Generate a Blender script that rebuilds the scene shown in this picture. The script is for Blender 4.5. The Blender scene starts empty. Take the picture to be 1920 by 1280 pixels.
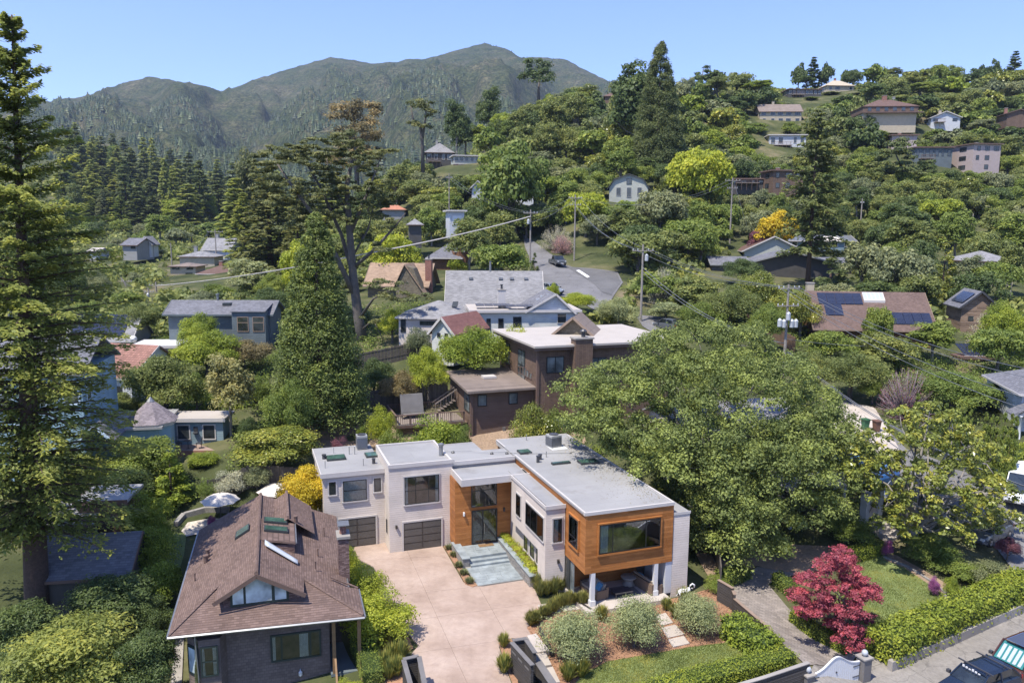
import bpy, bmesh, math, random
import numpy as np
from mathutils import Vector, Matrix
sc = bpy.context.scene
R_ = math.radians
# ------------------------------------------------------------------ camera, sky, sun, exposure
HC = 23.0; FPX = 1450.0; PIT = R_(8.35); ROLL = R_(0.45)
cam_d = bpy.data.cameras.new('camera'); cam = bpy.data.objects.new('camera', cam_d)
sc.collection.objects.link(cam); sc.camera = cam
cam_d.sensor_width = 36; cam_d.lens = FPX / 1920 * 36; cam_d.clip_start = .5; cam_d.clip_end = 20000
cam.matrix_world = Matrix.Translation((0, 0, HC)) @ Matrix.Rotation(R_(90) - PIT, 4, 'X') @ Matrix.Rotation(ROLL, 4, 'Z')
world = bpy.data.worlds.new('World'); sc.world = world; world.use_nodes = True
wn = world.node_tree; bg = wn.nodes['Background']
sky = wn.nodes.new('ShaderNodeTexSky'); sky.sky_type = 'NISHITA'; sky.sun_disc = False
sky.sun_elevation = R_(65); sky.sun_rotation = R_(220); sky.altitude = 0; sky.air_density = 1.0; sky.dust_density = 0.1; sky.ozone_density = 3.5
tn = wn.nodes.new('ShaderNodeMix'); tn.data_type = 'RGBA'; tn.blend_type = 'MULTIPLY'; tn.inputs[0].default_value = 1; tn.inputs[7].default_value = (.75, .75, .99, 1); wn.links.new(sky.outputs[0], tn.inputs[6]); wn.links.new(tn.outputs[2], bg.inputs[0]); bg.inputs[1].default_value = 0.15
sun_d = bpy.data.lights.new('sun', 'SUN'); sun = bpy.data.objects.new('sun', sun_d); sc.collection.objects.link(sun)
sun_d.energy = 4.1; sun_d.angle = R_(.5); sun_d.color = (1, .94, .84)
sun.rotation_euler = Vector((-1.64, -1.68, 4.85)).to_track_quat('Z', 'Y').to_euler()
sc.view_settings.view_transform = 'Standard'; sc.view_settings.look = 'None'; sc.view_settings.gamma = 1
sc.view_settings.use_curve_mapping = False; sc.view_settings.exposure = 0.88
sc.cycles.max_bounces = 5; sc.cycles.diffuse_bounces = 3; sc.cycles.glossy_bounces = 2; sc.cycles.transmission_bounces = 3
sc.cycles.transparent_max_bounces = 6; sc.cycles.volume_bounces = 0; sc.cycles.caustics_reflective = False; sc.cycles.caustics_refractive = False
sc.cycles.use_denoising = True; sc.cycles.sample_clamp_indirect = 6
# ------------------------------------------------------------------ photo pixel -> place in the world
def ray(px, py):
    x = (px - 960) / FPX; y = (py - 640) / FPX
    cr, sr = math.cos(ROLL), math.sin(ROLL); x, y = cr * x + sr * y, -sr * x + cr * y
    c, s = math.cos(PIT), math.sin(PIT)
    return (x, c - y * s, -s - y * c)
def proj(x, y, z):
    z -= HC; c, s = math.cos(PIT), math.sin(PIT); f = y * c - z * s; d = -y * s - z * c
    cr, sr = math.cos(ROLL), math.sin(ROLL); a, b = x / f, d / f
    return 960 + FPX * (cr * a - sr * b), 640 + FPX * (sr * a + cr * b)
def onz(px, py, z=0.):
    r = ray(px, py); t = (z - HC) / r[2]; return (r[0] * t, r[1] * t, z)
def atY(px, py, Y):
    r = ray(px, py); t = Y / r[1]; return (r[0] * t, Y, HC + r[2] * t)
# ------------------------------------------------------------------ ground height
CP = [(x, y, z) for (x, y, z) in [(-40, 20, -1.5), (-20, 25, -1.4), (0, 20, -.6), (0, 30, -.3), (20, 20, -1.4), (40, 20, -1.4), (-50, 40, -1), (-30, 38, -.8), (-14, 40, -.9), (-18, 34, -1.3),
      (-12, 34, -1.2), (-19, 48, -.3), (-12, 50, 0), (-8, 40, -.2), (0, 37, 0), (-4, 45, 0), (4, 52, 0), (8, 38, -.2), (12, 42, -.1), (13.5, 46, -.2), (15.5, 39, -.9), (20, 38, -1), (28, 40, -1), (35, 45, -1), (24, 48, -.3), (27, 52, -.3),
      (19, 51, -.3), (17, 44, -.6), (-2, 60, .3), (4, 62, .6), (-12, 62, 1.), (-20, 55, .5), (-30, 46, -.2), (-38, 60, 1.5), (12, 58, .5), (14, 68, 3.), (4, 70, 3), (8.5, 71, 3), (-2, 70, 3), (20, 73, 3.2), (24, 62, 1.2),(20, 57, .2)]]
for (px, py, Y) in [(1630, 820, 68), (1600, 770, 74), (1905, 925, 61), (1885, 1000, 55.5), (1930, 830, 66), (1775, 850, 64), (1890, 825, 66), (366, 835, 66), (450, 850, 63), (420, 885, 60), (470, 920, 57.5),
      (660, 825, 68), (590, 795, 71), (720, 735, 79), (700, 655, 90), (820, 650, 88), (410, 655, 93), (200, 690, 84), (60, 700, 75), (600, 560, 125), (840, 505, 148), (1000, 640, 90), (1225, 600, 104), (1110, 542, 118), (1030, 540, 119), (1160, 530, 124), (1080, 500, 146), (1045, 494, 146),
      (985, 447, 172), (1200, 520, 130), (1300, 610, 103), (1450, 660, 92), (1483, 730, 84), (1600, 645, 97), (1720, 650, 95), (1800, 625, 103), (1830, 690, 90), (1700, 760, 76), (1350, 512, 138), (1450, 490, 152), (1560, 480, 165), (1900, 520, 140), (1700, 520, 135),
      (1300, 430, 180), (1500, 400, 200), (1800, 420, 190), (1600, 330, 235), (1900, 330, 235), (1270, 375, 190), (1140, 377, 186), (1500, 270, 265), (1660, 240, 255), (1850, 240, 285), (1450, 182, 335), (1575, 170, 360), (1700, 155, 375), (1900, 165, 370), (1350, 165, 340), (1250, 200, 320),
      (1150, 185, 325), (1000, 240, 290), (1100, 300, 240), (880, 300, 255), (830, 312, 235), (790, 330, 230), (730, 392, 215), (850, 420, 190), (700, 440, 190), (380, 500, 200), (250, 475, 230), (300, 560, 140), (150, 560, 140), (500, 460, 230), (150, 445, 330), (50, 450, 330), (60, 300, 560), (220, 300, 620), (350, 365, 600), (500, 420, 480),
      (600, 425, 420), (650, 440, 300), (-100, 500, 200), (-200, 700, 70), (2000, 500, 170), (2050, 300, 260), (2100, 700, 80), (2300, 200, 330)]:
    CP.append(atY(px, py, Y))
for a in (-.9, -.45, -.25, -.1): CP.append((a * 900, 900, 40))
for a in (.0, .2, .5, .9): CP.append((a * 650, 650, 60))
CP = np.array(CP)
def _q(x, y): return np.stack([x / (12 + y) * 3.2, np.log(np.maximum(y, 1) + 4) * 1.6], -1)
_c = _q(CP[:, 0], CP[:, 1]); _D = np.linalg.norm(_c[:, None] - _c[None], axis=2); _n = len(CP)
_A = np.zeros((_n + 3, _n + 3)); _A[:_n, :_n] = _D - 1e-3 * np.eye(_n); _A[:_n, _n] = 1; _A[:_n, _n + 1:] = _c; _A[_n, :_n] = 1; _A[_n + 1:, :_n] = _c.T
_w = np.linalg.solve(_A, np.concatenate([CP[:, 2] * 20 / (20 + CP[:, 1]), np.zeros(3)]))
def hashn(ix, iy):
    h = np.sin(ix * 127.1 + iy * 311.7) * 43758.5453; return h - np.floor(h)
def vnoise(x, y):
    ix, iy = np.floor(x), np.floor(y); fx, fy = x - ix, y - iy; fx = fx * fx * (3 - 2 * fx); fy = fy * fy * (3 - 2 * fy)
    return (hashn(ix, iy) * (1 - fx) + hashn(ix + 1, iy) * fx) * (1 - fy) + (hashn(ix, iy + 1) * (1 - fx) + hashn(ix + 1, iy + 1) * fx) * fy
def fbm(x, y, o=5):
    s = 0; a = .5
    for i in range(o): s = s + a * vnoise(x, y); x = x * 2.03 + 17; y = y * 2.03 + 5; a *= .5
    return s
SK = np.array([(-400, 250), (0, 205), (130, 186), (230, 164), (290, 154), (330, 157), (420, 171), (480, 150), (560, 124), (620, 107), (660, 111), (700, 120), (740, 118), (765, 109), (800, 112), (850, 96), (905, 81), (945, 90), (975, 108), (1020, 107), (1060, 110), (1100, 132), (1150, 157), (1220, 192), (1300, 215), (1600, 260), (2300, 300)], float)
_sa = []; _se = []
for a, b in SK:
    r = ray(a, b); _sa.append(r[0] / r[1]); _se.append(r[2] / r[1])
def mount(x, y):
    a = x / y; e = np.interp(a, _sa, _se); yr = 2500 + 350 * (vnoise(a * 5 + 3, a * 0) - .5)
    Hr = 23 + yr * e; s = np.clip((y - 800) / (yr - 800), 0, 1)
    back = np.clip((y - yr) / 1200, 0, 1)
    w = a * 22 + .9 * fbm(a * 9 + 3, np.log(y) * 4) * 2
    rid = 1 - np.abs(2 * fbm(w * .5, np.log(y) * 2.2 + 7, 4) - 1) * 1.6
    nz = (rid - .5) * 190 * s * (1 - s) * 2.4 + (fbm(x / 90, y / 90) - .5) * 34 * np.clip(s * 4, 0, 1) * np.clip((1 - s) * 5 + .12, 0, 1)
    return 42 + (Hr - 42) * s ** 1.05 + nz - back * 300 + (fbm(a * 260, a * 0 + .5, 3) - .45) * 9 * s ** 4
def gz(x, y):
    x = np.atleast_1d(np.asarray(x, float)); y = np.atleast_1d(np.asarray(y, float)); out = np.empty(x.shape)
    fx, fy, fo = x.ravel(), y.ravel(), out.ravel()
    for i in range(0, len(fx), 20000):
        q = _q(fx[i:i + 20000], fy[i:i + 20000]); d = np.linalg.norm(q[:, None] - _c[None], axis=2)
        v = (d @ _w[:_n] + _w[_n] + q @ _w[_n + 1:]) * (20 + fy[i:i + 20000]) / 20
        X, Y = fx[i:i + 20000], fy[i:i + 20000]
        far = np.clip((Y - 650) / 400, 0, 1); far = far * far * (3 - 2 * far)
        if far.max() > 0: v = v * (1 - far) + np.where(far > 0, mount(X, np.maximum(Y, 640)), 0) * far
        # the level lot of the white and cedar house
        dx = np.maximum(np.maximum(-9 - X - .34 * (Y - 50), X - 13.2 + .34 * (Y - 46)), 0); dy = np.maximum(np.maximum(35 - Y, Y - 61), 0)
        k = np.clip(1 - np.hypot(dx, dy) / 3.5, 0, 1); k = k * k * (3 - 2 * k)
        fo[i:i + 20000] = v * (1 - k)
    return fo.reshape(x.shape)
gz_exact = gz; _ta = np.linspace(-1.15, 1.15, 470); _tl = np.linspace(math.log(12), math.log(3900), 520); _TA, _TY = np.meshgrid(_ta, np.exp(_tl)); TZ = gz_exact(_TA * _TY, _TY)
def gz(x, y):
    x = np.atleast_1d(np.asarray(x, float)); y = np.maximum(np.atleast_1d(np.asarray(y, float)), 12.01); u = np.clip((x / y + 1.15) / 2.3 * 469, 0, 468.999); v = np.clip((np.log(y) - _tl[0]) / (_tl[-1] - _tl[0]) * 519, 0, 518.999)
    i, j = u.astype(int), v.astype(int); f, g = u - i, v - j
    return (TZ[j, i] * (1 - f) + TZ[j, i + 1] * f) * (1 - g) + (TZ[j + 1, i] * (1 - f) + TZ[j + 1, i + 1] * f) * g
def g1(x, y): return float(gz(x, y)[0])
def G(px, py, off=0.):
    r = np.array(ray(px, py)); t = 22 * 1.012 ** np.arange(440); X, Y, Z = r[0] * t, r[1] * t, HC + r[2] * t
    below = np.nonzero(Z < gz(X, Y) + off)[0]
    if len(below) == 0: return (float(X[-1]), float(Y[-1]), float(Z[-1]))
    i = below[0]; a, b = t[max(i - 1, 0)], t[i]
    for _ in range(14):
        m = (a + b) / 2; p = r * m
        if HC + p[2] < g1(p[0], p[1]) + off: b = m
        else: a = m
    return (float(r[0] * b), float(r[1] * b), float(HC + r[2] * b))
# ------------------------------------------------------------------ materials
MATS = {}
def nmat(name):
    m = bpy.data.materials.new(name); m.use_nodes = True; MATS[name] = m; nt = m.node_tree; return m, nt, nt.nodes['Principled BSDF']
def N(nt, t, **k):
    n = nt.nodes.new('ShaderNode' + t)
    for a, b in k.items():
        if a.startswith('i_'): n.inputs[a[2:].replace('_', ' ')].default_value = b
        else: setattr(n, a, b)
    return n
def c4(c): return (c[0], c[1], c[2], 1)
def sc3(c, f): return tuple(min(1, v * f) for v in c)
def surfuv(nt):
    g = N(nt, 'NewGeometry'); cr = N(nt, 'VectorMath', operation='CROSS_PRODUCT'); cr.inputs[1].default_value = (0, 0, 1)
    nt.links.new(g.outputs['True Normal'], cr.inputs[0]); nn = N(nt, 'VectorMath', operation='NORMALIZE'); nt.links.new(cr.outputs[0], nn.inputs[0])
    dt = N(nt, 'VectorMath', operation='DOT_PRODUCT'); nt.links.new(g.outputs['Position'], dt.inputs[0]); nt.links.new(nn.outputs[0], dt.inputs[1])
    sp = N(nt, 'SeparateXYZ'); nt.links.new(g.outputs['Position'], sp.inputs[0]); cb = N(nt, 'CombineXYZ')
    nt.links.new(dt.outputs['Value'], cb.inputs[0]); nt.links.new(sp.outputs[2], cb.inputs[1]); return cb.outputs[0], g
def noise(nt, scale, vec=None, detail=3, rough=.55):
    n = N(nt, 'TexNoise'); n.inputs['Scale'].default_value = scale; n.inputs['Detail'].default_value = detail; n.inputs['Roughness'].default_value = rough
    if vec is None: vec = N(nt, 'NewGeometry').outputs['Position']
    nt.links.new(vec, n.inputs['Vector']); return n.outputs['Fac']
def ramp(nt, fac, stops):
    r = N(nt, 'ValToRGB'); e = r.color_ramp.elements
    while len(e) < len(stops): e.new(.5)
    for i, (p, c) in enumerate(stops): e[i].position = p; e[i].color = c4(c)
    nt.links.new(fac, r.inputs[0]); return r.outputs[0]
def mix(nt, f, a, b, t='MIX'):
    m = N(nt, 'Mix', data_type='RGBA', blend_type=t)
    for s, v in ((m.inputs[0], f), (m.inputs[6], a), (m.inputs[7], b)):
        if hasattr(v, 'is_output'): nt.links.new(v, s)
        elif isinstance(v, (int, float)): s.default_value = v
        else: s.default_value = c4(v)
    return m.outputs[2]
def bump(nt, p, h, dist=.02, st=1.):
    b = N(nt, 'Bump'); b.inputs['Distance'].default_value = dist; b.inputs['Strength'].default_value = st
    nt.links.new(h, b.inputs['Height']); nt.links.new(b.outputs[0], p.inputs['Normal'])
def plain(name, c, rough=.6, var=.12, scale=1.3, metal=0., spec=.5, fine=None):
    m, nt, p = nmat(name)
    f = noise(nt, scale, detail=5); col = ramp(nt, f, [(.3, sc3(c, 1 - var)), (.7, sc3(c, 1 + var))])
    if fine: col = mix(nt, .5, col, ramp(nt, noise(nt, fine, detail=4), [(.35, sc3(c, .62)), (.65, sc3(c, 1.35))]))
    nt.links.new(col, p.inputs['Base Color']); p.inputs['Roughness'].default_value = rough; p.inputs['Metallic'].default_value = metal
    p.inputs['Specular IOR Level'].default_value = spec
    if fine: bump(nt, p, noise(nt, fine, detail=4), .02, .6)
    return m
def courses(name, c, row=.14, width=.3, var=.25, mort=.012, rough=.75, off=.5, c2=None, bumpd=.012, grain=0, streak=None, mcol=None):
    m, nt, p = nmat(name); uv, g = surfuv(nt)
    b = N(nt, 'TexBrick', offset=off); b.inputs['Scale'].default_value = 1; b.inputs['Brick Width'].default_value = width; b.inputs['Row Height'].default_value = row
    b.inputs['Mortar Size'].default_value = mort; b.inputs['Mortar Smooth'].default_value = .3; b.inputs['Bias'].default_value = 0
    b.inputs['Color1'].default_value = c4(sc3(c, 1 - var)); b.inputs['Color2'].default_value = c4(c2 or sc3(c, 1 + var)); b.inputs['Mortar'].default_value = c4(mcol or sc3(c, .55))
    nt.links.new(uv, b.inputs['Vector']); col = b.outputs['Color']
    col = mix(nt, .35, col, ramp(nt, noise(nt, .7, detail=6), [(.35, sc3(c, .7)), (.65, sc3(c, 1.3))]))
    if grain:
        mp = N(nt, 'Mapping'); mp.inputs['Scale'].default_value = (1.2, grain, 1); nt.links.new(uv, mp.inputs[0])
        col = mix(nt, .6, col, ramp(nt, noise(nt, 1.5, mp.outputs[0], 5, .7), [(.3, (.45, .45, .45)), (.7, (1.25, 1.2, 1.15))]), 'MULTIPLY')
    nt.links.new(col, p.inputs['Base Color']); p.inputs['Roughness'].default_value = rough
    p.inputs['Specular IOR Level'].default_value = .3
    # courses overlap like lapped boards or shingles: saw-tooth relief
    sp = N(nt, 'SeparateXYZ'); nt.links.new(uv, sp.inputs[0]); d = N(nt, 'Math', operation='DIVIDE'); d.inputs[1].default_value = row; nt.links.new(sp.outputs[1], d.inputs[0])
    fr = N(nt, 'Math', operation='FRACT'); nt.links.new(d.outputs[0], fr.inputs[0]); iv = N(nt, 'Math', operation='SUBTRACT'); iv.inputs[0].default_value = 1; nt.links.new(fr.outputs[0], iv.inputs[1])
    bump(nt, p, iv.outputs[0], bumpd, 1.); return m
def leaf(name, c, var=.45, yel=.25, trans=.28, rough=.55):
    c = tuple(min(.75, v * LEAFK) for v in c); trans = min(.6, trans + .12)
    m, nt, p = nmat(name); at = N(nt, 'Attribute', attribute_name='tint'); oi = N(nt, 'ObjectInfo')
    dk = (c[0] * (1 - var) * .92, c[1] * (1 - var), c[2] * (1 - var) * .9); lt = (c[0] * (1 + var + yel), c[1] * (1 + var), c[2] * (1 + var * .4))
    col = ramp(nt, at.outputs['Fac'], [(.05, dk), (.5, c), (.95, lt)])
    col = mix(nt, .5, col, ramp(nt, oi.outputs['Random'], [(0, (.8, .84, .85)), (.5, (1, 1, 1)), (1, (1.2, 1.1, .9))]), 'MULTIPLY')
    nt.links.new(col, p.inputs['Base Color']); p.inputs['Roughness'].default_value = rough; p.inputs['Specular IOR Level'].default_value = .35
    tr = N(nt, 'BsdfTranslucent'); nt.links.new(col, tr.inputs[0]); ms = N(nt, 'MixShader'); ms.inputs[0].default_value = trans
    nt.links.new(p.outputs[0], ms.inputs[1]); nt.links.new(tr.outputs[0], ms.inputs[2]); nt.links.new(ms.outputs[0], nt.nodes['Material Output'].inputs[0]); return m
def glassm(name, c, rough=.04):
    m, nt, p = nmat(name); p.inputs['Base Color'].default_value = c4(c); p.inputs['Roughness'].default_value = rough; p.inputs['Specular IOR Level'].default_value = .9
    f = noise(nt, .8, detail=3); nt.links.new(ramp(nt, f, [(.35, sc3(c, .5)), (.7, sc3(c, 1.9))]), p.inputs['Base Color']); return m
M_ = MATS; LEAFK = 2.75
courses('white_siding', (.53, .468, .415), .155, 3.6, .03, .006, .6, bumpd=.018, mcol=(.38, .355, .34))
courses('cedar_boards', (.40, .155, .042), .16, 2.4, .32, .004, .5, c2=(.50, .215, .07), bumpd=.006, grain=14, mcol=(.16, .06, .02))
courses('brown_boards', (.165, .112, .082), 3.0, .2, .12, .012, .75, off=0, bumpd=.0, grain=3)
courses('brown_lap', (.16, .108, .08), .2, 3, .12, .008, .75, bumpd=.012)
courses('grey_shingle_wall', (.15, .118, .102), .16, .22, .25, .012, .8, bumpd=.018)
courses('brown_shingle_wall', (.17, .085, .045), .2, .22, .35, .012, .8, bumpd=.018)
courses('tan_shingle_wall', (.16, .135, .095), .2, .25, .3, .012, .8)
courses('brown_shingle_roof', (.15, .10, .082), .062, .27, .34, .009, .85, c2=(.20, .138, .115), bumpd=.02)
courses('grey_shingle_roof', (.23, .225, .225), .09, .4, .3, .008, .85, bumpd=.02)
courses('slate_shingle_roof', (.15, .15, .165), .09, .3, .3, .008, .85, bumpd=.02)
courses('dark_shingle_roof', (.085, .085, .09), .12, .4, .3, .008, .85)
courses('tan_shingle_roof', (.30, .21, .145), .1, .4, .25, .008, .85)
courses('red_shingle_roof', (.20, .095, .08), .12, .4, .2, .008, .85)
courses('terracotta_tile', (.27, .14, .105), .18, .3, .3, .03, .8, off=0, bumpd=.05)
courses('violet_shingle_roof', (.21, .18, .19), .1, .25, .35, .008, .85)
courses('blue_lap', (.20, .27, .30), .2, 3, .04, .008, .6, bumpd=.015)
courses('blue_wall', (.27, .40, .47), .2, 3, .04, .008, .6, bumpd=.015)
courses('pale_lap', (.55, .55, .50), .2, 3, .04, .008, .6, bumpd=.015)
courses('slate_lap', (.12, .145, .155), .22, 3, .06, .01, .65, bumpd=.02)
courses('greygreen_lap', (.34, .34, .28), .22, 3, .05, .008, .65, bumpd=.015)
courses('grey_lap', (.48, .51, .53), .2, 3, .04, .008, .6, bumpd=.015)
courses('weathered_boards', (.22, .155, .11), .24, 2.2, .4, .015, .85, bumpd=.02, grain=10)
courses('fence_boards', (.12, .105, .09), 4., .16, .25, .012, .85, off=0, bumpd=0, grain=2)
courses('dark_slats', (.06, .054, .05), .1, 2.4, .2, .02, .6, bumpd=.02)
courses('red_brick', (.26, .11, .08), .075, .22, .35, .012, .85, mcol=(.3, .26, .22))
courses('dark_brick', (.13, .075, .065), .075, .22, .55, .012, .85, c2=(.28, .2, .18), mcol=(.09, .07, .07))
courses('roof_board_tan', (.20, .16, .135), .5, 3, .08, .01, .85)
courses('solar_cells', (.018, .024, .05), .16, .16, .15, .012, .15, off=0, bumpd=0, mcol=(.08, .09, .12))
plain('white_trim', (.52, .485, .45), .5, .04); plain('white_wall', (.52, .53, .54), .6, .05); plain('cream_wall', (.60, .56, .46), .65, .08)
plain('off_white_roof', (.43, .385, .335), .6, .06, .6); plain('blue_white_trim', (.55, .66, .74), .5, .05); plain('gravel_roof', (.40, .33, .25), .9, .12, 3)
plain('black_frame', (.02, .021, .023), .4, .1); plain('dark_frame', (.035, .04, .04), .5, .1); plain('green_frame', (.022, .036, .034), .5, .1)
plain('garage_panel', (.095, .088, .08), .25, .18, .9); plain('bronze', (.05, .042, .036), .4, .15); plain('bluestone', (.25, .28, .285), .7, .28, 1.3)
plain('pink_concrete_plain', (.34, .255, .205), .8, .14, .35); plain('concrete', (.30, .275, .245), .85, .16, .5); plain('pale_concrete', (.42, .37, .32), .85, .12, .8)
plain('road_paint', (.7, .7, .68), .7, .15, 2)
plain('galvanised', (.27, .275, .28), .4, .12, 2, metal=.6); plain('ac_grey', (.32, .32, .31), .5, .1); plain('ac_green', (.18, .25, .21), .5, .1); plain('dark_metal', (.05, .05, .055), .4, .2)
plain('weathered_wood', (.24, .195, .16), .85, .2, 2, fine=14); plain('brown_trim', (.14, .09, .07), .7, .1); plain('tan_trim', (.26, .19, .14), .7, .1); plain('pole_wood', (.27, .24, .21), .85, .25, 3, fine=12)
plain('gate_grey', (.15, .14, .132), .7, .15); plain('porch_post', (.22, .13, .06), .7, .2, 4); plain('canvas', (.55, .50, .44), .8, .05); plain('white_paint', (.66, .66, .65), .4, .04)
plain('bark_red', (.085, .055, .042), .95, .3, 2.5, fine=9); plain('bark_grey', (.115, .10, .085), .95, .3, 2.5, fine=9); plain('bark_pale', (.22, .20, .17), .9, .25, 3, fine=9); plain('twig_violet', (.20, .155, .165), .9, .3, 3)
plain('mulch', (.30, .165, .095), .95, .3, 3, fine=16); plain('lawn', (.15, .185, .06), .95, .35, .9, fine=11); plain('dirt', (.27, .19, .125), .95, .25, 1, fine=6); plain('flagstone', (.50, .44, .36), .85, .2, 2.2, fine=5)
plain('stone_grey', (.25, .235, .215), .9, .35, 5, fine=14); plain('rattan', (.17, .12, .085), .8, .3, 25); plain('cushion', (.36, .31, .25), .9, .06); plain('cushion_blue', (.10, .27, .42), .9, .2, 9)
plain('paint_white_car', (.78, .79, .80), .18, .02, 1); plain('paint_navy', (.012, .02, .038), .15, .1); plain('paint_brown', (.075, .033, .026), .22, .1); plain('paint_silver', (.34, .36, .38), .2, .05, metal=.4); plain('paint_blue', (.05, .15, .38), .2, .05)
plain('paint_grey', (.11, .12, .13), .2, .05, metal=.3); plain('rubber', (.02, .02, .02), .8, .1); plain('chrome', (.6, .6, .6), .2, .05, metal=1); plain('bin_green', (.045, .15, .07), .5, .05); plain('bin_brown', (.16, .085, .06), .5, .05)
plain('teal_shade', (.015, .16, .15), .4, .1); plain('foil', (.65, .68, .68), .25, .2, 20, metal=.5); plain('red_lens', (.35, .01, .015), .3, .05); plain('lamp_glass', (.6, .6, .58), .1, .1); plain('tarp_blue', (.06, .22, .55), .5, .3, 2)
plain('curtain', (.62, .68, .66), .8, .18, 7); plain('interior', (.10, .085, .07), .9, .6, 1.8); plain('flower_pink', (.52, .10, .38), .8, .3, 9); plain('flower_red', (.5, .06, .05), .8, .3, 9); plain('ins_white', (.42, .44, .46), .3, .1)
plain('orange_roof', (.38, .155, .09), .7, .1); plain('brown_roof', (.115, .066, .05), .8, .15); plain('pinkish_wall', (.42, .34, .31), .7, .05); plain('grey_wall', (.27, .27, .26), .7, .08); plain('beige_wall', (.42, .36, .26), .7, .08); plain('dark_wall', (.07, .065, .06), .7, .15)
plain('green_white_wall', (.38, .39, .34), .7, .08); plain('skylight_green', (.05, .10, .08), .08, .5, 1.2, spec=.9); plain('dome_white', (.42, .45, .48), .15, .06); plain('copper_sign', (.75, .78, .82), .6, .05)
glassm('glass', (.035, .04, .042)); glassm('glass_pale', (.13, .15, .15), .08); glassm('blind_glass', (.42, .5, .55), .12); glassm('car_glass', (.02, .026, .03), .03)
mt, nt, p = nmat('clear_glass'); gl = N(nt, 'BsdfGlossy'); gl.inputs['Roughness'].default_value = .02; tp = N(nt, 'BsdfTransparent'); tp.inputs[0].default_value = (.93, .95, .95, 1)
fr = N(nt, 'Fresnel'); fr.inputs[0].default_value = 1.7; ms = N(nt, 'MixShader'); nt.links.new(fr.outputs[0], ms.inputs[0]); nt.links.new(tp.outputs[0], ms.inputs[1]); nt.links.new(gl.outputs[0], ms.inputs[2]); nt.links.new(ms.outputs[0], nt.nodes['Material Output'].inputs[0])
leaf('leaf_oak', (.08, .094, .028)); leaf('leaf_liveoak', (.074, .092, .028), .5, .1, .25, .6); leaf('leaf_mid', (.075, .098, .021)); leaf('leaf_dark', (.043, .06, .019), .4, .15); leaf('leaf_bright', (.095, .12, .016)); leaf('leaf_lime', (.145, .165, .02), .35, .2, .35); leaf('leaf_gold', (.235, .185, .016), .3, .15, .3)
leaf('leaf_olive', (.125, .137, .065), .35, .1); leaf('leaf_grey', (.09, .10, .05), .4, .15); leaf('leaf_red', (.15, .034, .045), .45, .2, .25); leaf('leaf_purple', (.085, .035, .045), .4, .2); leaf('leaf_redwood', (.115, .13, .034), .5, .25, .4)
leaf('leaf_conifer', (.055, .068, .024), .4, .2); leaf('leaf_seq', (.056, .076, .022), .55, .22); leaf('leaf_cypress', (.064, .071, .027), .45, .2); leaf('leaf_brown', (.105, .085, .04), .4, .2); leaf('leaf_magnolia', (.088, .10, .02), .55, .38, .15, .3)
leaf('leaf_hedge', (.12, .14, .018), .4, .3); leaf('leaf_white', (.20, .195, .14), .35, .1); leaf('leaf_pink', (.20, .12, .115), .35, .1); leaf('leaf_lavender', (.1, .115, .065), .4, .1); leaf('leaf_ivy', (.12, .118, .05), .45, .2)
leaf('petal', (.15, .05, .12), .3, .1); leaf('petal_white', (.25, .68, .6), .2, .05); leaf('leaf_reed', (.10, .105, .035), .45, .2); leaf('needle_far', (.030, .042, .020), .45, .2, .1); leaf('grass_blade', (.105, .12, .035), .4, .4)
def xybrick(name, c, w, r, ang, var=.3, mort=.01):
    m, nt, p = nmat(name); g = N(nt, 'NewGeometry'); mp = N(nt, 'Mapping'); mp.inputs['Rotation'].default_value = (0, 0, R_(ang)); nt.links.new(g.outputs['Position'], mp.inputs[0]); b = N(nt, 'TexBrick', offset=.5); b.inputs['Scale'].default_value = 1; b.inputs['Brick Width'].default_value = w; b.inputs['Row Height'].default_value = r; b.inputs['Mortar Size'].default_value = mort
    b.inputs['Color1'].default_value = c4(sc3(c, 1 - var)); b.inputs['Color2'].default_value = c4(sc3(c, 1 + var)); b.inputs['Mortar'].default_value = c4(sc3(c, .45)); nt.links.new(mp.outputs[0], b.inputs['Vector']); col = mix(nt, .35, b.outputs['Color'], ramp(nt, noise(nt, .8, detail=6), [(.35, sc3(c, .7)), (.65, sc3(c, 1.3))])); nt.links.new(col, p.inputs['Base Color']); p.inputs['Roughness'].default_value = .9
    iv = N(nt, 'Math', operation='SUBTRACT'); iv.inputs[0].default_value = 1; nt.links.new(b.outputs['Fac'], iv.inputs[1]); bump(nt, p, iv.outputs[0], .01, .8)
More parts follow.
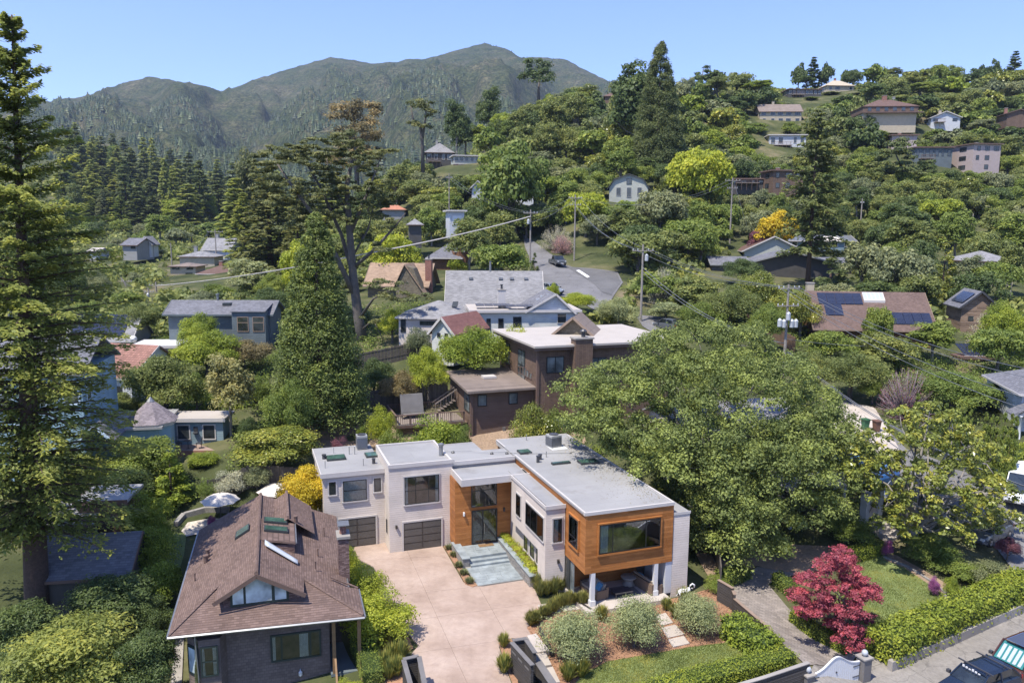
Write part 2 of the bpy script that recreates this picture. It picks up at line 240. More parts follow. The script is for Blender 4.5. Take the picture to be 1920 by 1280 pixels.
def pavement(name, c, crack=.5, joint=None):
    m, nt, p = nmat(name); col = ramp(nt, noise(nt, .25, detail=7, rough=.65), [(.3, sc3(c, .78)), (.5, c), (.7, sc3(c, 1.2))]); col = mix(nt, .6, col, ramp(nt, noise(nt, 4., detail=8, rough=.75), [(.35, (.75, .75, .75)), (.65, (1.2, 1.2, 1.2))]), 'MULTIPLY')
    v = N(nt, 'TexVoronoi', feature='DISTANCE_TO_EDGE'); v.inputs['Scale'].default_value = .3; g = N(nt, 'NewGeometry'); nz = N(nt, 'TexNoise'); nz.inputs['Scale'].default_value = .9; nz.inputs['Detail'].default_value = 5; nt.links.new(g.outputs['Position'], nz.inputs['Vector']); ad = N(nt, 'VectorMath', operation='ADD'); nt.links.new(g.outputs['Position'], ad.inputs[0]); nt.links.new(nz.outputs['Color'], ad.inputs[1]); nt.links.new(ad.outputs[0], v.inputs['Vector'])
    col = mix(nt, crack, col, ramp(nt, v.outputs['Distance'], [(.0, (.45, .45, .45)), (.012, (1, 1, 1))]), 'MULTIPLY'); col = mix(nt, 1., col, ramp(nt, noise(nt, .7, detail=3, rough=.5), [(.62, (1, 1, 1)), (.74, (.72, .71, .70))]), 'MULTIPLY')
    if joint:
        mp = N(nt, 'Mapping'); mp.inputs['Rotation'].default_value = (0, 0, R_(joint)); nt.links.new(g.outputs['Position'], mp.inputs[0]); b = N(nt, 'TexBrick', offset=0); b.inputs['Scale'].default_value = 1; b.inputs['Brick Width'].default_value = 3.4; b.inputs['Row Height'].default_value = 3.0; b.inputs['Mortar Size'].default_value = .025; b.inputs['Color1'].default_value = (1, 1, 1, 1); b.inputs['Color2'].default_value = (.9, .9, .9, 1); b.inputs['Mortar'].default_value = (.6, .6, .6, 1); nt.links.new(mp.outputs[0], b.inputs['Vector']); col = mix(nt, 1., col, b.outputs['Color'], 'MULTIPLY')
    nt.links.new(col, p.inputs['Base Color']); p.inputs['Roughness'].default_value = .9; bump(nt, p, noise(nt, 12, detail=6), .012, .6)
pavement('street_concrete', (.25, .228, .20), .5, -26); pavement('asphalt', (.155, .15, .148), .7); pavement('asphalt_dark', (.115, .112, .11), .3)
xybrick('paver', (.25, .215, .185), .34, .22, 20)
m, nt, p = nmat('membrane'); c_ = ramp(nt, noise(nt, .22, detail=7, rough=.62), [(.3, (.245, .24, .235)), (.5, (.30, .293, .286)), (.7, (.33, .323, .315))]); c_ = mix(nt, 1., c_, ramp(nt, noise(nt, .55, detail=4, rough=.6), [(.60, (1, 1, 1)), (.72, (.83, .81, .79))]), 'MULTIPLY')
g_ = N(nt, 'NewGeometry'); mp_ = N(nt, 'Mapping'); mp_.inputs['Rotation'].default_value = (0, 0, -R_(19.3)); nt.links.new(g_.outputs['Position'], mp_.inputs[0]); b_ = N(nt, 'TexBrick', offset=.37); b_.inputs['Scale'].default_value = 1; b_.inputs['Brick Width'].default_value = 7.; b_.inputs['Row Height'].default_value = 1.8; b_.inputs['Mortar Size'].default_value = .02; b_.inputs['Color1'].default_value = (1, 1, 1, 1); b_.inputs['Color2'].default_value = (.955, .955, .95, 1); b_.inputs['Mortar'].default_value = (.84, .84, .83, 1); nt.links.new(mp_.outputs[0], b_.inputs['Vector'])
nt.links.new(mix(nt, 1., c_, b_.outputs['Color'], 'MULTIPLY'), p.inputs['Base Color']); p.inputs['Roughness'].default_value = .6
m, nt, p = nmat('pink_concrete'); c_ = ramp(nt, noise(nt, .32, detail=7, rough=.62), [(.3, (.27, .195, .15)), (.5, (.36, .27, .215)), (.7, (.43, .335, .275))])
c_ = mix(nt, .3, c_, ramp(nt, noise(nt, 2.6, detail=8, rough=.7), [(.35, (.68, .66, .66)), (.65, (1.22, 1.2, 1.18))]), 'MULTIPLY')
v_ = N(nt, 'TexVoronoi', feature='DISTANCE_TO_EDGE'); v_.inputs['Scale'].default_value = .55; wv = N(nt, 'NewGeometry'); nz_ = N(nt, 'TexNoise'); nz_.inputs['Scale'].default_value = 1.4; nt.links.new(wv.outputs['Position'], nz_.inputs['Vector']); ad = N(nt, 'VectorMath', operation='ADD'); nt.links.new(wv.outputs['Position'], ad.inputs[0]); nt.links.new(nz_.outputs['Color'], ad.inputs[1]); nt.links.new(ad.outputs[0], v_.inputs['Vector'])
c_ = mix(nt, .3, c_, ramp(nt, v_.outputs['Distance'], [(.0, (.72, .7, .68)), (.012, (1, 1, 1))]), 'MULTIPLY')
c_ = mix(nt, 1., c_, ramp(nt, noise(nt, .9, detail=3, rough=.5), [(.66, (1, 1, 1)), (.78, (.74, .72, .72))]), 'MULTIPLY'); nt.links.new(c_, p.inputs['Base Color']); p.inputs['Roughness'].default_value = .82; bump(nt, p, noise(nt, 14, detail=5), .01, .5)
# ------------------------------------------------------------------ mesh building
COL = sc.collection
class MB:
    def __init__(s): s.v = []; s.f = []
    def add(s, vs, fs):
        o = len(s.v); s.v += [tuple(map(float, a)) for a in vs]; s.f += [tuple(i + o for i in f) for f in fs]; return s
    def box(s, x0, x1, y0, y1, z0, z1):
        return s.add([(x0, y0, z0), (x1, y0, z0), (x1, y1, z0), (x0, y1, z0), (x0, y0, z1), (x1, y0, z1), (x1, y1, z1), (x0, y1, z1)], [(0, 3, 2, 1), (4, 5, 6, 7), (0, 1, 5, 4), (1, 2, 6, 5), (2, 3, 7, 6), (3, 0, 4, 7)])
    def prism(s, poly, z0, z1):
        n = len(poly); a = sum(poly[i][0] * poly[(i + 1) % n][1] - poly[(i + 1) % n][0] * poly[i][1] for i in range(n))
        if a < 0: poly = poly[::-1]
        h = lambda q, k: k if not callable(k) else k(q)
        return s.add([(q[0], q[1], h(q, z0)) for q in poly] + [(q[0], q[1], h(q, z1)) for q in poly], [tuple(range(n))[::-1], tuple(range(n, 2 * n))] + [(i, (i + 1) % n, (i + 1) % n + n, i + n) for i in range(n)])
    def slab(s, poly, th, dirn=(0, 0, -1)):
        n = len(poly); d = [c * th for c in dirn]
        nz = sum(poly[i][0] * poly[(i + 1) % n][1] - poly[(i + 1) % n][0] * poly[i][1] for i in range(n))
        if dirn[2] != 0 and nz < 0: poly = poly[::-1]
        return s.add(list(poly) + [(q[0] + d[0], q[1] + d[1], q[2] + d[2]) for q in poly], [tuple(range(n)), tuple(range(n, 2 * n))[::-1]] + [((i + 1) % n, i, i + n, (i + 1) % n + n) for i in range(n)])
    def tube(s, pts, rad, n=6):
        pts = [Vector(q) for q in pts]; rad = rad if hasattr(rad, '__len__') else [rad] * len(pts); vs = []; up = Vector((0.31, .2, .93))
        for i, q in enumerate(pts):
            d = (pts[min(i + 1, len(pts) - 1)] - pts[max(i - 1, 0)])
            d = d.normalized() if d.length else Vector((0, 0, 1)); a = d.cross(up if abs(d.dot(up)) < .95 else Vector((1, 0, 0))).normalized(); b = d.cross(a)
            for k in range(n): t = 2 * math.pi * k / n; vs.append(q + (a * math.cos(t) + b * math.sin(t)) * rad[i])
        fs = [(i * n + k, i * n + (k + 1) % n, (i + 1) * n + (k + 1) % n, (i + 1) * n + k) for i in range(len(pts) - 1) for k in range(n)]
        return s.add(vs, fs + [tuple(range(n))[::-1], tuple(range((len(pts) - 1) * n, len(pts) * n))])
    def lathe(s, prof, c=(0, 0), n=12):
        vs = [(c[0] + r * math.cos(2 * math.pi * k / n), c[1] + r * math.sin(2 * math.pi * k / n), z) for r, z in prof for k in range(n)]
        return s.add(vs, [(i * n + k, i * n + (k + 1) % n, (i + 1) * n + (k + 1) % n, (i + 1) * n + k) for i in range(len(prof) - 1) for k in range(n)] + [tuple(range(n))[::-1], tuple(range((len(prof) - 1) * n, len(prof) * n))])
    def loft(s, secs):
        n = len(secs[0]); vs = [q for x in secs for q in x]
        return s.add(vs, [(i * n + k, i * n + (k + 1) % n, (i + 1) * n + (k + 1) % n, (i + 1) * n + k) for i in range(len(secs) - 1) for k in range(n)] + [tuple(range(n))[::-1], tuple(range((len(secs) - 1) * n, len(secs) * n))])
    def bar(s, p, q, w, h=None):
        p, q = Vector(p), Vector(q); d = (q - p).normalized(); h = h or w; a = d.cross(Vector((0, 0, 1)));
        a = a.normalized() if a.length > .01 else Vector((1, 0, 0)); b = a.cross(d)
        c = [a * w / 2 + b * h / 2, -a * w / 2 + b * h / 2, -a * w / 2 - b * h / 2, a * w / 2 - b * h / 2]
        return s.add([p + x for x in c] + [q + x for x in c], [(3, 2, 1, 0), (4, 5, 6, 7), (0, 1, 5, 4), (1, 2, 6, 5), (2, 3, 7, 6), (3, 0, 4, 7)])
    def build(s, name, mat, parent=None, smooth=False, **kw):
        me = bpy.data.meshes.new(name); me.from_pydata(s.v, [], s.f); me.update()
        bm = bmesh.new(); bm.from_mesh(me); bmesh.ops.recalc_face_normals(bm, faces=bm.faces); bm.to_mesh(me); bm.free()
        if smooth: me.polygons.foreach_set('use_smooth', [True] * len(me.polygons))
        me.materials.append(M_[mat]); return link(name, me, parent, **kw)
def link(name, me, parent=None, label=None, cat=None, group=None, kind=None, loc=None, rz=None):
    o = bpy.data.objects.new(name, me); COL.objects.link(o)
    if parent: o.parent = parent
    if loc: o.location = loc
    if rz is not None: o.rotation_euler = (0, 0, rz)
    for k, v in (('label', label), ('category', cat), ('group', group), ('kind', kind)):
        if v: o[k] = v
    return o
def thing(name, label, cat, loc=(0, 0, 0), yaw=0, group=None): return link(name, None, None, label, cat, group, None, loc, R_(yaw))
def relabel(o, label=None, group=None):
    if label: o['label'] = label
    if group: o['group'] = group
def dup(root, loc, yaw=None, label=None, group=None, scale=None):
    r = root.copy(); COL.objects.link(r); r.location = loc
    if yaw is not None: r.rotation_euler = (0, 0, R_(yaw))
    if scale is not None: r.scale = scale if hasattr(scale, '__len__') else (scale,) * 3
    relabel(r, label, group)
    for ch in list(root.children):
        c = ch.copy(); COL.objects.link(c); c.parent = r
        for g in list(ch.children):
            d = g.copy(); COL.objects.link(d); d.parent = c
    return r
def face_pt(face, plane):
    return {'f': lambda a, d, z: (a, plane - d, z), 'b': lambda a, d, z: (a, plane + d, z), 'l': lambda a, d, z: (plane - d, a, z), 'r': lambda a, d, z: (plane + d, a, z)}[face]
def fbox(mb, P, a0, a1, d0, d1, z0, z1):
    p, q = P(a0, d0, z0), P(a1, d1, z1); return mb.box(min(p[0], q[0]), max(p[0], q[0]), min(p[1], q[1]), max(p[1], q[1]), z0, z1)
def window(par, face, plane, a0, a1, z0, z1, fm='black_frame', vs=(), hs=(), trim=None, pane='glass', curtain=None, fw=.05, inter=False, name='window', blinds=False):
    P = face_pt(face, plane); f = MB()
    d = .09 if inter else .06
    fbox(f, P, a0, a1, 0.01, d, z0, z0 + fw); fbox(f, P, a0, a1, 0.01, d, z1 - fw, z1); fbox(f, P, a0, a0 + fw, 0.01, d, z0 + fw, z1 - fw); fbox(f, P, a1 - fw, a1, 0.01, d, z0 + fw, z1 - fw)
    for x in vs: fbox(f, P, x - fw / 2, x + fw / 2, .012, d - .004, z0 + fw, z1 - fw)
    for z in hs: fbox(f, P, a0 + fw, a1 - fw, .012, d - .008, z - fw / 2, z + fw / 2)
    w = f.build(name, fm, par)
    xs = [a0 + fw] + list(vs) + [a1 - fw]; zs = [z0 + fw] + sorted(hs) + [z1 - fw]; pm = 'clear_glass' if inter else pane
    for i in range(len(xs) - 1):
        for j in range(len(zs) - 1):
            fbox(MB(), P, xs[i], xs[i + 1], .065 if inter else .02, .07 if inter else .035, zs[j], zs[j + 1]).build('pane', pm, w)
    if inter:
        fbox(MB(), P, a0 + fw, a1 - fw, .004, .01, z0 + fw, z1 - fw).build('room_behind', 'interior', w)
        for (c0, c1) in (curtain or ()):
            m = MB(); n = max(3, int((c1 - c0) / .07)); 
            for k in range(n): a = c0 + (c1 - c0) * k / n; b = c0 + (c1 - c0) * (k + 1) / n; fbox(m, P, a, b - .008, .014, .03 + .018 * (k % 2), z0 + fw, z1 - fw)
            m.build('curtain', 'curtain', w)
    if trim:
        t = MB(); tw = .1
        fbox(t, P, a0 - tw, a1 + tw, 0.005, .1, z0 - tw, z0 - .002); fbox(t, P, a0 - tw, a1 + tw, 0.005, .06, z1 + .002, z1 + tw); fbox(t, P, a0 - tw, a0 - .002, .005, .05, z0, z1); fbox(t, P, a1 + .002, a1 + tw, .005, .05, z0, z1)
        t.build('window_trim', trim, par)
    return w
# ------------------------------------------------------------------ foliage generators
def leafmesh(name, V, tint, mat):
    me = bpy.data.meshes.new(name); n = len(V); k = V.shape[1]
    me.vertices.add(n * k); me.vertices.foreach_set('co', V.reshape(-1).astype(np.float32))
    me.loops.add(n * k); me.loops.foreach_set('vertex_index', np.arange(n * k, dtype=np.int32))
    me.polygons.add(n); me.polygons.foreach_set('loop_start', np.arange(0, n * k, k, dtype=np.int32)); me.update(calc_edges=True)
    a = me.attributes.new('tint', 'FLOAT', 'POINT'); a.data.foreach_set('value', np.repeat(tint, k).astype(np.float32)); me.materials.append(M_[mat]); return me
def unit(v): return v / np.maximum(np.linalg.norm(v, axis=-1, keepdims=True), 1e-6)
def leaves(C, Nn, S, asp=.5, rng=None, T=None):
    n = len(C)
    if T is None: T = np.cross(Nn, rng.normal(size=(n, 3)))
    T = unit(T); Nn = unit(Nn - (Nn * T).sum(1, keepdims=True) * T); B = np.cross(Nn, T)
    S = S[:, None] if S.ndim == 1 else S; a = asp if np.isscalar(asp) else asp[:, None]
    return np.stack([C - T * S * .5, C + B * S * .5 * a + Nn * S * .08, C + T * S * .5, C - B * S * .5 * a + Nn * S * .08], 1)
def sph(rng, n): return unit(rng.normal(size=(n, 3)))
def blobs_to_leaves(rng, bc, br, per, leafs, flat=.75, up=.35, asp=.55, shell=.55, hue=.22):
    """leaf-sized faces through each clump: centres bc, radii br"""
    k = len(bc); idx = np.repeat(np.arange(k), per); n = len(idx); d = sph(rng, n); d[:, 2] = np.where(d[:, 2] < -.45, -d[:, 2], d[:, 2])
    r = (shell + (1.08 - shell) * rng.random(n)) * (1 + .16 * np.sin(d[:, 0] * 7 + idx) * np.cos(d[:, 1] * 6 + idx * 2))
    C = bc[idx] + d * (br[idx] * r)[:, None] * np.array([1, 1, flat]); Nn = d + rng.normal(size=(n, 3)) * .55 + np.array([0, 0, up])
    t = .5 + (rng.random(k)[idx] - .5) * hue * 2 + (rng.random(n) - .5) * .5
    return leaves(C, Nn, leafs * (.6 + .8 * rng.random(n)), asp, rng), np.clip(t, 0, 1)
def limbs(mb, rng, base, top, r0, ends, n=6):
    """tapered trunk from base to top, limbs from the trunk to each end"""
    base, top = Vector(base), Vector(top); pts = [base.lerp(top, t) + Vector((rng.normal() * .04, rng.normal() * .04, 0)) * (top - base).length * t for t in (0, .06, .3, .6, 1)]
    mb.tube(pts, [r0 * 1.35, r0, r0 * .85, r0 * .65, r0 * .35], n + 2)
    for e in ends:
        e = Vector(e); t = min(.95, max(.25, rng.random() * .5 + .4)); a = base.lerp(top, t); m = a.lerp(e, .5) + Vector((0, 0, -.06 * (e - a).length)); rr = r0 * .42 * (1 - t * .4)
        mb.tube([a, m, e], [rr, rr * .65, rr * .25], n - 1)
KINDS = {}
def canon(kind, trunk_me, crown_me, W, H, nm, tname='trunk', cname='crown'):
    KINDS.setdefault(kind, []).append((trunk_me, crown_me, W, H, nm, tname, cname))
def mesh_of(mb, name, mat, smooth=True):
    o = mb.build(name, mat, None, smooth); me = o.data; bpy.data.objects.remove(o); return me
def gen_broad(kind, seed, W, H, nb, per, lf, bark='bark_grey', nm='oak_tree', z0=.22, bflat=.8, brad=.30, top=.62, shell=.55, asp=.55, spread=.72, mat='leaf_oak', tr=.028):
    rng = np.random.default_rng(seed); d = sph(rng, nb * 3); d = d[d[:, 2] > -.35][:nb]; k = len(d); rr = (.55 + .5 * rng.random(k)); rr[:k // 6] *= .3
    zc = H * (z0 + (1 - z0) * .45); bc = np.stack([d[:, 0] * W / 2 * spread * rr, d[:, 1] * W / 2 * spread * rr, zc + d[:, 2] * (H * (1 - z0) * .5) * .72 * rr + H * .03 * rng.normal(size=k)], 1)
    br = W / 2 * brad * (.7 + .6 * rng.random(k)); bc[:, 2] = np.minimum(bc[:, 2], H - br * bflat)
    V, t = blobs_to_leaves(rng, bc, br, per, lf, bflat, asp=asp, shell=shell)
    mb = MB(); limbs(mb, rng, (0, 0, -.6), (0, 0, H * top), W * tr + .05, bc[::2][:12])
    canon(kind, mesh_of(mb, 'trunk', bark), leafmesh('crown', V, t, mat), W, H, nm)
def gen_conifer(kind, seed, W, H, whorls, perb, lf, z0=.12, droop=.25, bark='bark_red', nm='conifer_tree', mat='leaf_conifer', power=.85, nb=8, r0=.35, leafw=.35, irr=.25, asp=.32, twist=1, dense=1.):
    rng = np.random.default_rng(seed); C = []; T = []; NN = []; S = []; TT = []; mb = MB(); mb.tube([(0, 0, -.8), (0, 0, H * .5), (0, 0, H * .985)], [r0, r0 * .55, .03], 8)
    for i in range(whorls):
        t = z0 + (1 - z0) * (i + rng.random() * .6) / whorls; z = H * t; L0 = W / 2 * ((1 - t) / (1 - z0)) ** power + .15
        for j in range(nb):
            if rng.random() < .1: continue
            a = rng.random() * 6.283; L = L0 * (1 - irr + irr * 1.6 * rng.random()) ; dr = droop * (.5 + rng.random()) * (1.3 - t)
            dx, dy = math.cos(a), math.sin(a); up = .35 * t
            if L > W * .17 and j % 2 == 0: mb.tube([(0, 0, z), (dx * L * .5, dy * L * .5, z + up * L * .5 - dr * L * .15), (dx * L * .92, dy * L * .92, z + up * L - dr * L * .6)], [r0 * .13, r0 * .08, .012], 4)
            m = max(4, int(perb * L / (W / 2) * dense)); s = np.sqrt(rng.random(m) * .93 + .02); side = rng.normal(size=m) * leafw * (1.15 - s) * L * .35 + rng.normal(size=m) * .08
            cz = z + up * L * s - dr * L * s ** 2 * .6 + rng.normal(size=m) * (.05 + .03 * L) - np.abs(side) * .25
            C.append(np.stack([dx * L * s - dy * side, dy * L * s + dx * side, cz], 1)); sg = np.sign(side)[:, None]
            T.append(np.array([dx, dy, -.25]) * .8 + np.array([-dy, dx, -.1]) * sg * .9 + rng.normal(size=(m, 3)) * .3); NN.append(np.array([0, 0, 1.]) + rng.normal(size=(m, 3)) * .38 + np.array([dx, dy, 0]) * .3)
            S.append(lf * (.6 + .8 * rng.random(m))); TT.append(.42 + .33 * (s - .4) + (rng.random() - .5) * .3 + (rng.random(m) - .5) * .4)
    C = np.concatenate(C); V = leaves(C, np.concatenate(NN), np.concatenate(S), asp, rng, np.concatenate(T))
    canon(kind, mesh_of(mb, 'trunk', bark), leafmesh('crown', V, np.clip(np.concatenate(TT), 0, 1), mat), W, H, nm)
def gen_cone(kind, seed, W, H, nb, per, lf, mat, bark='bark_red', nm='conifer_tree', r0=.3, z0=.03, power=.8, bro=.17, asp=.45, up=.5):
    rng = np.random.default_rng(seed); t = 1 - (1 - rng.random(nb)) ** .62; t = np.sort(t) * (1 - z0) + z0; a = rng.random(nb) * 6.283; R = W / 2 * ((1 - t) / (1 - z0)) ** power
    k = .80 + .22 * rng.random(nb); br = np.maximum(W * bro * (.35 + .65 * (1 - t)) * (.7 + .6 * rng.random(nb)), W * .05); bc = np.stack([np.cos(a) * (R - br * .5) * k, np.sin(a) * (R - br * .5) * k, H * t * .97], 1)
    V, tt = blobs_to_leaves(rng, bc, br, per, lf, 1.0, up, asp, .35, .3); mb = MB(); mb.tube([(0, 0, -.8), (0, 0, H * .5), (0, 0, H * .97)], [r0, r0 * .5, .02], 8)
    canon(kind, mesh_of(mb, 'trunk', bark), leafmesh('crown', V, tt, mat), W, H, nm)
for i in range(4): gen_broad('oak', 10 + i, 9, 7.5, 52, 170, .40, z0=.03, brad=.26, spread=.78)
for i in range(2): gen_broad('oakf', 30 + i, 7, 6, 50, 500, .165, z0=.10, brad=.27)
for i in range(3): gen_broad('tall', 20 + i, 7, 12, 56, 160, .40, z0=.03, nm='broadleaf_tree', brad=.30, bark='bark_pale')
for i in range(2): gen_broad('bushf', 40 + i, 3, 2.6, 30, 430, .095, z0=-.05, brad=.36, nm='shrub', top=.4, tr=.02, asp=.5)
for i in range(2): gen_broad('bush', 50 + i, 4, 3.4, 26, 150, .26, z0=-.05, brad=.36, nm='shrub', top=.4, tr=.02)
for i in range(2): gen_broad('pine', 60 + i, 8, 14, 30, 190, .42, z0=.45, nm='pine_tree', top=.85, bflat=.55, brad=.3, mat='leaf_dark')
for i in range(3): gen_broad('small', 70 + i, 8, 7, 34, 60, .7, z0=.0, nm='far_oak_tree', asp=.7, brad=.27, spread=.78)  # oak crowns built coarser for the far slopes, not a separate species
for i in range(2): gen_broad('olive', 45 + i, 3, 2.6, 44, 420, .085, z0=-.08, brad=.40, spread=.62, nm='shrub', top=.4, tr=.02, asp=.42)
gen_conifer('bareconifer', 93, 10, 22, 32, 52, .7, z0=.2, nb=9, asp=.34, power=.62, r0=.4, irr=.4)
gen_broad('laurel', 81, 5, 6, 44, 460, .18, z0=0, brad=.33, nm='laurel_tree', mat='leaf_dark', asp=.4)
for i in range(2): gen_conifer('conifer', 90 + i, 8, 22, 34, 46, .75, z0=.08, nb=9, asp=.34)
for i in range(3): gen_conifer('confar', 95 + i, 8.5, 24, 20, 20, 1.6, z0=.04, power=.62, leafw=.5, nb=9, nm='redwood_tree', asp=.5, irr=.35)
gen_cone('seq', 101, 8, 19, 500, 180, .20, 'leaf_seq', r0=.3, bro=.135, power=.64)
gen_cone('column', 102, 1.1, 3.6, 90, 80, .14, 'leaf_conifer', r0=.06, power=.35, bro=.3)
gen_cone('cone', 103, 4, 8, 60, 130, .28, 'leaf_bright', power=.75, r0=.15)
rnd = random.Random(7); PLACED = []
def plant(kind, x, y, w, h, mat=None, label=None, group=None, cat='tree', var=None, z=None, name=None, kd=None):
    vs = KINDS[kind]; tm, cm, W, H, nm, tn, cn = vs[(var if var is not None else rnd.randrange(len(vs))) % len(vs)]
    z = g1(x, y) if z is None else z
    r = link(name or nm, None, None, label, cat, group, kd, (x, y, z - .05)); r.rotation_euler = (0, 0, rnd.random() * 6.283); r.scale = (w / W, w / W, h / H)
    t = link(tn, tm, r); c = link('foliage' if 'shrub' in r.name else cn, cm, r)
    if mat and cm.materials[0].name != mat:
        c.material_slots[0].link = 'OBJECT'; c.material_slots[0].material = M_[mat]
    return r
def tree(kind, px, ytop, wpx, Y, mat, label, cat='tree', group=None, var=None, base=None, name=None, zb=None):
    """a plant seen in column px with its top at row ytop, wpx pixels wide, Y metres away along the view"""
    x = ray(px, ytop)[0] / ray(px, ytop)[1] * Y; top = atY(px, ytop, Y); x = top[0]; z = g1(x, Y) if zb is None else zb
    w = wpx / FPX * (Y * math.cos(PIT) + (HC - z) * math.sin(PIT)); h = max(top[2] - z, .5); PLACED.append((px, ytop, Y, wpx)); return plant(kind, x, Y, w, h, mat, label, group, cat, var, z, name)
# ------------------------------------------------------------------ terrain, mountain
def grid_mesh(X, Y, Z, name, mat, **kw):
    n, m = X.shape; me = bpy.data.meshes.new(name); V = np.stack([X, Y, Z], -1).reshape(-1, 3).astype(np.float32)
    me.vertices.add(n * m); me.vertices.foreach_set('co', V.reshape(-1)); i = np.arange(n * m).reshape(n, m); q = np.stack([i[:-1, :-1], i[:-1, 1:], i[1:, 1:], i[1:, :-1]], -1).reshape(-1, 4)
    me.loops.add(q.size); me.loops.foreach_set('vertex_index', q.reshape(-1).astype(np.int32)); me.polygons.add(len(q)); me.polygons.foreach_set('loop_start', np.arange(0, q.size, 4, dtype=np.int32))
    me.polygons.foreach_set('use_smooth', np.ones(len(q), bool)); me.update(calc_edges=True); me.materials.append(M_[mat]); return link(name, me, None, **kw)
m, nt, p = nmat('hillside'); 
col = ramp(nt, noise(nt, .09, detail=7, rough=.65), [(.34, (.036, .046, .02)), (.50, (.072, .082, .034)), (.60, (.125, .12, .06)), (.72, (.21, .165, .105))])
geo = N(nt, 'NewGeometry'); sp = N(nt, 'SeparateXYZ'); nt.links.new(geo.outputs['Position'], sp.inputs[0])
f1 = noise(nt, .012, detail=9, rough=.72); chap = ramp(nt, f1, [(.34, (.036, .054, .023)), (.46, (.066, .082, .036)), (.58, (.10, .102, .055)), (.72, (.18, .16, .10))])
rock = ramp(nt, noise(nt, .03, detail=10, rough=.75), [(.66, (0, 0, 0)), (.74, (1, 1, 1))]); chap = mix(nt, rock, chap, (.24, .22, .185))
bush = ramp(nt, noise(nt, .16, detail=4, rough=.7), [(.45, (.38, .42, .42)), (.57, (1.35, 1.3, 1.25))]); chap = mix(nt, .85, chap, bush, 'MULTIPLY')
mr = N(nt, 'MapRange'); mr.inputs[1].default_value = 500; mr.inputs[2].default_value = 950; nt.links.new(sp.outputs[1], mr.inputs[0])
nt.links.new(mix(nt, mr.outputs[0], col, chap), p.inputs['Base Color']); p.inputs['Roughness'].default_value = 1; p.inputs['Specular IOR Level'].default_value = .1
bb = N(nt, 'Bump'); bb.inputs['Distance'].default_value = 16; bb.inputs['Strength'].default_value = .9; nt.links.new(noise(nt, .045, detail=8, rough=.7), bb.inputs['Height']); b2 = N(nt, 'Bump'); b2.inputs['Distance'].default_value = .3; b2.inputs['Strength'].default_value = .6
nt.links.new(noise(nt, 1.2, detail=5, rough=.7), b2.inputs['Height']); mxn = N(nt, 'Mix', data_type='VECTOR'); nt.links.new(mr.outputs[0], mxn.inputs[0]); nt.links.new(b2.outputs[0], mxn.inputs[4]); nt.links.new(bb.outputs[0], mxn.inputs[5]); nt.links.new(mxn.outputs[1], p.inputs['Normal'])
Xg = _TA * _TY; Yg = _TY; Zg = TZ - .05
grid_mesh(Xg, Yg, Zg, 'terrain', 'hillside', kind='structure')
MB().box(-6000, 6000, -4000, 12.2, -3, -1.62).build('ground', 'hillside', kind='structure')
def drape(poly, off, name, mat, kind='structure', cuts=1.2, parent=None, world=False, **kw):
    pts = [q if world else G(*q)[:2] for q in poly]; bm = bmesh.new(); vs = [bm.verts.new((a, b, 0)) for a, b in [q[:2] for q in pts]]; f = bm.faces.new(vs); bmesh.ops.triangulate(bm, faces=[f])
    x0, x1 = min(q[0] for q in pts), max(q[0] for q in pts); y0, y1 = min(q[1] for q in pts), max(q[1] for q in pts)
    for k in range(int((x1 - x0) / cuts)): bmesh.ops.bisect_plane(bm, geom=bm.verts[:] + bm.edges[:] + bm.faces[:], plane_co=(x0 + (k + 1) * cuts, 0, 0), plane_no=(1, 0, 0))
    for k in range(int((y1 - y0) / cuts)): bmesh.ops.bisect_plane(bm, geom=bm.verts[:] + bm.edges[:] + bm.faces[:], plane_co=(0, y0 + (k + 1) * cuts, 0), plane_no=(0, 1, 0))
    bm.verts.ensure_lookup_table(); co = np.array([v.co[:2] for v in bm.verts]); z = gz(co[:, 0], co[:, 1]) + off
    for v, h in zip(bm.verts, z): v.co.z = h
    bmesh.ops.recalc_face_normals(bm, faces=bm.faces)
    if sum(f.normal.z for f in bm.faces) < 0: bmesh.ops.reverse_faces(bm, faces=bm.faces)
    me = bpy.data.meshes.new(name); bm.to_mesh(me); bm.free(); me.materials.append(M_[mat]); return link(name, me, parent, kind=kind, **kw)
# roads
drape([(13.5, 34), (16.4, 38.7), (20.3, 40.7), (24, 42.5), (33, 46.6), (44, 52), (56, 56), (70, 40), (40, 20), (8, 18), (2, 26)], .0, 'street', 'street_concrete', world=True)
drape([(1925, 1135), (1905, 1075), (1870, 1030), (1800, 960), (1700, 900), (1650, 862), (1590, 830), (1560, 790), (1530, 745), (1560, 722), (1620, 768), (1700, 842), (1790, 880), (1880, 905), (1990, 950), (2080, 1060)], .02, 'side_road', 'asphalt')
drape([(1560, 800), (1535, 745), (1570, 755), (1640, 765), (1655, 790), (1690, 850), (1640, 862), (1600, 838)], .05, 'driveway_apron', 'pale_concrete')
drape([(981, 440), (1000, 452), (1032, 476), (1062, 497), (1105, 503), (1158, 510), (1168, 530), (1150, 556), (1134, 585), (1112, 580), (1075, 560), (1030, 552), (1012, 515), (994, 485), (984, 462)], .04, 'hill_road', 'asphalt', cuts=3)
drape([(1062, 499), (1105, 505), (1156, 512), (1164, 530), (1146, 554), (1128, 548), (1110, 530)], .08, 'fresh_asphalt_patch', 'asphalt_dark', cuts=3)
drape([(1080, 508), (1086, 507), (1106, 520), (1101, 522)], .12, 'stop_line', 'road_paint', cuts=3)
drape([(1190, 590), (1245, 595), (1264, 606), (1300, 640), (1250, 640), (1205, 612)], .04, 'lower_road', 'asphalt', cuts=3)
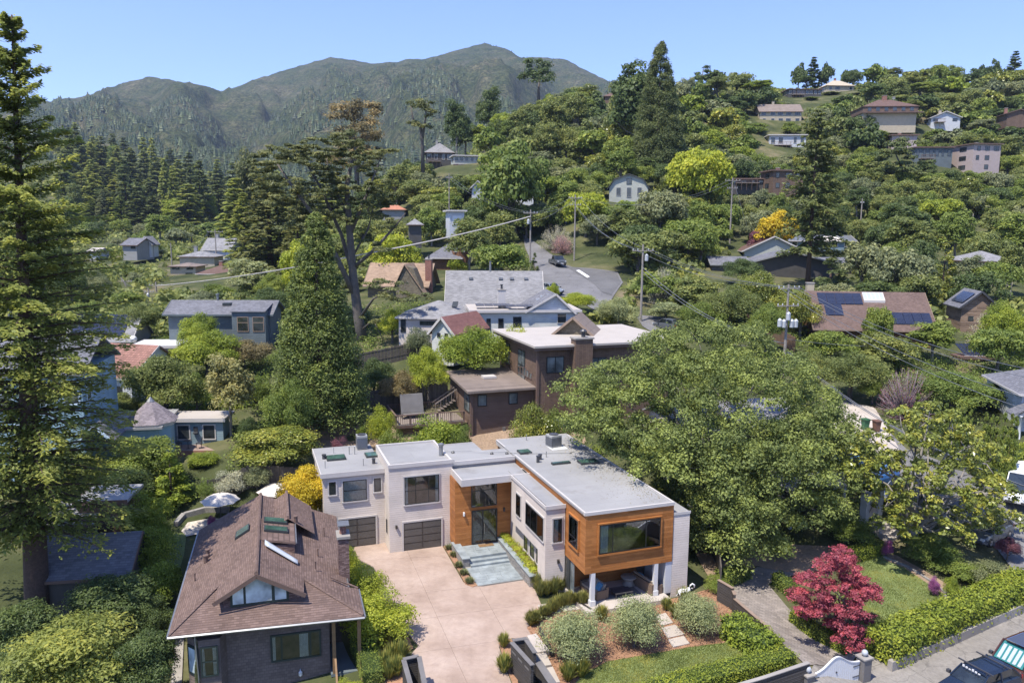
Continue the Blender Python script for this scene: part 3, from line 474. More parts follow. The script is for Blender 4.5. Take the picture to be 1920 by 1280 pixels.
# garden grounds around the white and cedar house and its neighbour
drape([(1062, 1300), (1095, 1262), (1140, 1240), (1290, 1214), (1376, 1203), (1420, 1228), (1400, 1260), (1200, 1300)], .03, 'front_lawn', 'lawn')
drape([(988, 1178), (1005, 1140), (1060, 1128), (1110, 1148), (1270, 1120), (1345, 1100), (1372, 1125), (1400, 1205), (1290, 1216), (1140, 1243), (1095, 1264), (1062, 1300), (1045, 1290), (1010, 1225)], .012, 'mulch_bed', 'mulch')
drape([(1610, 1050), (1660, 1043), (1690, 1062), (1730, 1088), (1768, 1112), (1770, 1128), (1700, 1160), (1645, 1190), (1600, 1195), (1560, 1120)], .03, 'neighbour_lawn', 'lawn')
drape([(1372, 1095), (1420, 1062), (1495, 1075), (1440, 1095), (1478, 1140), (1560, 1200), (1615, 1218), (1590, 1250), (1512, 1247), (1450, 1192), (1375, 1120)], .03, 'paver_driveway', 'paver')
drape([(1290, 1010), (1370, 1000), (1480, 1020), (1620, 1030), (1680, 1040), (1760, 1085), (1800, 1110), (1770, 1135), (1640, 1050), (1600, 1055), (1480, 1080), (1420, 1060), (1340, 1100)], .015, 'garden_soil', 'dirt')
drape([(600, 900), (570, 800), (640, 760), (720, 780), (800, 810), (900, 850), (940, 860)], .02, 'back_garden_path', 'dirt', cuts=2)
drape([(340, 996), (352, 980), (395, 972), (450, 975), (450, 985), (390, 998), (350, 1006)], .05, 'patio', 'flagstone')
drape([(300, 1040), (320, 1000), (350, 1000), (345, 1040), (330, 1090), (310, 1095)], .04, 'side_lawn', 'lawn')
drape([(318, 1300), (330, 1190), (345, 1190), (340, 1300)], .05, 'side_path', 'concrete')
drape([(690, 1300), (700, 1200), (760, 1180), (775, 1215), (752, 1232), (765, 1300)], .012, 'gravel_bed', 'mulch')
drape([(935, 1205), (957, 1198), (968, 1200), (972, 1300), (962, 1285), (945, 1240)], .03, 'gate_bed', 'mulch')
drape([(1780, 870), (1890, 830), (1960, 850), (1960, 880), (1830, 880)], .03, 'verge_lawn', 'lawn')
drape([(878, 812), (1030, 790), (1090, 800), (1100, 830), (1040, 845), (880, 850)], .03, 'back_yard_dirt', 'dirt', cuts=2)
# ------------------------------------------------------------------ the white and cedar house, local frame u (along the front), v (into the plot)
MO = onz(735.1, 1035.4, 0); MY = 19.3; _cu, _su = math.cos(R_(MY)), math.sin(R_(MY))
def mw(u, v, z=0): return (MO[0] + u * _cu - v * _su, MO[1] + u * _su + v * _cu, z)
def ml(px, py, z=0):
    p = onz(px, py, z); dx, dy = p[0] - MO[0], p[1] - MO[1]; return (dx * _cu + dy * _su, -dx * _su + dy * _cu)
H = thing('modern_house', 'white clapboard and cedar flat-roofed modern house behind the pink concrete driveway', 'house', MO, MY)
w = MB(); w.box(-4.5, -.153, 1.83, 8.3, -.4, 5.6); w.box(-.15, 4.45, 0, 5.5, -.4, 6.26); w.box(4.453, 7.4, .35, 4.7, -.4, 6.0); w.box(7.403, 9.42, .35, 2.5, -.4, 6.0)
w.box(8.45, 9.38, -8.9, .33, -.4, 2.5); w.box(8.05, 9.38, -9.25, -2.75, 2.42, 5.68); w.box(8.05, 9.4, -9.25, -7.95, -.4, 2.418); w.box(8.453, 9.38, -2.748, .34, 2.503, 5.4)
w.box(9.43, 15.3, -9.5, 4.7, -.4, 2.38); w.box(15.45, 16.6, -12.2, 2.4, -.4, 5.5); w.build('wall', 'white_siding', H)
MB().box(15.0, 15.44, -12.2, -9.52, .3, 2.38).build('patio_side_wall', 'white_wall', H)
# roofs and parapets
r = MB(); r.box(-4.62, -.16, 1.72, 8.42, 5.6, 5.72); r.box(0.0, 4.3, .15, 5.35, 6.262, 6.3); r.box(4.46, 7.5, .2, 4.8, 6.02, 6.14); r.box(7.5, 9.3, .2, 2.6, 6.02, 6.142); r.box(9.3, 15.3, -12.1, 4.6, 6.16, 6.24);
r.box(8.15, 9.32, -9.15, -1.6, 5.69, 5.76); r.box(4.55, 9.3, -2.64, .1, 5.62, 5.72); r.box(15.5, 16.55, -12.15, 2.35, 5.505, 5.55); r.build('roof', 'membrane', H)
t = MB()
for a in [(-.15, 4.45, 0, .15, 6.265, 6.45), (-.15, 4.45, 5.35, 5.5, 6.265, 6.45), (-.15, 0, .152, 5.348, 6.265, 6.45), (4.3, 4.45, .152, 5.348, 6.265, 6.45)]: t.box(*a)
t.box(-4.68, -.156, 1.66, 1.72, 5.4, 5.74); t.box(-4.68, -4.62, 1.722, 8.42, 5.4, 5.74); t.box(-.2, 4.62, -.06, -.003, 6.2, 6.47)
t.box(4.38, 9.5, -2.74, -2.64, 5.3, 5.78); t.box(4.38, 4.48, -2.638, .0, 5.3, 5.78); t.box(9.2, 9.36, -2.638, -1.4, 5.52, 5.76); t.box(4.5, 9.2, -2.638, .25, 5.3, 5.36)
t.box(4.46, 9.3, .1, .2, 5.95, 6.24); t.box(8.0, 9.39, -9.33, -9.252, 5.55, 5.8); t.box(7.98, 8.05, -9.25, -2.76, 5.6, 5.8)
t.box(9.32, 9.42, -12.3, .2, 6.1, 6.3); t.box(9.42, 15.42, -12.32, -12.2, 6.1, 6.3); t.box(15.32, 15.42, -12.2, 4.7, 6.1, 6.29); t.box(9.3, 15.3, 4.6, 4.7, 6.1, 6.28); t.box(4.46, 7.4, 4.8, 4.86, 5.95, 6.2); t.box(9.3, 9.4, 2.6, 4.6, 5.9, 6.26)
t.box(15.43, 16.64, -12.24, -12.2, 5.4, 5.57); t.build('parapet', 'white_trim', H)
# cedar parts
c = MB(); c.box(4.27, 8.45, -1.45, .34, .42, 5.3); c.build('cedar_entry_wall', 'cedar_boards', H)
c = MB(); c.box(9.42, 15.4, -12.25, 4.6, 2.4, 6.1); c.build('cedar_upper_box', 'cedar_boards', H)
c = MB(); c.box(9.6, 14.9, -9.56, -9.505, .3, 2.38); c.build('cedar_patio_wall', 'cedar_boards', H)
# garage doors: frame grid and eight glazed panels each
def garage(a0, a1, z0, z1, v):
    f = MB(); P = face_pt('f', v); fbox(f, P, a0, a1, .004, .03, z0, z1)
    cols = [a0, (a0 + a1) / 2, a1]; n = 4; d = f.build('garage_door', 'bronze', H)
    for i in range(2):
        for j in range(n):
            h = (z1 - z0) / n; fbox(MB(), P, cols[i] + .05, cols[i + 1] - .05, .032, .045, z0 + j * h + .045, z0 + (j + 1) * h - .045).build('garage_panel', 'garage_panel', d)
    t = MB(); fbox(t, P, a0 - .12, a0 - .003, .003, .07, 0, z1 + .12); fbox(t, P, a1 + .003, a1 + .12, .003, .07, 0, z1 + .12); fbox(t, P, a0, a1, .003, .07, z1 + .003, z1 + .12); t.build('door_trim', 'white_trim', H)
garage(.85, 3.6, 0.02, 2.1, 0); garage(-3.5, -.85, .05, 2.17, 1.83)
window(H, 'f', 0, .95, 3.45, 3.45, 5.47, vs=(1.75, 2.68), hs=(4.45,), trim='white_trim', inter=True, curtain=((1.0, 1.2), (3.2, 3.4)))
window(H, 'f', 1.83, -3.12, -1.45, 3.5, 5.03, hs=(4.3,), trim='white_trim', inter=True, curtain=((-3.07, -2.8), (-1.8, -1.5), (-2.9, -1.7)))
window(H, 'f', 1.83, -.91, -.42, 4.0, 5.02, trim='white_trim'); window(H, 'f', 1.83, -4.1, -3.63, 4.1, 5.05, trim='white_trim')
window(H, 'l', -.15, .85, 1.1, 1.15, 2.15, name='side_window'); window(H, 'l', 8.05, -4.72, -3.9, 3.38, 4.86, trim='white_trim', inter=True, curtain=((-4.1, -3.95),))
window(H, 'l', 8.05, -8.98, -5.82, 3.38, 4.88, vs=(-7.9, -6.75), trim='white_trim', inter=True, curtain=((-6.7, -6.2), (-6.15, -5.9)))
for a, b in ((-5.15, -4.4), (-6.42, -5.6), (-7.42, -6.82)): window(H, 'l', 8.45, a, b, 1.0, 2.1, fm='dark_frame', trim='white_trim')
window(H, 'f', -9.25, 8.56, 9.13, 3.36, 4.88, trim='white_trim', inter=True, curtain=((8.62, 8.9),))
window(H, 'l', 9.42, -11.3, -9.95, 3.57, 5.38, inter=True, curtain=((-11.2, -10.5),), hs=(4.15,)); window(H, 'f', -12.25, 10.32, 14.45, 3.59, 5.4, vs=(11.2, 13.47), inter=True, curtain=((10.38, 10.9), (13.65, 14.35)))
t = MB()
for P, a0, a1, z0, z1 in ((face_pt('f', -12.25), 10.2, 14.57, 3.47, 5.52), (face_pt('l', 9.42), -11.42, -9.83, 3.45, 5.5)):
    fbox(t, P, a0, a1, .003, .14, z0, z0 + .09); fbox(t, P, a0, a1, .003, .10, z1 - .09, z1); fbox(t, P, a0, a0 + .09, .003, .1, z0 + .092, z1 - .092); fbox(t, P, a1 - .09, a1, .003, .1, z0 + .092, z1 - .092)
t.build('cedar_window_trim', 'cedar_boards', H)
# entry: tall window above a double glass door
window(H, 'f', -1.45, 5.46, 7.36, 3.25, 5.25, hs=(4.45,), inter=True, fm='dark_frame'); d = window(H, 'f', -1.45, 5.48, 7.4, .5, 3.0, vs=(6.3,), inter=True, fm='black_frame', fw=.09, name='front_door')
m = MB(); m.tube([(6.4, -1.62, 1.2), (6.4, -1.62, 2.0)], .02, 6); m.build('door_handle', 'chrome', d)
for u in (4.9, 7.92): m = MB(); m.box(u - .05, u + .05, -1.53, -1.452, 2.72, 2.98); m.lathe([(.06, 2.7), (.075, 2.75), (.075, 2.92), (.05, 2.97)], (u, -1.57), 8); m.build('wall_lamp', 'lamp_glass' if u < 5 else 'bronze', H)
for u, v, z in ((.33, 0, 1.78), (8.93, -9.25, 1.95)): MB().box(u - .07, u + .07, v - .14, v - .003, z, z + .22).build('wall_lamp', 'bronze', H)
# patio sliding doors on the left side of the covered patio
m = MB(); m.box(9.43, 9.5, -9.95, -9.2, .3, 2.38); f = m.build('patio_door', 'dark_frame', H); MB().box(9.505, 9.52, -9.9, -9.3, .4, 2.3).build('pane', 'glass_pale', f)
MB().box(9.5, 9.56, -10.45, -9.96, .32, 2.36).build('patio_door', 'glass_pale', H); MB().box(14.4, 14.95, -9.64, -9.57, .32, 2.3).build('dark_doorway', 'interior', H)
for u in (10.0, 14.32):
    m = MB(); m.box(u - .13, u + .13, -12.25, -11.99, .3, 2.39); m.box(u - .17, u + .17, -12.29, -11.95, .3, .62); m.build('post', 'white_paint', H)
# skylights and roof pipes
def skyl(u0, u1, v0, v1, z, zz=.14):
    s = MB().box(u0, u1, v0, v1, z, z + zz).build('skylight', 'dark_frame', H); MB().box(u0 + .05, u1 - .05, v0 + .05, v1 - .05, z + zz + .002, z + zz + .012).build('pane', 'skylight_green', s)
skyl(-3.9, -2.5, 4.65, 5.8, 5.72); skyl(-1.0, -.1, 4.6, 5.7, 5.72); skyl(9.8, 10.72, .25, 1.15, 6.24); skyl(11.1, 12.5, -2.9, -2.55, 6.24); skyl(13.1, 14.5, -3.5, -2.6, 6.24)
for u, v, z, r0, h in ((-.7, 3.1, 5.72, .12, .35), (-4.05, 5.4, 5.72, .14, .3), (10.35, -1.9, 6.24, .12, .45), (10.75, -1.3, 6.24, .13, .35), (-1.7, 5.9, 5.72, .03, .6), (-2.1, 6.0, 5.72, .03, .6), (-1.5, 2.8, 5.72, .025, .5), (-4.2, 3.1, 5.72, .025, .5), (11.4, -.9, 6.24, .03, .4), (-3.2, 6.6, 5.72, .02, .4), (11.6, 3.9, 6.24, .03, .4)):
    MB().lathe([(r0, z), (r0, z + h), (r0 * 1.25, z + h + .002), (r0 * 1.25, z + h + .05), (r0 * .5, z + h + .07)], (u, v), 8).build('roof_pipe', 'galvanised' if r0 < .1 else 'dark_metal', H)
MB().lathe([(.16, 6.3), (.16, 7.05), (.22, 7.06), (.22, 7.2), (.1, 7.25)], (4.05, 1.7), 10).build('roof_flue', 'galvanised', H)
for u, v in ((5.2, 2.6), (7.9, 1.4), (9.0, 1.1), (13.5, -.6), (10.3, .2)): MB().lathe([(.14, 6.14), (.14, 6.2), (.04, 6.3)], (u, v), 8).build('roof_drain_cap', 'dark_metal', H)
m = MB(); pts = [(4.3, 3.2), (5.2, 2.65), (6.6, 2.2), (7.9, 1.45), (9.0, 1.15), (10.3, .3), (13.4, -.55), (13.9, -.3)]; m.tube([(a, b, 6.28) for a, b in pts], .02, 5); m.build('roof_conduit', 'galvanised', H)
# terrace under the cedar box
m = MB(); m.box(9.3, 15.05, -12.9, -9.21, -.2, .29); m.build('terrace_slab', 'pale_concrete', H)
# stoop: landing, steps, side wall
S = thing('entry_steps', 'bluestone landing and three steps in front of the glass entry door', 'steps', MO, MY)
m = MB(); m.box(4.35, 7.6, -3.2, -1.46, -.1, .42)
m.build('landing_base', 'stone_grey', S); m = MB(); m.box(4.12, 4.6, -4.0, -1.0, -.1, .58); m.build('side_wall', 'stone_grey', S); MB().box(4.08, 4.64, -4.05, -1.0, .585, .65).build('wall_cap', 'bluestone', S)
for i, (v, z) in enumerate(((-3.5, .48), (-3.85, .32), (-4.2, .16))): MB().box(4.65, 7.55, v, v + (.36 if i else .3), z - .16 if i == 2 else z - .16, z).build('step', 'bluestone', S)
rs = random.Random(3)
def stones(par, u0, u1, v0, v1, z, rows, name='paving_stone', mat='bluestone', th=.03, lo=.5, hi=1.1):
    dv = (v1 - v0) / rows; bank = []
    for i in range(rows):
        u = u0
        while u < u1 - .05:
            w = min(rs.uniform(lo, hi), u1 - u)
            if u1 - u - w < .25: w = u1 - u
            MB().box(u + .006, u + w - .006, v0 + i * dv + .006, v0 + (i + 1) * dv - .006, z - th, z + rs.uniform(0, .006)).build(name, mat, par); u += w
stones(S, 4.66, 7.55, -3.2, -1.5, .45, 5)
PV = thing('entry_pavement', 'bluestone pavement between the driveway and the entry steps', 'pavement', MO, MY); MB().box(4.3, 7.5, -6.95, -3.86, -.08, .015).build('bedding', 'concrete', PV); stones(PV, 4.33, 7.48, -6.92, -4.22, .035, 7)
d = MB().box(5.9, 7.0, -2.1, -1.6, .462, .475).build('doormat', 'porch_post', None, loc=MO, rz=R_(MY), label='brown doormat on the bluestone landing at the glass door', cat='doormat')
# stone planter beside the bay
PL = thing('stone_planter', 'long raised stone planter with bluestone cap under the white bay windows', 'planter', MO, MY)
MB().box(7.72, 8.4, -8.0, -1.6, -.1, .72).build('soil', 'mulch', PL); MB().box(7.48, 7.7, -8.2, -1.5, -.1, .74).build('mortar_core', 'concrete', PL)
for i in range(6):
    z = i * .125
    u = -8.2
    while u < -1.6:
        l = rs.uniform(.22, .5)
        MB().box(7.44 - rs.uniform(0, .025), 7.478, u + .01, min(u + l, -1.5) - .012, z + .008, z + .117).build('stone', 'stone_grey', PL); u += l
MB().box(7.38, 7.78, -8.28, -1.46, .745, .80).build('cap', 'bluestone', PL); MB().box(7.782, 8.42, -8.28, -8.02, .745, .80).build('cap', 'bluestone', PL); MB().box(7.7, 8.42, -8.22, -8.0, -.1, .74).build('end_wall', 'stone_grey', PL)
# driveway cast in slabs
def slabs(poly, cuts, th, gap, par, mat, name='slab', z=0.):
    bm = bmesh.new(); bm.faces.new([bm.verts.new((q[0], q[1], 0)) for q in poly])
    for (p0, p1) in cuts:
        d = Vector((p1[0] - p0[0], p1[1] - p0[1], 0)).normalized(); bmesh.ops.bisect_plane(bm, geom=bm.verts[:] + bm.edges[:] + bm.faces[:], plane_co=(p0[0], p0[1], 0), plane_no=(-d.y, d.x, 0))
    for f in bm.faces[:]:
        pts = [v.co.copy() for v in f.verts]; c = sum(pts, Vector()) / len(pts); out = []
        n = len(pts)
        for i in range(n):
            a, b, e = pts[i - 1], pts[i], pts[(i + 1) % n]; d1 = (b - a).normalized(); d2 = (e - b).normalized(); s = 1 if f.normal.z > 0 else -1
            n1 = Vector((-d1.y, d1.x, 0)) * s; n2 = Vector((-d2.y, d2.x, 0)) * s; q = (n1 + n2); q = q / max(q.dot(n1), .4) if q.length > .1 else n1; out.append(b + q * gap)
        MB().prism([(q.x, q.y) for q in out], z - th, z).build(name, mat, par)
    bm.free()
out = [ml(*q) for q in [(628, 1026), (704, 1018), (720, 1017)]] + [(-.16, 1.8), (-.16, -.02), (3.7, -.02)] + [ml(*q) for q in [(869, 1091), (883, 1098), (905, 1099), (984, 1087), (1003, 1105), (1018, 1140), (988, 1177), (1002, 1199), (962, 1196), (940, 1200), (936, 1213), (946, 1244), (966, 1300), (782, 1300), (772, 1224), (785, 1210), (762, 1185), (740, 1130), (700, 1062)]]
D = thing('driveway', 'pink stamped concrete driveway in front of the two garage doors', 'driveway', MO, MY)
MB().prism(out, -.3, -.03).build('joint_bed', 'concrete', D)
cuts = [(ml(792, 1095), ml(875, 1278)), (ml(900, 1103), ml(942, 1177)), (ml(757, 1115), ml(873, 1102)), (ml(819, 1156), ml(921, 1142)), (ml(813, 1219), ml(936, 1201)), (ml(690, 1050), ml(835, 1042)), (ml(700, 1060), ml(757, 1150))]
slabs(out, cuts[:6], .1, .007, D, 'pink_concrete', z=.02)
# lavender strip beside the driveway, stepping slabs to the terrace and through the front bed
B2 = thing('strip_bed', 'narrow bark-covered bed with five small tufts between driveway and entry steps', 'flower bed', MO, MY)
MB().prism([(3.75, -.1), (4.25, -.1), (4.05, -4.1), (4.28, -6.9), (3.95, -7.0), (3.6, -6.5), (3.72, -4)], -.05, .05).build('bark_mulch', 'mulch', B2)
for i, (a, b, c_, d_) in enumerate([((1008, 1135), (1040, 1130), (1052, 1147), (1016, 1152)), ((1043, 1129), (1078, 1125), (1092, 1142), (1056, 1146))]):
    P4 = [ml(*q) for q in (a, b, c_, d_)]; s = MB().prism(P4, 0, .06).build('stepping_slab', 'pale_concrete', None, loc=MO, rz=R_(MY), label=('left' if i == 0 else 'right') + ' one of two pale concrete slabs between driveway and covered terrace', cat='paving slab', group='slabs from driveway to terrace')
for i, q4 in enumerate([[(1228, 1155), (1248, 1150), (1262, 1168), (1240, 1174)], [(1240, 1178), (1266, 1172), (1283, 1190), (1252, 1197)], [(1252, 1200), (1282, 1193), (1293, 1207), (1262, 1214)]]):
    MB().prism([ml(*q) for q in q4], -.05, .07).build('garden_step', 'pale_concrete', None, loc=MO, rz=R_(MY), label=['upper', 'middle', 'lowest'][i] + ' pale concrete step between the second and third olive bushes', cat='step', group='concrete steps in the front bed')
for i, q4 in enumerate([[(988, 1200), (1005, 1196), (1030, 1228), (1006, 1232)], [(1000, 1232), (1022, 1228), (1034, 1252), (1012, 1256)], [(1014, 1258), (1036, 1253), (1050, 1282), (1024, 1286)]]):
    MB().prism([ml(*q) for q in q4], 0, .3 - .08 * i).build('concrete_step', 'pale_concrete', None, loc=MO, rz=R_(MY), label=['topmost', 'middle', 'lowest'][i] + ' wide concrete step behind the dark sliding gate', cat='step', group='steps beside the gate')
# things on the roof and behind
def ac(loc, yaw, label, mat, s=.9, h=.95, round_=False):
    a = thing('air_conditioner', label, 'air conditioner', loc, yaw); m = MB()
    m.box(-s / 2, s / 2, -s / 2, s / 2, .06, h); m.build('housing', mat, a); g = MB()
    for k in range(10): z = .14 + k * (h - .25) / 10; g.box(-s / 2 - .015, s / 2 + .015, -s / 2 - .015, s / 2 + .015, z, z + .028)
    g.build('louvres', 'dark_metal' if not round_ else 'ac_grey', a); MB().lathe([(s * .42, h), (s * .42, h + .06), (s * .1, h + .09)], (0, 0), 12).build('fan_grille', 'dark_metal', a)
    f = MB(); [f.box(x - .06, x + .06, y - .06, y + .06, 0, .06) for x in (-s * .4, s * .4) for y in (-s * .4, s * .4)]; f.build('feet', 'dark_metal', a)
ac(mw(13.0, 1.6, 6.24), MY + 10, 'grey square air conditioner near the oak on the right roof', 'ac_grey'); ac(mw(-.95, 7.35, 5.72), MY, 'grey slatted air conditioner on the far left roof', 'ac_grey', .8, 1.1)
ac(mw(10.6, 10.2, g1(*mw(10.6, 10.2)[:2])), MY, 'green air conditioner on the ground behind the white house', 'ac_green', 1.1, .95)
MB().box(-.1, 1.2, -.9, .4, 0, .02).build('roof_mat', 'white_paint', None, loc=mw(12.6, 1.5, 6.243), rz=R_(MY), label='white sheet on the roof beside the right air conditioner', cat='mat')
# patio furniture
def sofa(loc, yaw, L, label, pill):
    s = thing('outdoor_sofa', label, 'sofa', loc, yaw); m = MB(); m.box(0, L, 0, .85, 0, .32); m.box(0, L, .7, .86, .32, .72); m.box(0, .12, 0, .7, .32, .58); m.box(L - .12, L, 0, .7, .32, .58); m.build('frame', 'rattan', s)
    n = 2 if L > 1.6 else 1
    for k in range(n): a = .13 + k * (L - .26) / n; MB().box(a, a + (L - .3) / n, .03, .68, .322, .46).build('seat_cushion', 'cushion', s); MB().slab([(a, .5, .47), (a + (L - .3) / n, .5, .47), (a + (L - .3) / n, .66, .86), (a, .66, .86)], .12, (0, 1, 0)).build('back_cushion', 'cushion', s)
    for (u, v) in pill: c = MB(); c.slab([(u, v, .48), (u + .42, v, .48), (u + .42, v + .22, .84), (u, v + .22, .84)], .13, (0, 1, 0)); c.build('pillow', 'cushion_blue', s)
sofa(mw(14.9, -12.1, .3), MY + 100, 2.1, 'rattan sofa with two blue cushions at the right wall of the covered patio', ((.15, .35), (1.3, .3)))
sofa(mw(10.2, -9.9, .3), MY - 80, 1.9, 'rattan sofa with one blue pillow behind the left white post', ((1.2, .3),))
m = MB().lathe([(.36, 0), (.42, .08), (.3, .2), (.3, .45), (.5, .52), (.52, .58), (.48, .6)], (0, 0), 16).build('side_table', 'concrete', None, True, loc=mw(13.4, -10.4, .3), label='round pedestal table by the cedar wall of the covered patio', cat='table')
ru = MB().box(11.1, 13.6, -11.9, -10.4, .295, .305).build('outdoor_rug', 'asphalt', None, loc=MO, rz=R_(MY), label='grey rug on the covered patio floor', cat='rug')
tb = thing('coffee_table', 'low dark coffee table on the patio rug', 'table', mw(12.3, -11.6, .306), MY); MB().box(-.6, .6, -.35, .35, .3, .36).build('tabletop', 'dark_metal', tb)
for a in (-.55, .5):
    for b in (-.3, .25): MB().box(a, a + .05, b, b + .05, 0, .3).build('leg', 'dark_metal', tb)
# white animal sculpture by the pier
sc_ = thing('animal_sculpture', 'white openwork animal sculpture standing at the foot of the white pier', 'sculpture', mw(15.9, -13.0, .05), MY - 5); m = MB()
for y in (-.12, .12): m.tube([(-.35, y, .6), (-.1, y * 1.4, .72), (.15, y * 1.2, .66), (.35, y, .78)], [.05, .06, .06, .05], 6)
m.tube([(-.45, 0, .45), (-.35, 0, .62), (-.1, 0, .7), (.2, 0, .68), (.38, 0, .82)], [.05, .1, .12, .1, .07], 8); m.build('body', 'white_paint', sc_, True)
for x, y in ((-.35, -.12), (-.3, .12), (.22, -.12), (.27, .12)): MB().tube([(x, y, .62), (x + .05, y, .32), (x, y, 0)], [.05, .03, .035], 6).build('leg', 'white_paint', sc_, True)
m = MB(); m.tube([(.36, 0, .8), (.42, 0, 1.0), (.55, 0, 1.08), (.68, 0, .98), (.7, 0, .84), (.6, 0, .74), (.5, 0, .8)], [.05, .05, .05, .06, .05, .04, .03], 7); m.build('head', 'white_paint', sc_, True); MB().tube([(-.44, 0, .5), (-.55, 0, .35), (-.52, 0, .2)], [.03, .02, .015], 5).build('tail', 'white_paint', sc_, True)
# ------------------------------------------------------------------ bungalow, bottom left
BO = onz(315, 1192, 3.0); BY = 16
B = thing('shingle_bungalow', 'brown shingled bungalow with a big hipped roof and triangular dormer window', 'house', (BO[0], BO[1], 0), BY)
m = MB(); m.box(.75, 7.75, .75, 13.2, -2.6, 2.93); m.box(7.752, 8.5, 3.4, 13.2, -2.6, 2.9); m.prism([(.8, .75), (1.35, .1), (2.35, .1), (2.6, .75)], -2.6, 2.5); m.build('wall', 'grey_shingle_wall', B)
RZ = 5.4
r = MB(); th = .14
r.slab([(0, 0, 3), (2.15, 2.3, 4.18), (2.15, .75, 4.18), (4.2, .75, RZ), (4.0, 13.1, RZ), (0, 14, 3)], th); r.slab([(4.2, .75, RZ), (6.5, .75, 4.12), (6.55, 2.2, 4.09), (9.5, -.35, 2.93), (9.45, 2.85, 2.94), (8.9, 3.05, 2.98), (8.9, 14.2, 3), (4.0, 13.1, RZ)], th)
r.slab([(0.02, 0.02, 2.995), (9.48, -.34, 2.925), (6.57, 2.25, 4.08), (2.17, 2.35, 4.17)], th); r.slab([(5.75, 8.2, 5.42), (7.3, 8.4, 4.2), (7.2, 13.3, 4.2), (5.65, 13.1, 5.42)], .05); r.slab([(4.9, 8.2, 4.93), (5.75, 8.2, 5.42), (5.65, 13.1, 5.42), (4.8, 13.1, 4.93)], .05)
r.slab([(4.25, 5.3, 5.405), (6.15, 5.3, 5.02), (6.1, 8.6, 5.02), (4.2, 8.6, 5.41)], .12); r.build('roof', 'brown_shingle_roof', B)
m = MB(); m.tube([(4.2, .73, RZ + .03), (4.0, 13.1, RZ + .03)], .11, 6); m.tube([(5.75, 8.3, 5.46), (5.65, 13.1, 5.46)], .1, 6); m.tube([(6.6, 2.2, 4.12), (9.45, -.3, 2.97)], .07, 5); m.tube([(2.15, 2.35, 4.2), (.05, .05, 3.02)], .07, 5); m.tube([(8.0, 3.3, 3.6), (9.45, 2.85, 2.98)], .06, 5); m.build('ridge_tiles', 'brown_shingle_roof', B)
m = MB(); m.box(4.35, 6.1, 5.36, 8.5, 4.4, 4.95); m.prism([(2.5, 2.34), (6.3, 2.34), (6.3, 1.18), (2.5, 1.18)], 3.3, 4.05); m.slab([(2.6, 1.2, 3.4), (6.2, 1.2, 3.4), (6.2, 1.2, 4.12), (4.2, 1.2, 5.22), (2.6, 1.2, 4.3)], .6, (0, 1, 0)); m.build('dormer_wall', 'dark_brick', B)
g = MB(); g.tube([(-.03, -.03, 2.9), (9.52, -.39, 2.84)], .07, 5); g.tube([(9.55, -.36, 2.86), (9.5, 2.9, 2.86)], .06, 5); g.tube([(-.05, 0, 2.9), (-.05, 14, 2.9)], .07, 5); g.tube([(8.95, 3.1, 2.9), (8.95, 14.2, 2.9)], .06, 5); g.tube([(6.2, 5.3, 4.98), (6.15, 8.6, 4.98)], .05, 5); g.tube([(1.2, .05, 2.9), (1.3, .0, .5), (1.3, .0, -2.5)], .04, 5); g.build('gutter', 'galvanised', B)
m = MB(); 
for s, (a, b) in enumerate((((2.05, .66, 4.02), (4.2, .66, 5.3)), ((4.2, .66, 5.3), (6.6, .66, 3.94)))): m.bar(a, b, .05, .22)
m.build('bargeboard', 'brown_trim', B)
# triangular dormer window: dark frame, three panes
f = MB(); f.slab([(2.85, 1.17, 3.56), (5.75, 1.17, 3.56), (5.75, 1.17, 4.32), (4.2, 1.17, 5.12), (2.85, 1.17, 4.38)], .06, (0, -1, 0)); w = f.build('dormer_window', 'green_frame', B)
for pl in ([(2.97, 3.7), (3.5, 3.7), (3.5, 4.58), (2.97, 4.3)], [(3.62, 3.7), (4.9, 3.7), (4.9, 4.66), (4.2, 5.02), (3.62, 4.7)], [(5.05, 3.7), (5.62, 3.7), (5.62, 4.3), (5.05, 4.58)]): MB().slab([(a, 1.108, b) for a, b in pl], .012, (0, -1, 0)).build('pane', 'blind_glass', w)
for u, v in ((4.35, 8.3), (4.4, 6.9)):
    s = MB().slab([(u, v - .4, 5.5), (u + 1.35, v - .4, 5.24), (u + 1.35, v + .35, 5.24), (u, v + .35, 5.5)], .18).build('skylight', 'dark_frame', B); MB().slab([(u + .07, v - .33, 5.505), (u + 1.28, v - .33, 5.27), (u + 1.28, v + .28, 5.27), (u + .07, v + .28, 5.505)], .012).build('pane', 'skylight_green', s)
s = MB().slab([(2.7, 7.6, 4.72), (3.5, 7.6, 5.2), (3.5, 8.6, 5.2), (2.7, 8.6, 4.72)], .16).build('skylight', 'dark_frame', B); MB().slab([(2.77, 7.67, 4.775), (3.43, 7.67, 5.17), (3.43, 8.53, 5.17), (2.77, 8.53, 4.775)], .012).build('pane', 'skylight_green', s)
m = MB(); m.loft([[(4.5 + 1.75 * t, 4.9 - .35 * math.cos(a) * (1 - .3 * t) + (-.9) * t, 5.33 - 1.0 * t + .16 * math.sin(a)) for a in [math.pi * k / 6 for k in range(7)]] for t in (0, .15, .5, .85, 1)]); m.build('dome_skylight', 'dome_white', B, True)
m = MB(); m.box(8.5, 9.1, 4.3, 5.25, -2.6, 5.35); m.build('chimney', 'dark_brick', B); MB().box(8.42, 9.18, 4.22, 5.33, 5.352, 5.5).build('chimney_cap', 'concrete', B); m = MB(); m.lathe([(.2, 5.5), (.17, 5.95)], (8.8, 4.8), 10); m.build('chimney_pot', 'terracotta_tile', B); MB().box(8.5, 9.15, 4.4, 5.2, 6.05, 6.1).build('rain_cap', 'galvanised', B)
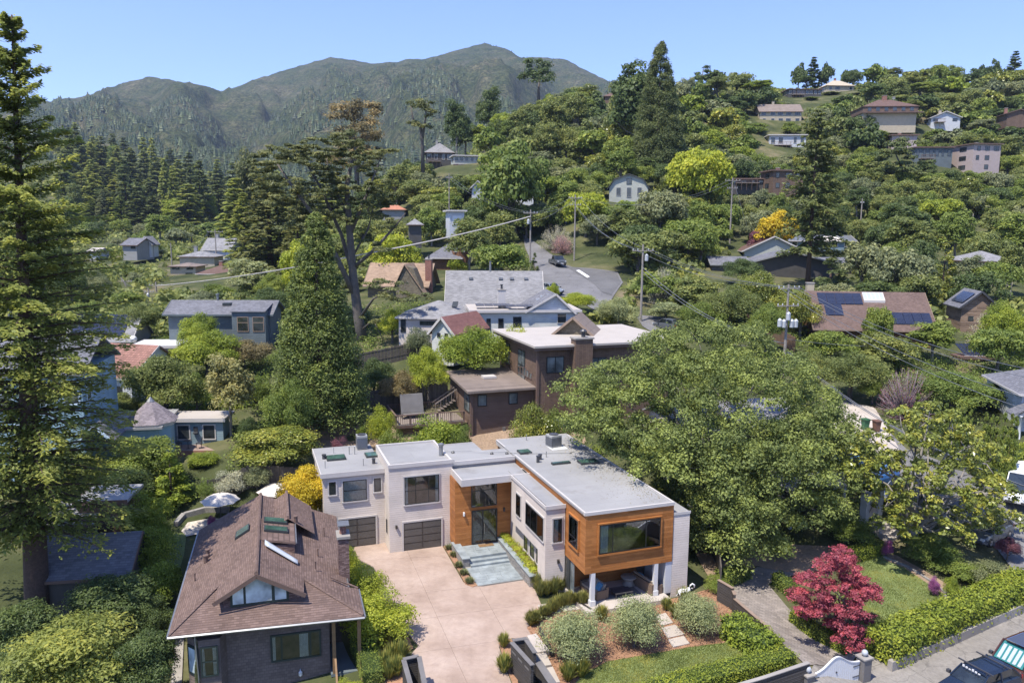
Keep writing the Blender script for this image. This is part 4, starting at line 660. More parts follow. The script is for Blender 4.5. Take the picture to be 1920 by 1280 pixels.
for u, v, z, r0, h in ((1.1, 7.1, 3.6, .13, .4), (1.15, 7.7, 3.65, .11, .45), (6.2, 8.4, 5.0, .11, .4), (.7, 5.2, 3.4, .04, .4), (7.4, 6.0, 3.75, .04, .4), (7.2, 3.9, 3.9, .04, .4), (7.9, 9.6, 3.5, .03, .5)): MB().lathe([(r0, z), (r0, z + h), (r0 * 1.3, z + h + .003), (r0 * 1.3, z + h + .06)], (u, v), 8).build('roof_vent', 'brown_trim', B)
window(B, 'f', .75, 4.75, 7.3, .45, 1.95, fm='green_frame', vs=(5.3, 6.75), fw=.09, inter=True, curtain=((4.85, 5.0), (6.2, 6.65))); window(B, 'f', .1, 1.42, 2.25, .55, 2.15, fm='green_frame', hs=(1.35,), fw=.07, inter=True, curtain=((1.5, 1.62), (2.0, 2.17)))
m = MB(); m.slab([(.78, .72, .55), (1.33, .09, .55), (1.33, .09, 2.1), (.78, .72, 2.1)], .05, (-.75, -.66, 0)); w = m.build('window', 'green_frame', B); MB().slab([(.83, .6, .68), (1.27, .1, .68), (1.27, .1, 1.98), (.83, .6, 1.98)], .02, (-.75, -.66, 0)).build('pane', 'blind_glass', w)
window(B, 'f', .75, 5.7, 6.7, -2.3, -.85, fm='green_frame', pane='curtain', name='lower_door'); window(B, 'f', .75, 7.0, 7.7, -1.6, -1.0, fm='green_frame', fw=.06)
m = MB(); m.lathe([(.03, -.5), (.1, -.42), (.1, -.25), (.02, -.15)], (6.2, .6), 8); m.box(6.17, 6.23, .6, .75, -.2, -.15); m.build('wall_lantern', 'lamp_glass', B)
# porch
MB().box(7.753, 9.3, .2, 3.38, -.55, -.4).build('porch_floor', 'slate_lap', B)
for u, v in ((7.95, .3), (9.25, .2), (9.25, 2.8)): MB().box(u - .09, u + .09, v - .09, v + .09, -.4 if v > 1 else -2.4, 2.8).build('porch_post', 'porch_post', B)
for k in range(5): MB().box(8.1, 9.2, -.12 - k * .3, .2 - k * .3, -.6 - k * .18 - .06, -.6 - k * .18).build('porch_step', 'weathered_wood', B)
for u in (8.0, 9.27): m = MB(); m.bar((u, .2, .45), (u, -1.6, -.75), .1, .08); m.bar((u, .2, -.1), (u, -1.6, -1.3), .06, .06); [m.bar((u, .1 - k * .2, .35 - k * .133), (u, .1 - k * .2, -.6 - k * .133), .03, .03) for k in range(9)]; m.build('stair_rail', 'porch_post', B)
# ------------------------------------------------------------------ general house builder
def house(name, label, px, pxr, yb, ye, yr, Y, yaw=0, D=None, roof='gable', ridge='u', wall='white_siding', rm='grey_shingle_roof', wins=(), trim='white_trim', over=.45, fm='dark_frame', sink=2.5, auto=None, wtrim=None, group=None, wallh=None):
    o = atY(px, yb, Y); dep = Y * math.cos(PIT) + (HC - o[2]) * math.sin(PIT)
    W = (pxr - px) / FPX * dep / max(.35, math.cos(R_(yaw))); D = D or W * .7; he = atY(px, ye, Y)[2] - o[2]; hr = atY(px, yr, Y + (D / 2 if ridge == 'u' and roof != 'flat' else 0))[2] - o[2]
    if roof in ('flat', 'shed'): hr = he
    h = thing(name, label, 'house', o, yaw, group); m = MB(); m.box(0, W, 0, D, -sink, he); k = .16; v = over
    if roof == 'gable' and ridge == 'u':
        for x in (0, W): m.slab([(x, 0, he), (x, D, he), (x, D / 2, hr - .05)], .02, (1 if x == 0 else -1, 0, 0))
    if roof == 'gable' and ridge == 'v':
        for y in (0, D): m.slab([(0, y, he), (W, y, he), (W / 2, y, hr - .05)], .02, (0, 1 if y == 0 else -1, 0))
    m.build('wall', wall, h); r = MB(); t = MB()
    if roof == 'gable':
        sl = (hr - he)
        if ridge == 'u':
            e = he - sl * v / (D / 2); r.slab([(-v, -v, e), (W + v, -v, e), (W + v, D / 2, hr), (-v, D / 2, hr)], k); r.slab([(-v, D / 2, hr), (W + v, D / 2, hr), (W + v, D + v, e), (-v, D + v, e)], k)
            t.bar((-v - .02, -v - .03, e - k / 2), (W + v + .02, -v - .03, e - k / 2), .05, .18); [t.bar((x, -v, e - k / 2), (x, D / 2, hr - k / 2), .05, .24) or t.bar((x, D / 2, hr - k / 2), (x, D + v, e - k / 2), .05, .24) for x in (-v - .02, W + v + .02)]
        else:
            e = he - sl * v / (W / 2); r.slab([(-v, -v, e), (W / 2, -v, hr), (W / 2, D + v, hr), (-v, D + v, e)], k); r.slab([(W / 2, -v, hr), (W + v, -v, e), (W + v, D + v, e), (W / 2, D + v, hr)], k)
            t.bar((-v, -v - .03, e - k / 2), (W / 2, -v - .03, hr - k / 2), .05, .24); t.bar((W / 2, -v - .03, hr - k / 2), (W + v, -v - .03, e - k / 2), .05, .24); t.bar((-v - .03, -v, e - k / 2), (-v - .03, D + v, e - k / 2), .05, .18)
    elif roof == 'hip':
        q = min(D, W) / 2; a, b = ((q, D / 2), (W - q, D / 2)) if W >= D else ((W / 2, q), (W / 2, D - q)); e = he - .12; c = [(-v, -v, e), (W + v, -v, e), (W + v, D + v, e), (-v, D + v, e)]; A_, B_ = (a[0], a[1], hr), (b[0], b[1], hr)
        F = [(c[0], c[1], B_, A_), (c[1], c[2], B_), (c[2], c[3], A_, B_), (c[3], c[0], A_)] if W >= D else [(c[0], c[1], A_), (c[1], c[2], B_, A_), (c[2], c[3], B_), (c[3], c[0], A_, B_)]
        for f_ in F: r.slab(list(f_), k)
        for i in range(4): p, q_ = c[i], c[(i + 1) % 4]; t.bar((p[0], p[1], e - k / 2), (q_[0], q_[1], e - k / 2), .07, .18)
    elif roof == 'flat':
        r.box(-v, W + v, -v, D + v, he + .002, he + .22); t.box(-v - .04, W + v + .04, -v - .04, -v - .003, he - .06, he + .26); t.box(-v - .04, -v - .003, -v, D + v, he - .06, he + .26)
    elif roof == 'gambrel':
        for y in (0, D): m2 = MB().slab([(0, y, he), (W, y, he), (W * .86, y, he + (hr - he) * .62), (W / 2, y, hr - .05), (W * .14, y, he + (hr - he) * .62)], .05, (0, 1 if y == 0 else -1, 0)).build('gable_wall', wall, h)
        P_ = [(-v, he - .3), (W * .13, he + (hr - he) * .64), (W / 2, hr), (W * .87, he + (hr - he) * .64), (W + v, he - .3)]
        for i in range(4): (a, za), (b, zb) = P_[i], P_[i + 1]; r.slab([(a, -v, za), (b, -v, zb), (b, D + v, zb), (a, D + v, za)], k)
    r.build('roof', rm, h)
    if t.v: t.build('fascia', trim, h)
    if auto:
        n, rows = auto
        for j in range(rows):
            for i in range(n):
                if rs.random() < .14: continue
                c_ = W * (i + .5 + rs.uniform(-.08, .08)) / n; q_ = rs.uniform(.16, .34); z0 = he * (j + .32) / rows; z1 = he * (j + .8) / rows; wins = tuple(wins) + (('f', c_ / W - q_ / n, z0 / he, c_ / W + q_ / n, z1 / he),)
        for j in range(rows): wins = tuple(wins) + (('l', .3, (j + .32) / rows, .6, (j + .8) / rows),)
    for (f_, a, z0, b, z1) in wins:
        s = W if f_ in 'fb' else D; pl = {'f': 0, 'b': D, 'l': 0, 'r': W}[f_]
        window(h, f_, pl, a * s, b * s, z0 * he, z1 * he, fm=fm, trim=wtrim, vs=((a + b) / 2 * s,) if (b - a) * s > 1.3 else (), fw=.07)
    return h, W, D, he, hr
def solar(par, name, p0, du, dv, nu, nv, gap=.04, th=.05, lift=.12):
    """array of panels on a plane: corner p0, edge vectors of one panel du, dv; a part of the roof it is bolted to"""
    p0, du, dv = Vector(p0), Vector(du), Vector(dv); nrm = du.cross(dv).normalized(); nrm = nrm if nrm.z > 0 else -nrm
    for i in range(nu):
        for j in range(nv):
            a = p0 + du * i + dv * j + nrm * lift; u_, v_ = du * (1 - gap / du.length), dv * (1 - gap / dv.length); q = [a, a + u_, a + u_ + v_, a + v_]
            MB().slab([tuple(x) for x in q], th, tuple(-nrm)).build('solar_panel', 'solar_cells', par)
def chim(par, u, v, z0, z1, s=.7, mat='red_brick', pot=True):
    MB().box(u - s / 2, u + s / 2, v - s / 2, v + s / 2, z0, z1).build('chimney', mat, par); MB().box(u - s / 2 - .06, u + s / 2 + .06, v - s / 2 - .06, v + s / 2 + .06, z1 + .002, z1 + .12).build('chimney_cap', 'concrete', par)
    if pot: MB().lathe([(.14, z1 + .12), (.12, z1 + .6), (.2, z1 + .62), (.2, z1 + .7)], (u, v), 8).build('chimney_pot', 'dark_metal', par)
# brown modern house behind (same orientation as the white one)
K = thing('brown_modern_house', 'three-storey dark brown flat-roofed house with tall square chimney behind the white house', 'house', MO, MY)
m = MB(); m.box(10.6, 16.85, 16.1, 24, 1.5, 7.7); m.build('lower_wall', 'brown_lap', K); m = MB(); m.box(16.87, 31, 15.0, 26.5, 1.5, 11.6); m.build('upper_wall', 'brown_boards', K)
m = MB(); m.slab([(10.0, 15.3, 7.95), (16.86, 15.4, 7.95), (16.86, 24.3, 8.35), (10.1, 24.2, 8.35)], .22); m.build('lower_roof', 'roof_board_tan', K)
m = MB(); m.box(16.3, 31.8, 14.3, 27.2, 11.62, 11.9); m.build('upper_roof_edge', 'brown_trim', K); MB().box(16.15, 31.9, 14.15, 27.3, 11.902, 12.1).build('upper_roof', 'off_white_roof', K)
m = MB(); m.box(20.2, 22.0, 13.9, 15.0, 1.5, 12.6); m.build('chimney', 'brown_boards', K); MB().box(16.7, 16.95, 14.9, 15.15, 1.5, 11.6).build('corner_post', 'brown_trim', K); MB().box(10.45, 10.7, 15.9, 16.2, 1.5, 7.6).build('corner_post', 'brown_trim', K); MB().box(20.1, 22.1, 13.8, 15.1, 12.602, 12.75).build('chimney_cap', 'concrete', K); MB().lathe([(.2, 12.75), (.2, 13.2), (.35, 13.25), (.35, 13.35), (.2, 13.5)], (21.2, 14.4), 10).build('chimney_cowl', 'dark_metal', K)
MB().slab([(18.1, 15.0, 7.2), (20.19, 15.0, 7.2), (20.19, 15.0, 9.4), (17.2, 15.0, 9.4)], .02, (0, -1, 0)) 
for f_, pl, a, b, z0, z1, vs in (('f', 15.0, 17.7, 19.5, 9.3, 10.9, (18.6,)), ('f', 15.0, 22.3, 24.0, 9.2, 10.6, (23.1,)), ('f', 15.0, 27.6, 30.3, 9.2, 10.6, (29,)), ('f', 15.0, 17.6, 19.8, 3.0, 5.0, ()), ('l', 16.87, 18.6, 20.6, 7.9, 10.9, (19.6,)), ('l', 16.87, 23.2, 24.7, 8.8, 11.0, ()), ('f', 16.1, 11.2, 12.1, 6.3, 7.4, ()), ('f', 16.1, 14.3, 15.2, 6.3, 7.4, ()), ('l', 10.6, 16.6, 18.5, 5.6, 7.3, ())):
    window(K, f_, pl, a, b, z0, z1, vs=vs, hs=((z0 + z1) / 2,) if pl == 16.87 and vs else (), pane='glass_pale', fw=.07)
for i in range(5): window(K, 'l', 16.87, 16.6 + i * .85, 17.3 + i * .85, 8.45, 9.1 + .12 * (2 - abs(i - 2)), pane='glass_pale', fm='brown_trim')
MB().box(12.9, 14.2, 19.5, 20.6, 8.18, 8.4).build('skylight', 'white_trim', K)
MB().box(10.3, 10.595, 17.2, 18.4, 4.3, 4.5).build('bay_shelf', 'brown_trim', K); MB().box(13.7, 13.95, 15.95, 16.09, 3.6, 4.1).build('meter_box', 'galvanised', K)
# deck with railing and swing chair, left of the brown house
dk = thing('garden_deck', 'weathered raised wooden deck with slatted railing left of the brown house', 'deck', MO, MY)
for i in range(16): MB().box(3.6, 10.2, 17.0 + i * .3, 17.0 + i * .3 + .28, 4.75, 4.8).build('deck_board', 'weathered_wood', dk)
m = MB(); m.box(3.6, 10.2, 17, 17.12, 4.5, 4.748); m.box(3.6, 3.72, 17.122, 21.8, 4.5, 4.748); [m.box(x, x + .12, y, y + .12, 1.5, 4.498) for x in (3.62, 6.8, 9.9) for y in (17.13, 21.5)]; m.build('deck_frame', 'brown_trim', dk)
m = MB(); m.box(3.55, 10.2, 16.95, 17.12, 5.68, 5.75); m.box(3.55, 3.7, 17.122, 21.8, 5.68, 5.75); m.box(3.72, 9.0, 21.7, 21.8, 5.68, 5.75); [m.box(3.6 + k * 1.3, 3.7 + k * 1.3, 17, 17.1, 4.8, 5.68) for k in range(6)]; m.build('handrail', 'brown_trim', dk)
m = MB(); [m.box(3.62 + k * .2, 3.66 + k * .2, 17.02, 17.06, 4.85, 5.67) for k in range(33)]; [m.box(3.61, 3.65, 17.2 + k * .2, 17.24 + k * .2, 4.85, 5.67) for k in range(23)]; [m.box(3.8 + k * .2, 3.84 + k * .2, 21.72, 21.76, 4.85, 5.67) for k in range(26)]; m.build('balusters', 'brown_trim', dk, kind='stuff')
x0 = mw(4.6, 19.6, 4.81); sw = thing('canopy_bench', 'grey garden bench with a tall tilted canopy on the wooden deck', 'bench', x0, MY); m = MB(); m.slab([(0, 0, .5), (2.2, 0, .5), (2.2, .6, 2.2), (0, .6, 2.2)], .06, (0, .9, .3)); m.build('canopy', 'gate_grey', sw); m = MB(); m.box(0, 2.2, -.5, .05, .4, .47); m.build('seat', 'gate_grey', sw); m = MB(); [m.box(a, a + .08, b, b + .08, 0, .6) for a in (0, 2.12) for b in (-.5, .1)]; m.build('leg', 'gate_grey', sw)
def fence(poly, h, name, label, mat='fence_boards', board=.2, world=True, z=None, th=.04, group=None, top=None):
    f = thing(name, label, 'fence', (0, 0, 0), 0, group)
    for i in range(len(poly) - 1):
        a, b = Vector(poly[i][:2]), Vector(poly[i + 1][:2]); L = (b - a).length; n = max(1, int(L / board)); zz = gz([a.x + (b.x - a.x) * k / n for k in range(n + 1)], [a.y + (b.y - a.y) * k / n for k in range(n + 1)])
        for k in range(n):
            p, q = a.lerp(b, (k + .03) / n), a.lerp(b, (k + .97) / n); hh = h + rs.uniform(-.03, .03); d = (q - p).normalized() * th; nn = (-d.y, d.x); zk = float(min(zz[k], zz[k + 1])) if z is None else z
            MB().prism([(p.x, p.y), (q.x, q.y), (q.x + nn[0], q.y + nn[1]), (p.x + nn[0], p.y + nn[1])], zk - .2, zk + hh).build('board', mat, f)
        m = MB(); [m.bar((a.x, a.y, float(zz[0]) + t), (b.x, b.y, float(zz[-1]) + t), .06, .09) for t in (h * .25, h * .8)]; m.build('rail', mat, f)
    return f
fence([mw(-1, 23.2), mw(4, 23), mw(10, 22.6)], 1.9, 'wooden_fence', 'old upright-board fence behind the wooden deck', board=.3)
fence([mw(-12.5, 9.0), mw(-5.0, 9.3)], 1.9, 'trellis_fence', 'dark fence with climbing roses behind the cream umbrellas', board=.35)
fence([mw(-1.5, 33), mw(9, 33)], 1.8, 'wooden_fence', 'dark board fence at the foot of the big bare-limbed cypress', board=.35)
# stairs at the deck
st = thing('garden_stairs', 'wooden stairs with sloping handrails rising from deck to the brown house', 'stairs', mw(8.2, 20.6, 4.8), MY)
for k in range(7): MB().box(.3 * k, .3 * k + .3, 0, 1.0, .18 * k, .18 * k + .05).build('tread', 'weathered_wood', st)
for y in (0, 1.0): m = MB(); m.bar((0, y, .95), (2.2, y, 2.3), .07, .1); [m.bar((x, y, x * .6), (x, y, .95 + x * .61), .05) for x in (0, .55, 1.1, 1.65, 2.2)]; m.build('handrail', 'weathered_wood', st)
# ------------------------------------------------------------------ left neighbours
h, W, D, he, hr = house('blue_shed', 'small blue shed with two white-framed windows beside the brick steps', 318, 417, 834, 789, 789, 66, 4, 2.6, 'flat', wall='blue_lap', rm='off_white_roof', over=.25)
for a in (.17, .64): window(h, 'f', 0, a * W, a * W + .95, .55, 1.75, fm='dark_frame', trim='white_trim')
m = MB(); m.lathe([(.1, 1.0), (.25, 1.08), (.25, 1.15), (.12, 1.2)], (W * .5, -.12), 8); m.box(W * .5 - .17, W * .5 + .17, -.1, -.003, 1.2, 1.65); m.build('wall_fountain', 'dark_metal', h)
o = h.location; zz = o.z
bt = thing('brick_terrace', 'red brick terrace with steps in front of the blue shed', 'terrace', (o.x, o.y, zz), 4)
MB().box(.1, 5.0, -1.9, -.01, -1.2, .03).build('paving', 'red_brick', bt)
for k in range(8): MB().box(3.9, 5.0, -1.92 - k * .55, -1.9 - k * .55 + .55 if k == 0 else -1.37 - k * .55, -.2 * k - .35, -.2 * k - .2).build('step', 'red_brick', bt)
def chairset(loc, yaw, label):
    c = thing('garden_chair', label, 'chair', loc, yaw); m = MB(); [m.bar((a, b, 0), (a, b, .45), .03) for a in (-.2, .2) for b in (-.2, .2)]; m.build('leg_frame', 'dark_metal', c); MB().box(-.23, .23, -.23, .23, .45, .48).build('seat', 'dark_metal', c); m = MB(); [m.bar((a, .22, .48), (a, .3, .95), .025) for a in (-.2, -.07, .07, .2)]; m.bar((-.22, .3, .95), (.22, .3, .95), .03); m.build('backrest', 'dark_metal', c)
chairset((o.x + 1.2, o.y - 1.0, zz + .03), 60, 'dark metal garden chair left of the small table before the blue shed'); chairset((o.x + 3.0, o.y - 1.0, zz + .03), -60, 'dark metal garden chair right of the small table before the blue shed')
tb = thing('garden_table', 'small dark round table in front of the blue shed', 'table', (o.x + 2.1, o.y - 1.1, zz + .03)); MB().lathe([(.35, .7), (.35, .73)], (0, 0), 14).build('tabletop', 'dark_metal', tb); MB().lathe([(.2, 0), (.03, .05), (.03, .7)], (0, 0), 8).build('leg', 'dark_metal', tb)
V = thing('blue_victorian_house', 'pale blue victorian house with octagonal turret, half hidden by the tall left redwood', 'house', atY(120, 850, 58), 12)
m = MB(); m.box(-6, 1.6, 0, 9, -2, 6.3); m.box(1.602, 6.2, 3.0, 9, -2, .95); m.build('wall', 'blue_wall', V); m = MB(); m.slab([(-6.4, -.4, 6.3), (2.0, -.4, 6.3), (2.0, 4.5, 8.6), (-6.4, 4.5, 8.6)], .16); m.slab([(-6.4, 4.5, 8.6), (2.0, 4.5, 8.6), (2, 9.4, 6.3), (-6.4, 9.4, 6.3)], .16); m.build('roof', 'slate_shingle_roof', V)
m = MB(); m.box(1.605, 6.6, 2.6, 9.2, .952, 1.15); m.build('flat_roof', 'membrane', V)
for x in (-4.3, -1.9, .3): window(V, 'f', 0, x, x + 1.05, 3.9, 5.7, fm='blue_white_trim', trim='blue_white_trim', hs=(4.8,), pane='glass_pale')
window(V, 'r', 1.6, 1.0, 2.0, 3.9, 5.7, fm='blue_white_trim', trim='blue_white_trim', hs=(4.8,), pane='glass_pale'); window(V, 'f', 0, -3.2, -2.0, .6, 2.4, fm='blue_white_trim', trim='blue_white_trim', pane='glass_pale')
for k in range(2): s = MB().box(3.2 + .0 * k, 4.8, 4.2 + k * 1.3, 4.9 + k * 1.3, 1.152, 1.27).build('roof_hatch', 'weathered_boards', V)
cx, cy = 5.35, 4.6; oct_ = lambda r, z, n=8: [(cx + r * math.cos(math.pi * (2 * k + 1) / n), cy + r * math.sin(math.pi * (2 * k + 1) / n), z) for k in range(n)]
m = MB(); m.loft([oct_(1.75, -2), oct_(1.75, 1.0)]); m.build('turret_wall', 'blue_wall', V); m = MB(); m.loft([oct_(2.0, 1.0), oct_(2.05, 1.3)]); m.build('turret_cornice', 'white_trim', V)
m = MB(); m.loft([oct_(2.15, 1.3), oct_(.3, 2.9)]); m.build('turret_roof', 'violet_shingle_roof', V); MB().lathe([(.34, 2.9), (.1, 3.2), (.02, 3.3)], (cx, cy), 8).build('turret_finial', 'galvanised', V)
m = MB(); m.bar((1.2, -1.0, 1.0), (2.5, -1.0, 2.4), .08, .2); m.bar((2.5, -1.0, 2.4), (3.8, -1.0, 1.0), .08, .2); m.build('porch_gable', 'blue_white_trim', V); m = MB(); m.slab([(1.2, -1, 1.0), (2.5, -1, 2.4), (2.5, 2.9, 2.4), (1.2, 2.9, 1.0)], .1); m.slab([(2.5, -1, 2.4), (3.8, -1, 1.0), (3.8, 2.9, 1.0), (2.5, 2.9, 2.4)], .1); m.build('porch_roof', 'slate_shingle_roof', V)
# shingled cottage far left
h, W, D, he, hr = house('dark_cottage', 'dark wooden cottage with grey shingle roof under the tall left redwood', 70, 226, 1118, 1082, 1003, 43.5, 10, 5.2, 'gable', 'u', 'dark_wall', 'slate_shingle_roof', trim='brown_trim', over=.3)
h2, W2, D2, he2, hr2 = house('dark_cottage', 'low dark red-brown outbuilding with flat roof behind the cottage', 150, 232, 1000, 945, 930, 49.5, 8, 3, 'flat', wall='brown_boards', rm='membrane', trim='brown_trim', over=.2, fm='dark_frame')
house('grey_shingle_annex', 'grey-roofed annex between the dark cottage and the blue victorian house', 60, 165, 1010, 985, 945, 48, 10, 4.5, 'gable', 'u', 'dark_wall', 'grey_shingle_roof', trim='brown_trim', over=.2)
house('tile_roof_house', 'white stucco house with terracotta tile roof left of the olive-green tree', 165, 262, 778, 700, 642, 76, -14, 8, 'gable', 'u', 'white_wall', 'terracotta_tile', over=.3, wins=(('f', .55, .45, .8, .75),))
h, W, D, he, hr = house('solar_roof_house', 'low house with long rows of solar panels behind the terracotta roof', 125, 240, 660, 636, 590, 92, 6, 7, 'gable', 'u', 'grey_wall', 'grey_shingle_roof', over=.3)
sl = (hr - he) / (D / 2); solar(h, '', (.2, .3, he + .3 * sl), (1.05, 0, 0), (0, 1.6, 1.6 * sl), int(W / 1.05) - 1, 2)
h, W, D, he, hr = house('white_roof_annex', 'flat white-roofed building with a small satellite dish beside the solar roof', 246, 328, 675, 652, 652, 88, 6, 5, 'flat', wall='grey_wall', rm='white_paint', over=.2)
def dish(loc, yaw, label):
    d = thing('satellite_dish', label, 'satellite dish', loc, yaw); m = MB(); m.tube([(0, 0, 0), (0, 0, .6)], .03, 5); m.build('mast', 'galvanised', d); m = MB(); m.loft([[(r * math.cos(a), -.1 - .25 * r * r + y0, .8 + r * math.sin(a)) for a in [6.283 * k / 12 for k in range(12)]] for r, y0 in ((.05, .12), (.25, .1), (.4, .02))]); m.build('reflector', 'white_paint', d, True)
dish(h.matrix_basis @ Vector((.3, .3, he + .2)), 20, 'round satellite dish on the flat white roof'); dish(atY(158, 640, 84), 10, 'small round satellite dish near the terracotta roof')
h, W, D, he, hr = house('slate_blue_house', 'long slate-blue clapboard house with dark roof behind the olive trees', 318, 505, 640, 585, 562, 93, 3, 5.5, 'gable', 'u', 'slate_lap', 'slate_shingle_roof', trim='slate_lap', over=.5, wins=(('f', .38, .25, .45, .8),))
m = MB(); m.box(W * .66, W - .2, -1.5, -.01, -2, he + .3); m.build('front_bay', 'slate_lap', h); MB().slab([(W * .65, -1.7, he + .3), (W - .1, -1.7, he + .3), (W - .1, 2, he + .95), (W * .65, 2, he + .95)], .1).build('bay_roof', 'slate_shingle_roof', h)
for a in (.71, .86): window(h, 'f', -1.5, a * W, a * W + 1.35, 1.4, 3.2, fm='tan_trim', hs=(2.5,), fw=.08)
MB().lathe([(.15, hr - .4), (.15, hr + .6), (.22, hr + .62), (.22, hr + .8)], (W * .42, D / 2), 8).build('roof_flue', 'galvanised', h); MB().box(W * .5, W * .58, D / 2 - 1.4, D / 2 - .6, hr - .55, hr - .25).build('skylight', 'dark_frame', h)
# centre: grey roofed white houses
h, W, D, he, hr = house('grey_roof_white_house', 'white house with a big grey shingle gable roof left of the hill road', 846, 1008, 612, 562, 507, 98, 2, 7.5, 'gable', 'u', 'white_siding', 'grey_shingle_roof', over=.8, wins=(('l', .3, .4, .4, .75), ('l', .5, .4, .6, .75)))
for a in (.2, .55, .68, .85): MB().box(a * W, a * W + .5, D * .32, D * .38, he + (hr - he) * .7, he + (hr - he) * .7 + .25).build('roof_vent', 'galvanised', h)
MB().lathe([(.14, hr - .2), (.14, hr + 1.2), (.2, hr + 1.25)], (W * .45, D / 2), 8).build('roof_flue', 'galvanised', h)
h, W, D, he, hr = house('hipped_wing_house', 'white wing with hipped grey roof and dark strip window left of the red roof', 748, 880, 636, 592, 562, 90, -4, 8, 'hip', wall='white_siding', rm='grey_shingle_roof', over=.35, wins=(('f', .3, .62, .55, .8), ('f', .03, .3, .1, .85)))
MB().slab([(W * .72, 2.0, he + 1.0), (W * .8, 2.0, he + 1.0), (W * .8, 3.0, he + 1.5), (W * .72, 3.0, he + 1.5)], .1).build('skylight', 'dark_frame', h)
h, W, D, he, hr = house('red_roof_outbuilding', 'small white outbuilding with red shingle roof and gable end', 810, 852, 640, 618, 592, 84, -28, 7, 'gable', 'v', 'pale_lap', 'red_shingle_roof', over=.35, wins=(('f', .25, .4, .4, .8), ('f', .6, .4, .75, .8)))
h, W, D, he, hr = house('solar_white_house', 'white two-storey house with flat solar terrace and square white chimney', 886, 1085, 645, 585, 548, 90, 7, 7, 'flat', wall='pale_lap', rm='off_white_roof', over=.35, wins=(('f', .05, .4, .09, .8), ('f', .13, .4, .17, .8), ('f', .24, .4, .29, .8), ('f', .38, .45, .46, .85), ('l', .2, .4, .4, .8), ('l', .6, .4, .75, .8)))
chim(h, W * .3, 3.4, he, he + 2.3, .9, 'white_trim'); solar(h, '', (.5, 1.2, he + .5), (1.05, .0, 0), (0, 1.7, .12), 4, 1); solar(h, '', (4.2, .2, he + .5), (1.05, 0, 0), (0, 1.7, .12), 5, 1)
m = MB(); m.slab([(W * .52, -.02, he - .0), (W + 1.5, -.02, he - 2.3), (W * .78, -.02, he + 2.0)], .12, (0, 1, 0)); m.build('gable_wall', 'grey_lap', h); m = MB(); m.slab([(W * .52 - .4, -.4, he + .02), (W * .78, -.4, he + 2.15), (W * .78, 7.4, he + 2.15), (W * .52 - .4, 7.4, he + .02)], .15); m.slab([(W * .78, -.4, he + 2.15), (W + 1.9, -.4, he - 2.3), (W + 1.9, 7.4, he - 2.3), (W * .78, 7.4, he + 2.15)], .15); m.build('gable_roof', 'slate_shingle_roof', h)
m = MB(); m.bar((W * .52 - .4, -.45, he - .05), (W * .78, -.45, he + 2.08), .06, .22); m.bar((W * .78, -.45, he + 2.08), (W + 1.9, -.45, he - 2.37), .06, .22); m.build('bargeboard', 'white_trim', h); window(h, 'f', -.02, W * .8, W * .8 + 1.1, he - 1.4, he - .2, fm='white_trim')
for a, b in ((.63, 2.5), (.68, 3.2), (.73, 2.0)): MB().box(a * W, a * W + .5, b, b + .5, he + .9 + (a - .6) * 6, he + 1.15 + (a - .6) * 6).build('roof_light', 'dome_white', h)
h, W, D, he, hr = house('brown_gable_roof_house', 'low brown-roofed gable with two skylights behind the brown flat roof', 1040, 1108, 645, 622, 592, 80, -14, 4.5, 'gable', 'v', 'tan_shingle_wall', 'roof_board_tan', trim='tan_trim', over=.5)
for a in (.12, .34): MB().slab([(a * W, 1.2, he + a * 2 * (hr - he) + .05), ((a + .16) * W, 1.2, he + (a + .16) * 2 * (hr - he) + .05), ((a + .16) * W, 2.4, he + (a + .16) * 2 * (hr - he) + .05), (a * W, 2.4, he + a * 2 * (hr - he) + .05)], .08).build('skylight', 'dark_frame', h)
h, W, D, he, hr = house('tan_roof_house', 'brown shingled house with tan roof and red brick chimney right of the bare-limbed cypress', 690, 800, 570, 530, 492, 122, -6, 8, 'gable', 'u', 'tan_shingle_wall', 'tan_shingle_roof', trim='tan_trim', over=.6)
m = MB(); m.slab([(W * .55, -2.5, 0), (W + .2, -2.5, 0), (W + .2, -2.5, he * .6), (W * .85, -2.5, hr * .92), (W * .7, -2.5, hr * .98), (W * .56, -2.5, he * .8)], 2.6, (0, 1, 0)); m.build('front_gable', 'tan_shingle_wall', h); chim(h, W + .3, 1, -1, hr + .7, 1.0); MB().slab([(W * .5, -2.8, he * .75), (W * .71, -2.8, hr + .12), (W * .71, 3.5, hr + .12), (W * .5, 3.5, he * .75)], .15).build('front_roof', 'tan_shingle_roof', h); MB().slab([(W * .71, -2.8, hr + .12), (W + .5, -2.8, he * .55), (W + .5, 1, he * .55), (W * .71, 3.5, hr + .12)], .15).build('front_roof', 'tan_shingle_roof', h)
h, W, D, he, hr = house('turret_house', 'brown shingled victorian with grey roof and pointed turret', 806, 862, 500, 482, 457, 148, -5, 8, 'hip', wall='brown_shingle_wall', rm='slate_shingle_roof', over=.7)
tt = MB(); cxx = W * .98; tt.lathe([(1.75, -1), (1.75, he + 3.6)], (cxx, 1.5), 8); tt.build('turret_wall', 'brown_shingle_wall', h); MB().lathe([(2.0, he + 3.6), (.1, he + 6.2), (.04, he + 7.2)], (cxx, 1.5), 8).build('turret_roof', 'slate_shingle_roof', h)
for a in (-.9, .5): window(h, 'f', -.12, cxx + a - .1, cxx + a + .6, he + 1.0, he + 3.0, fm='white_trim', pane='glass_pale')
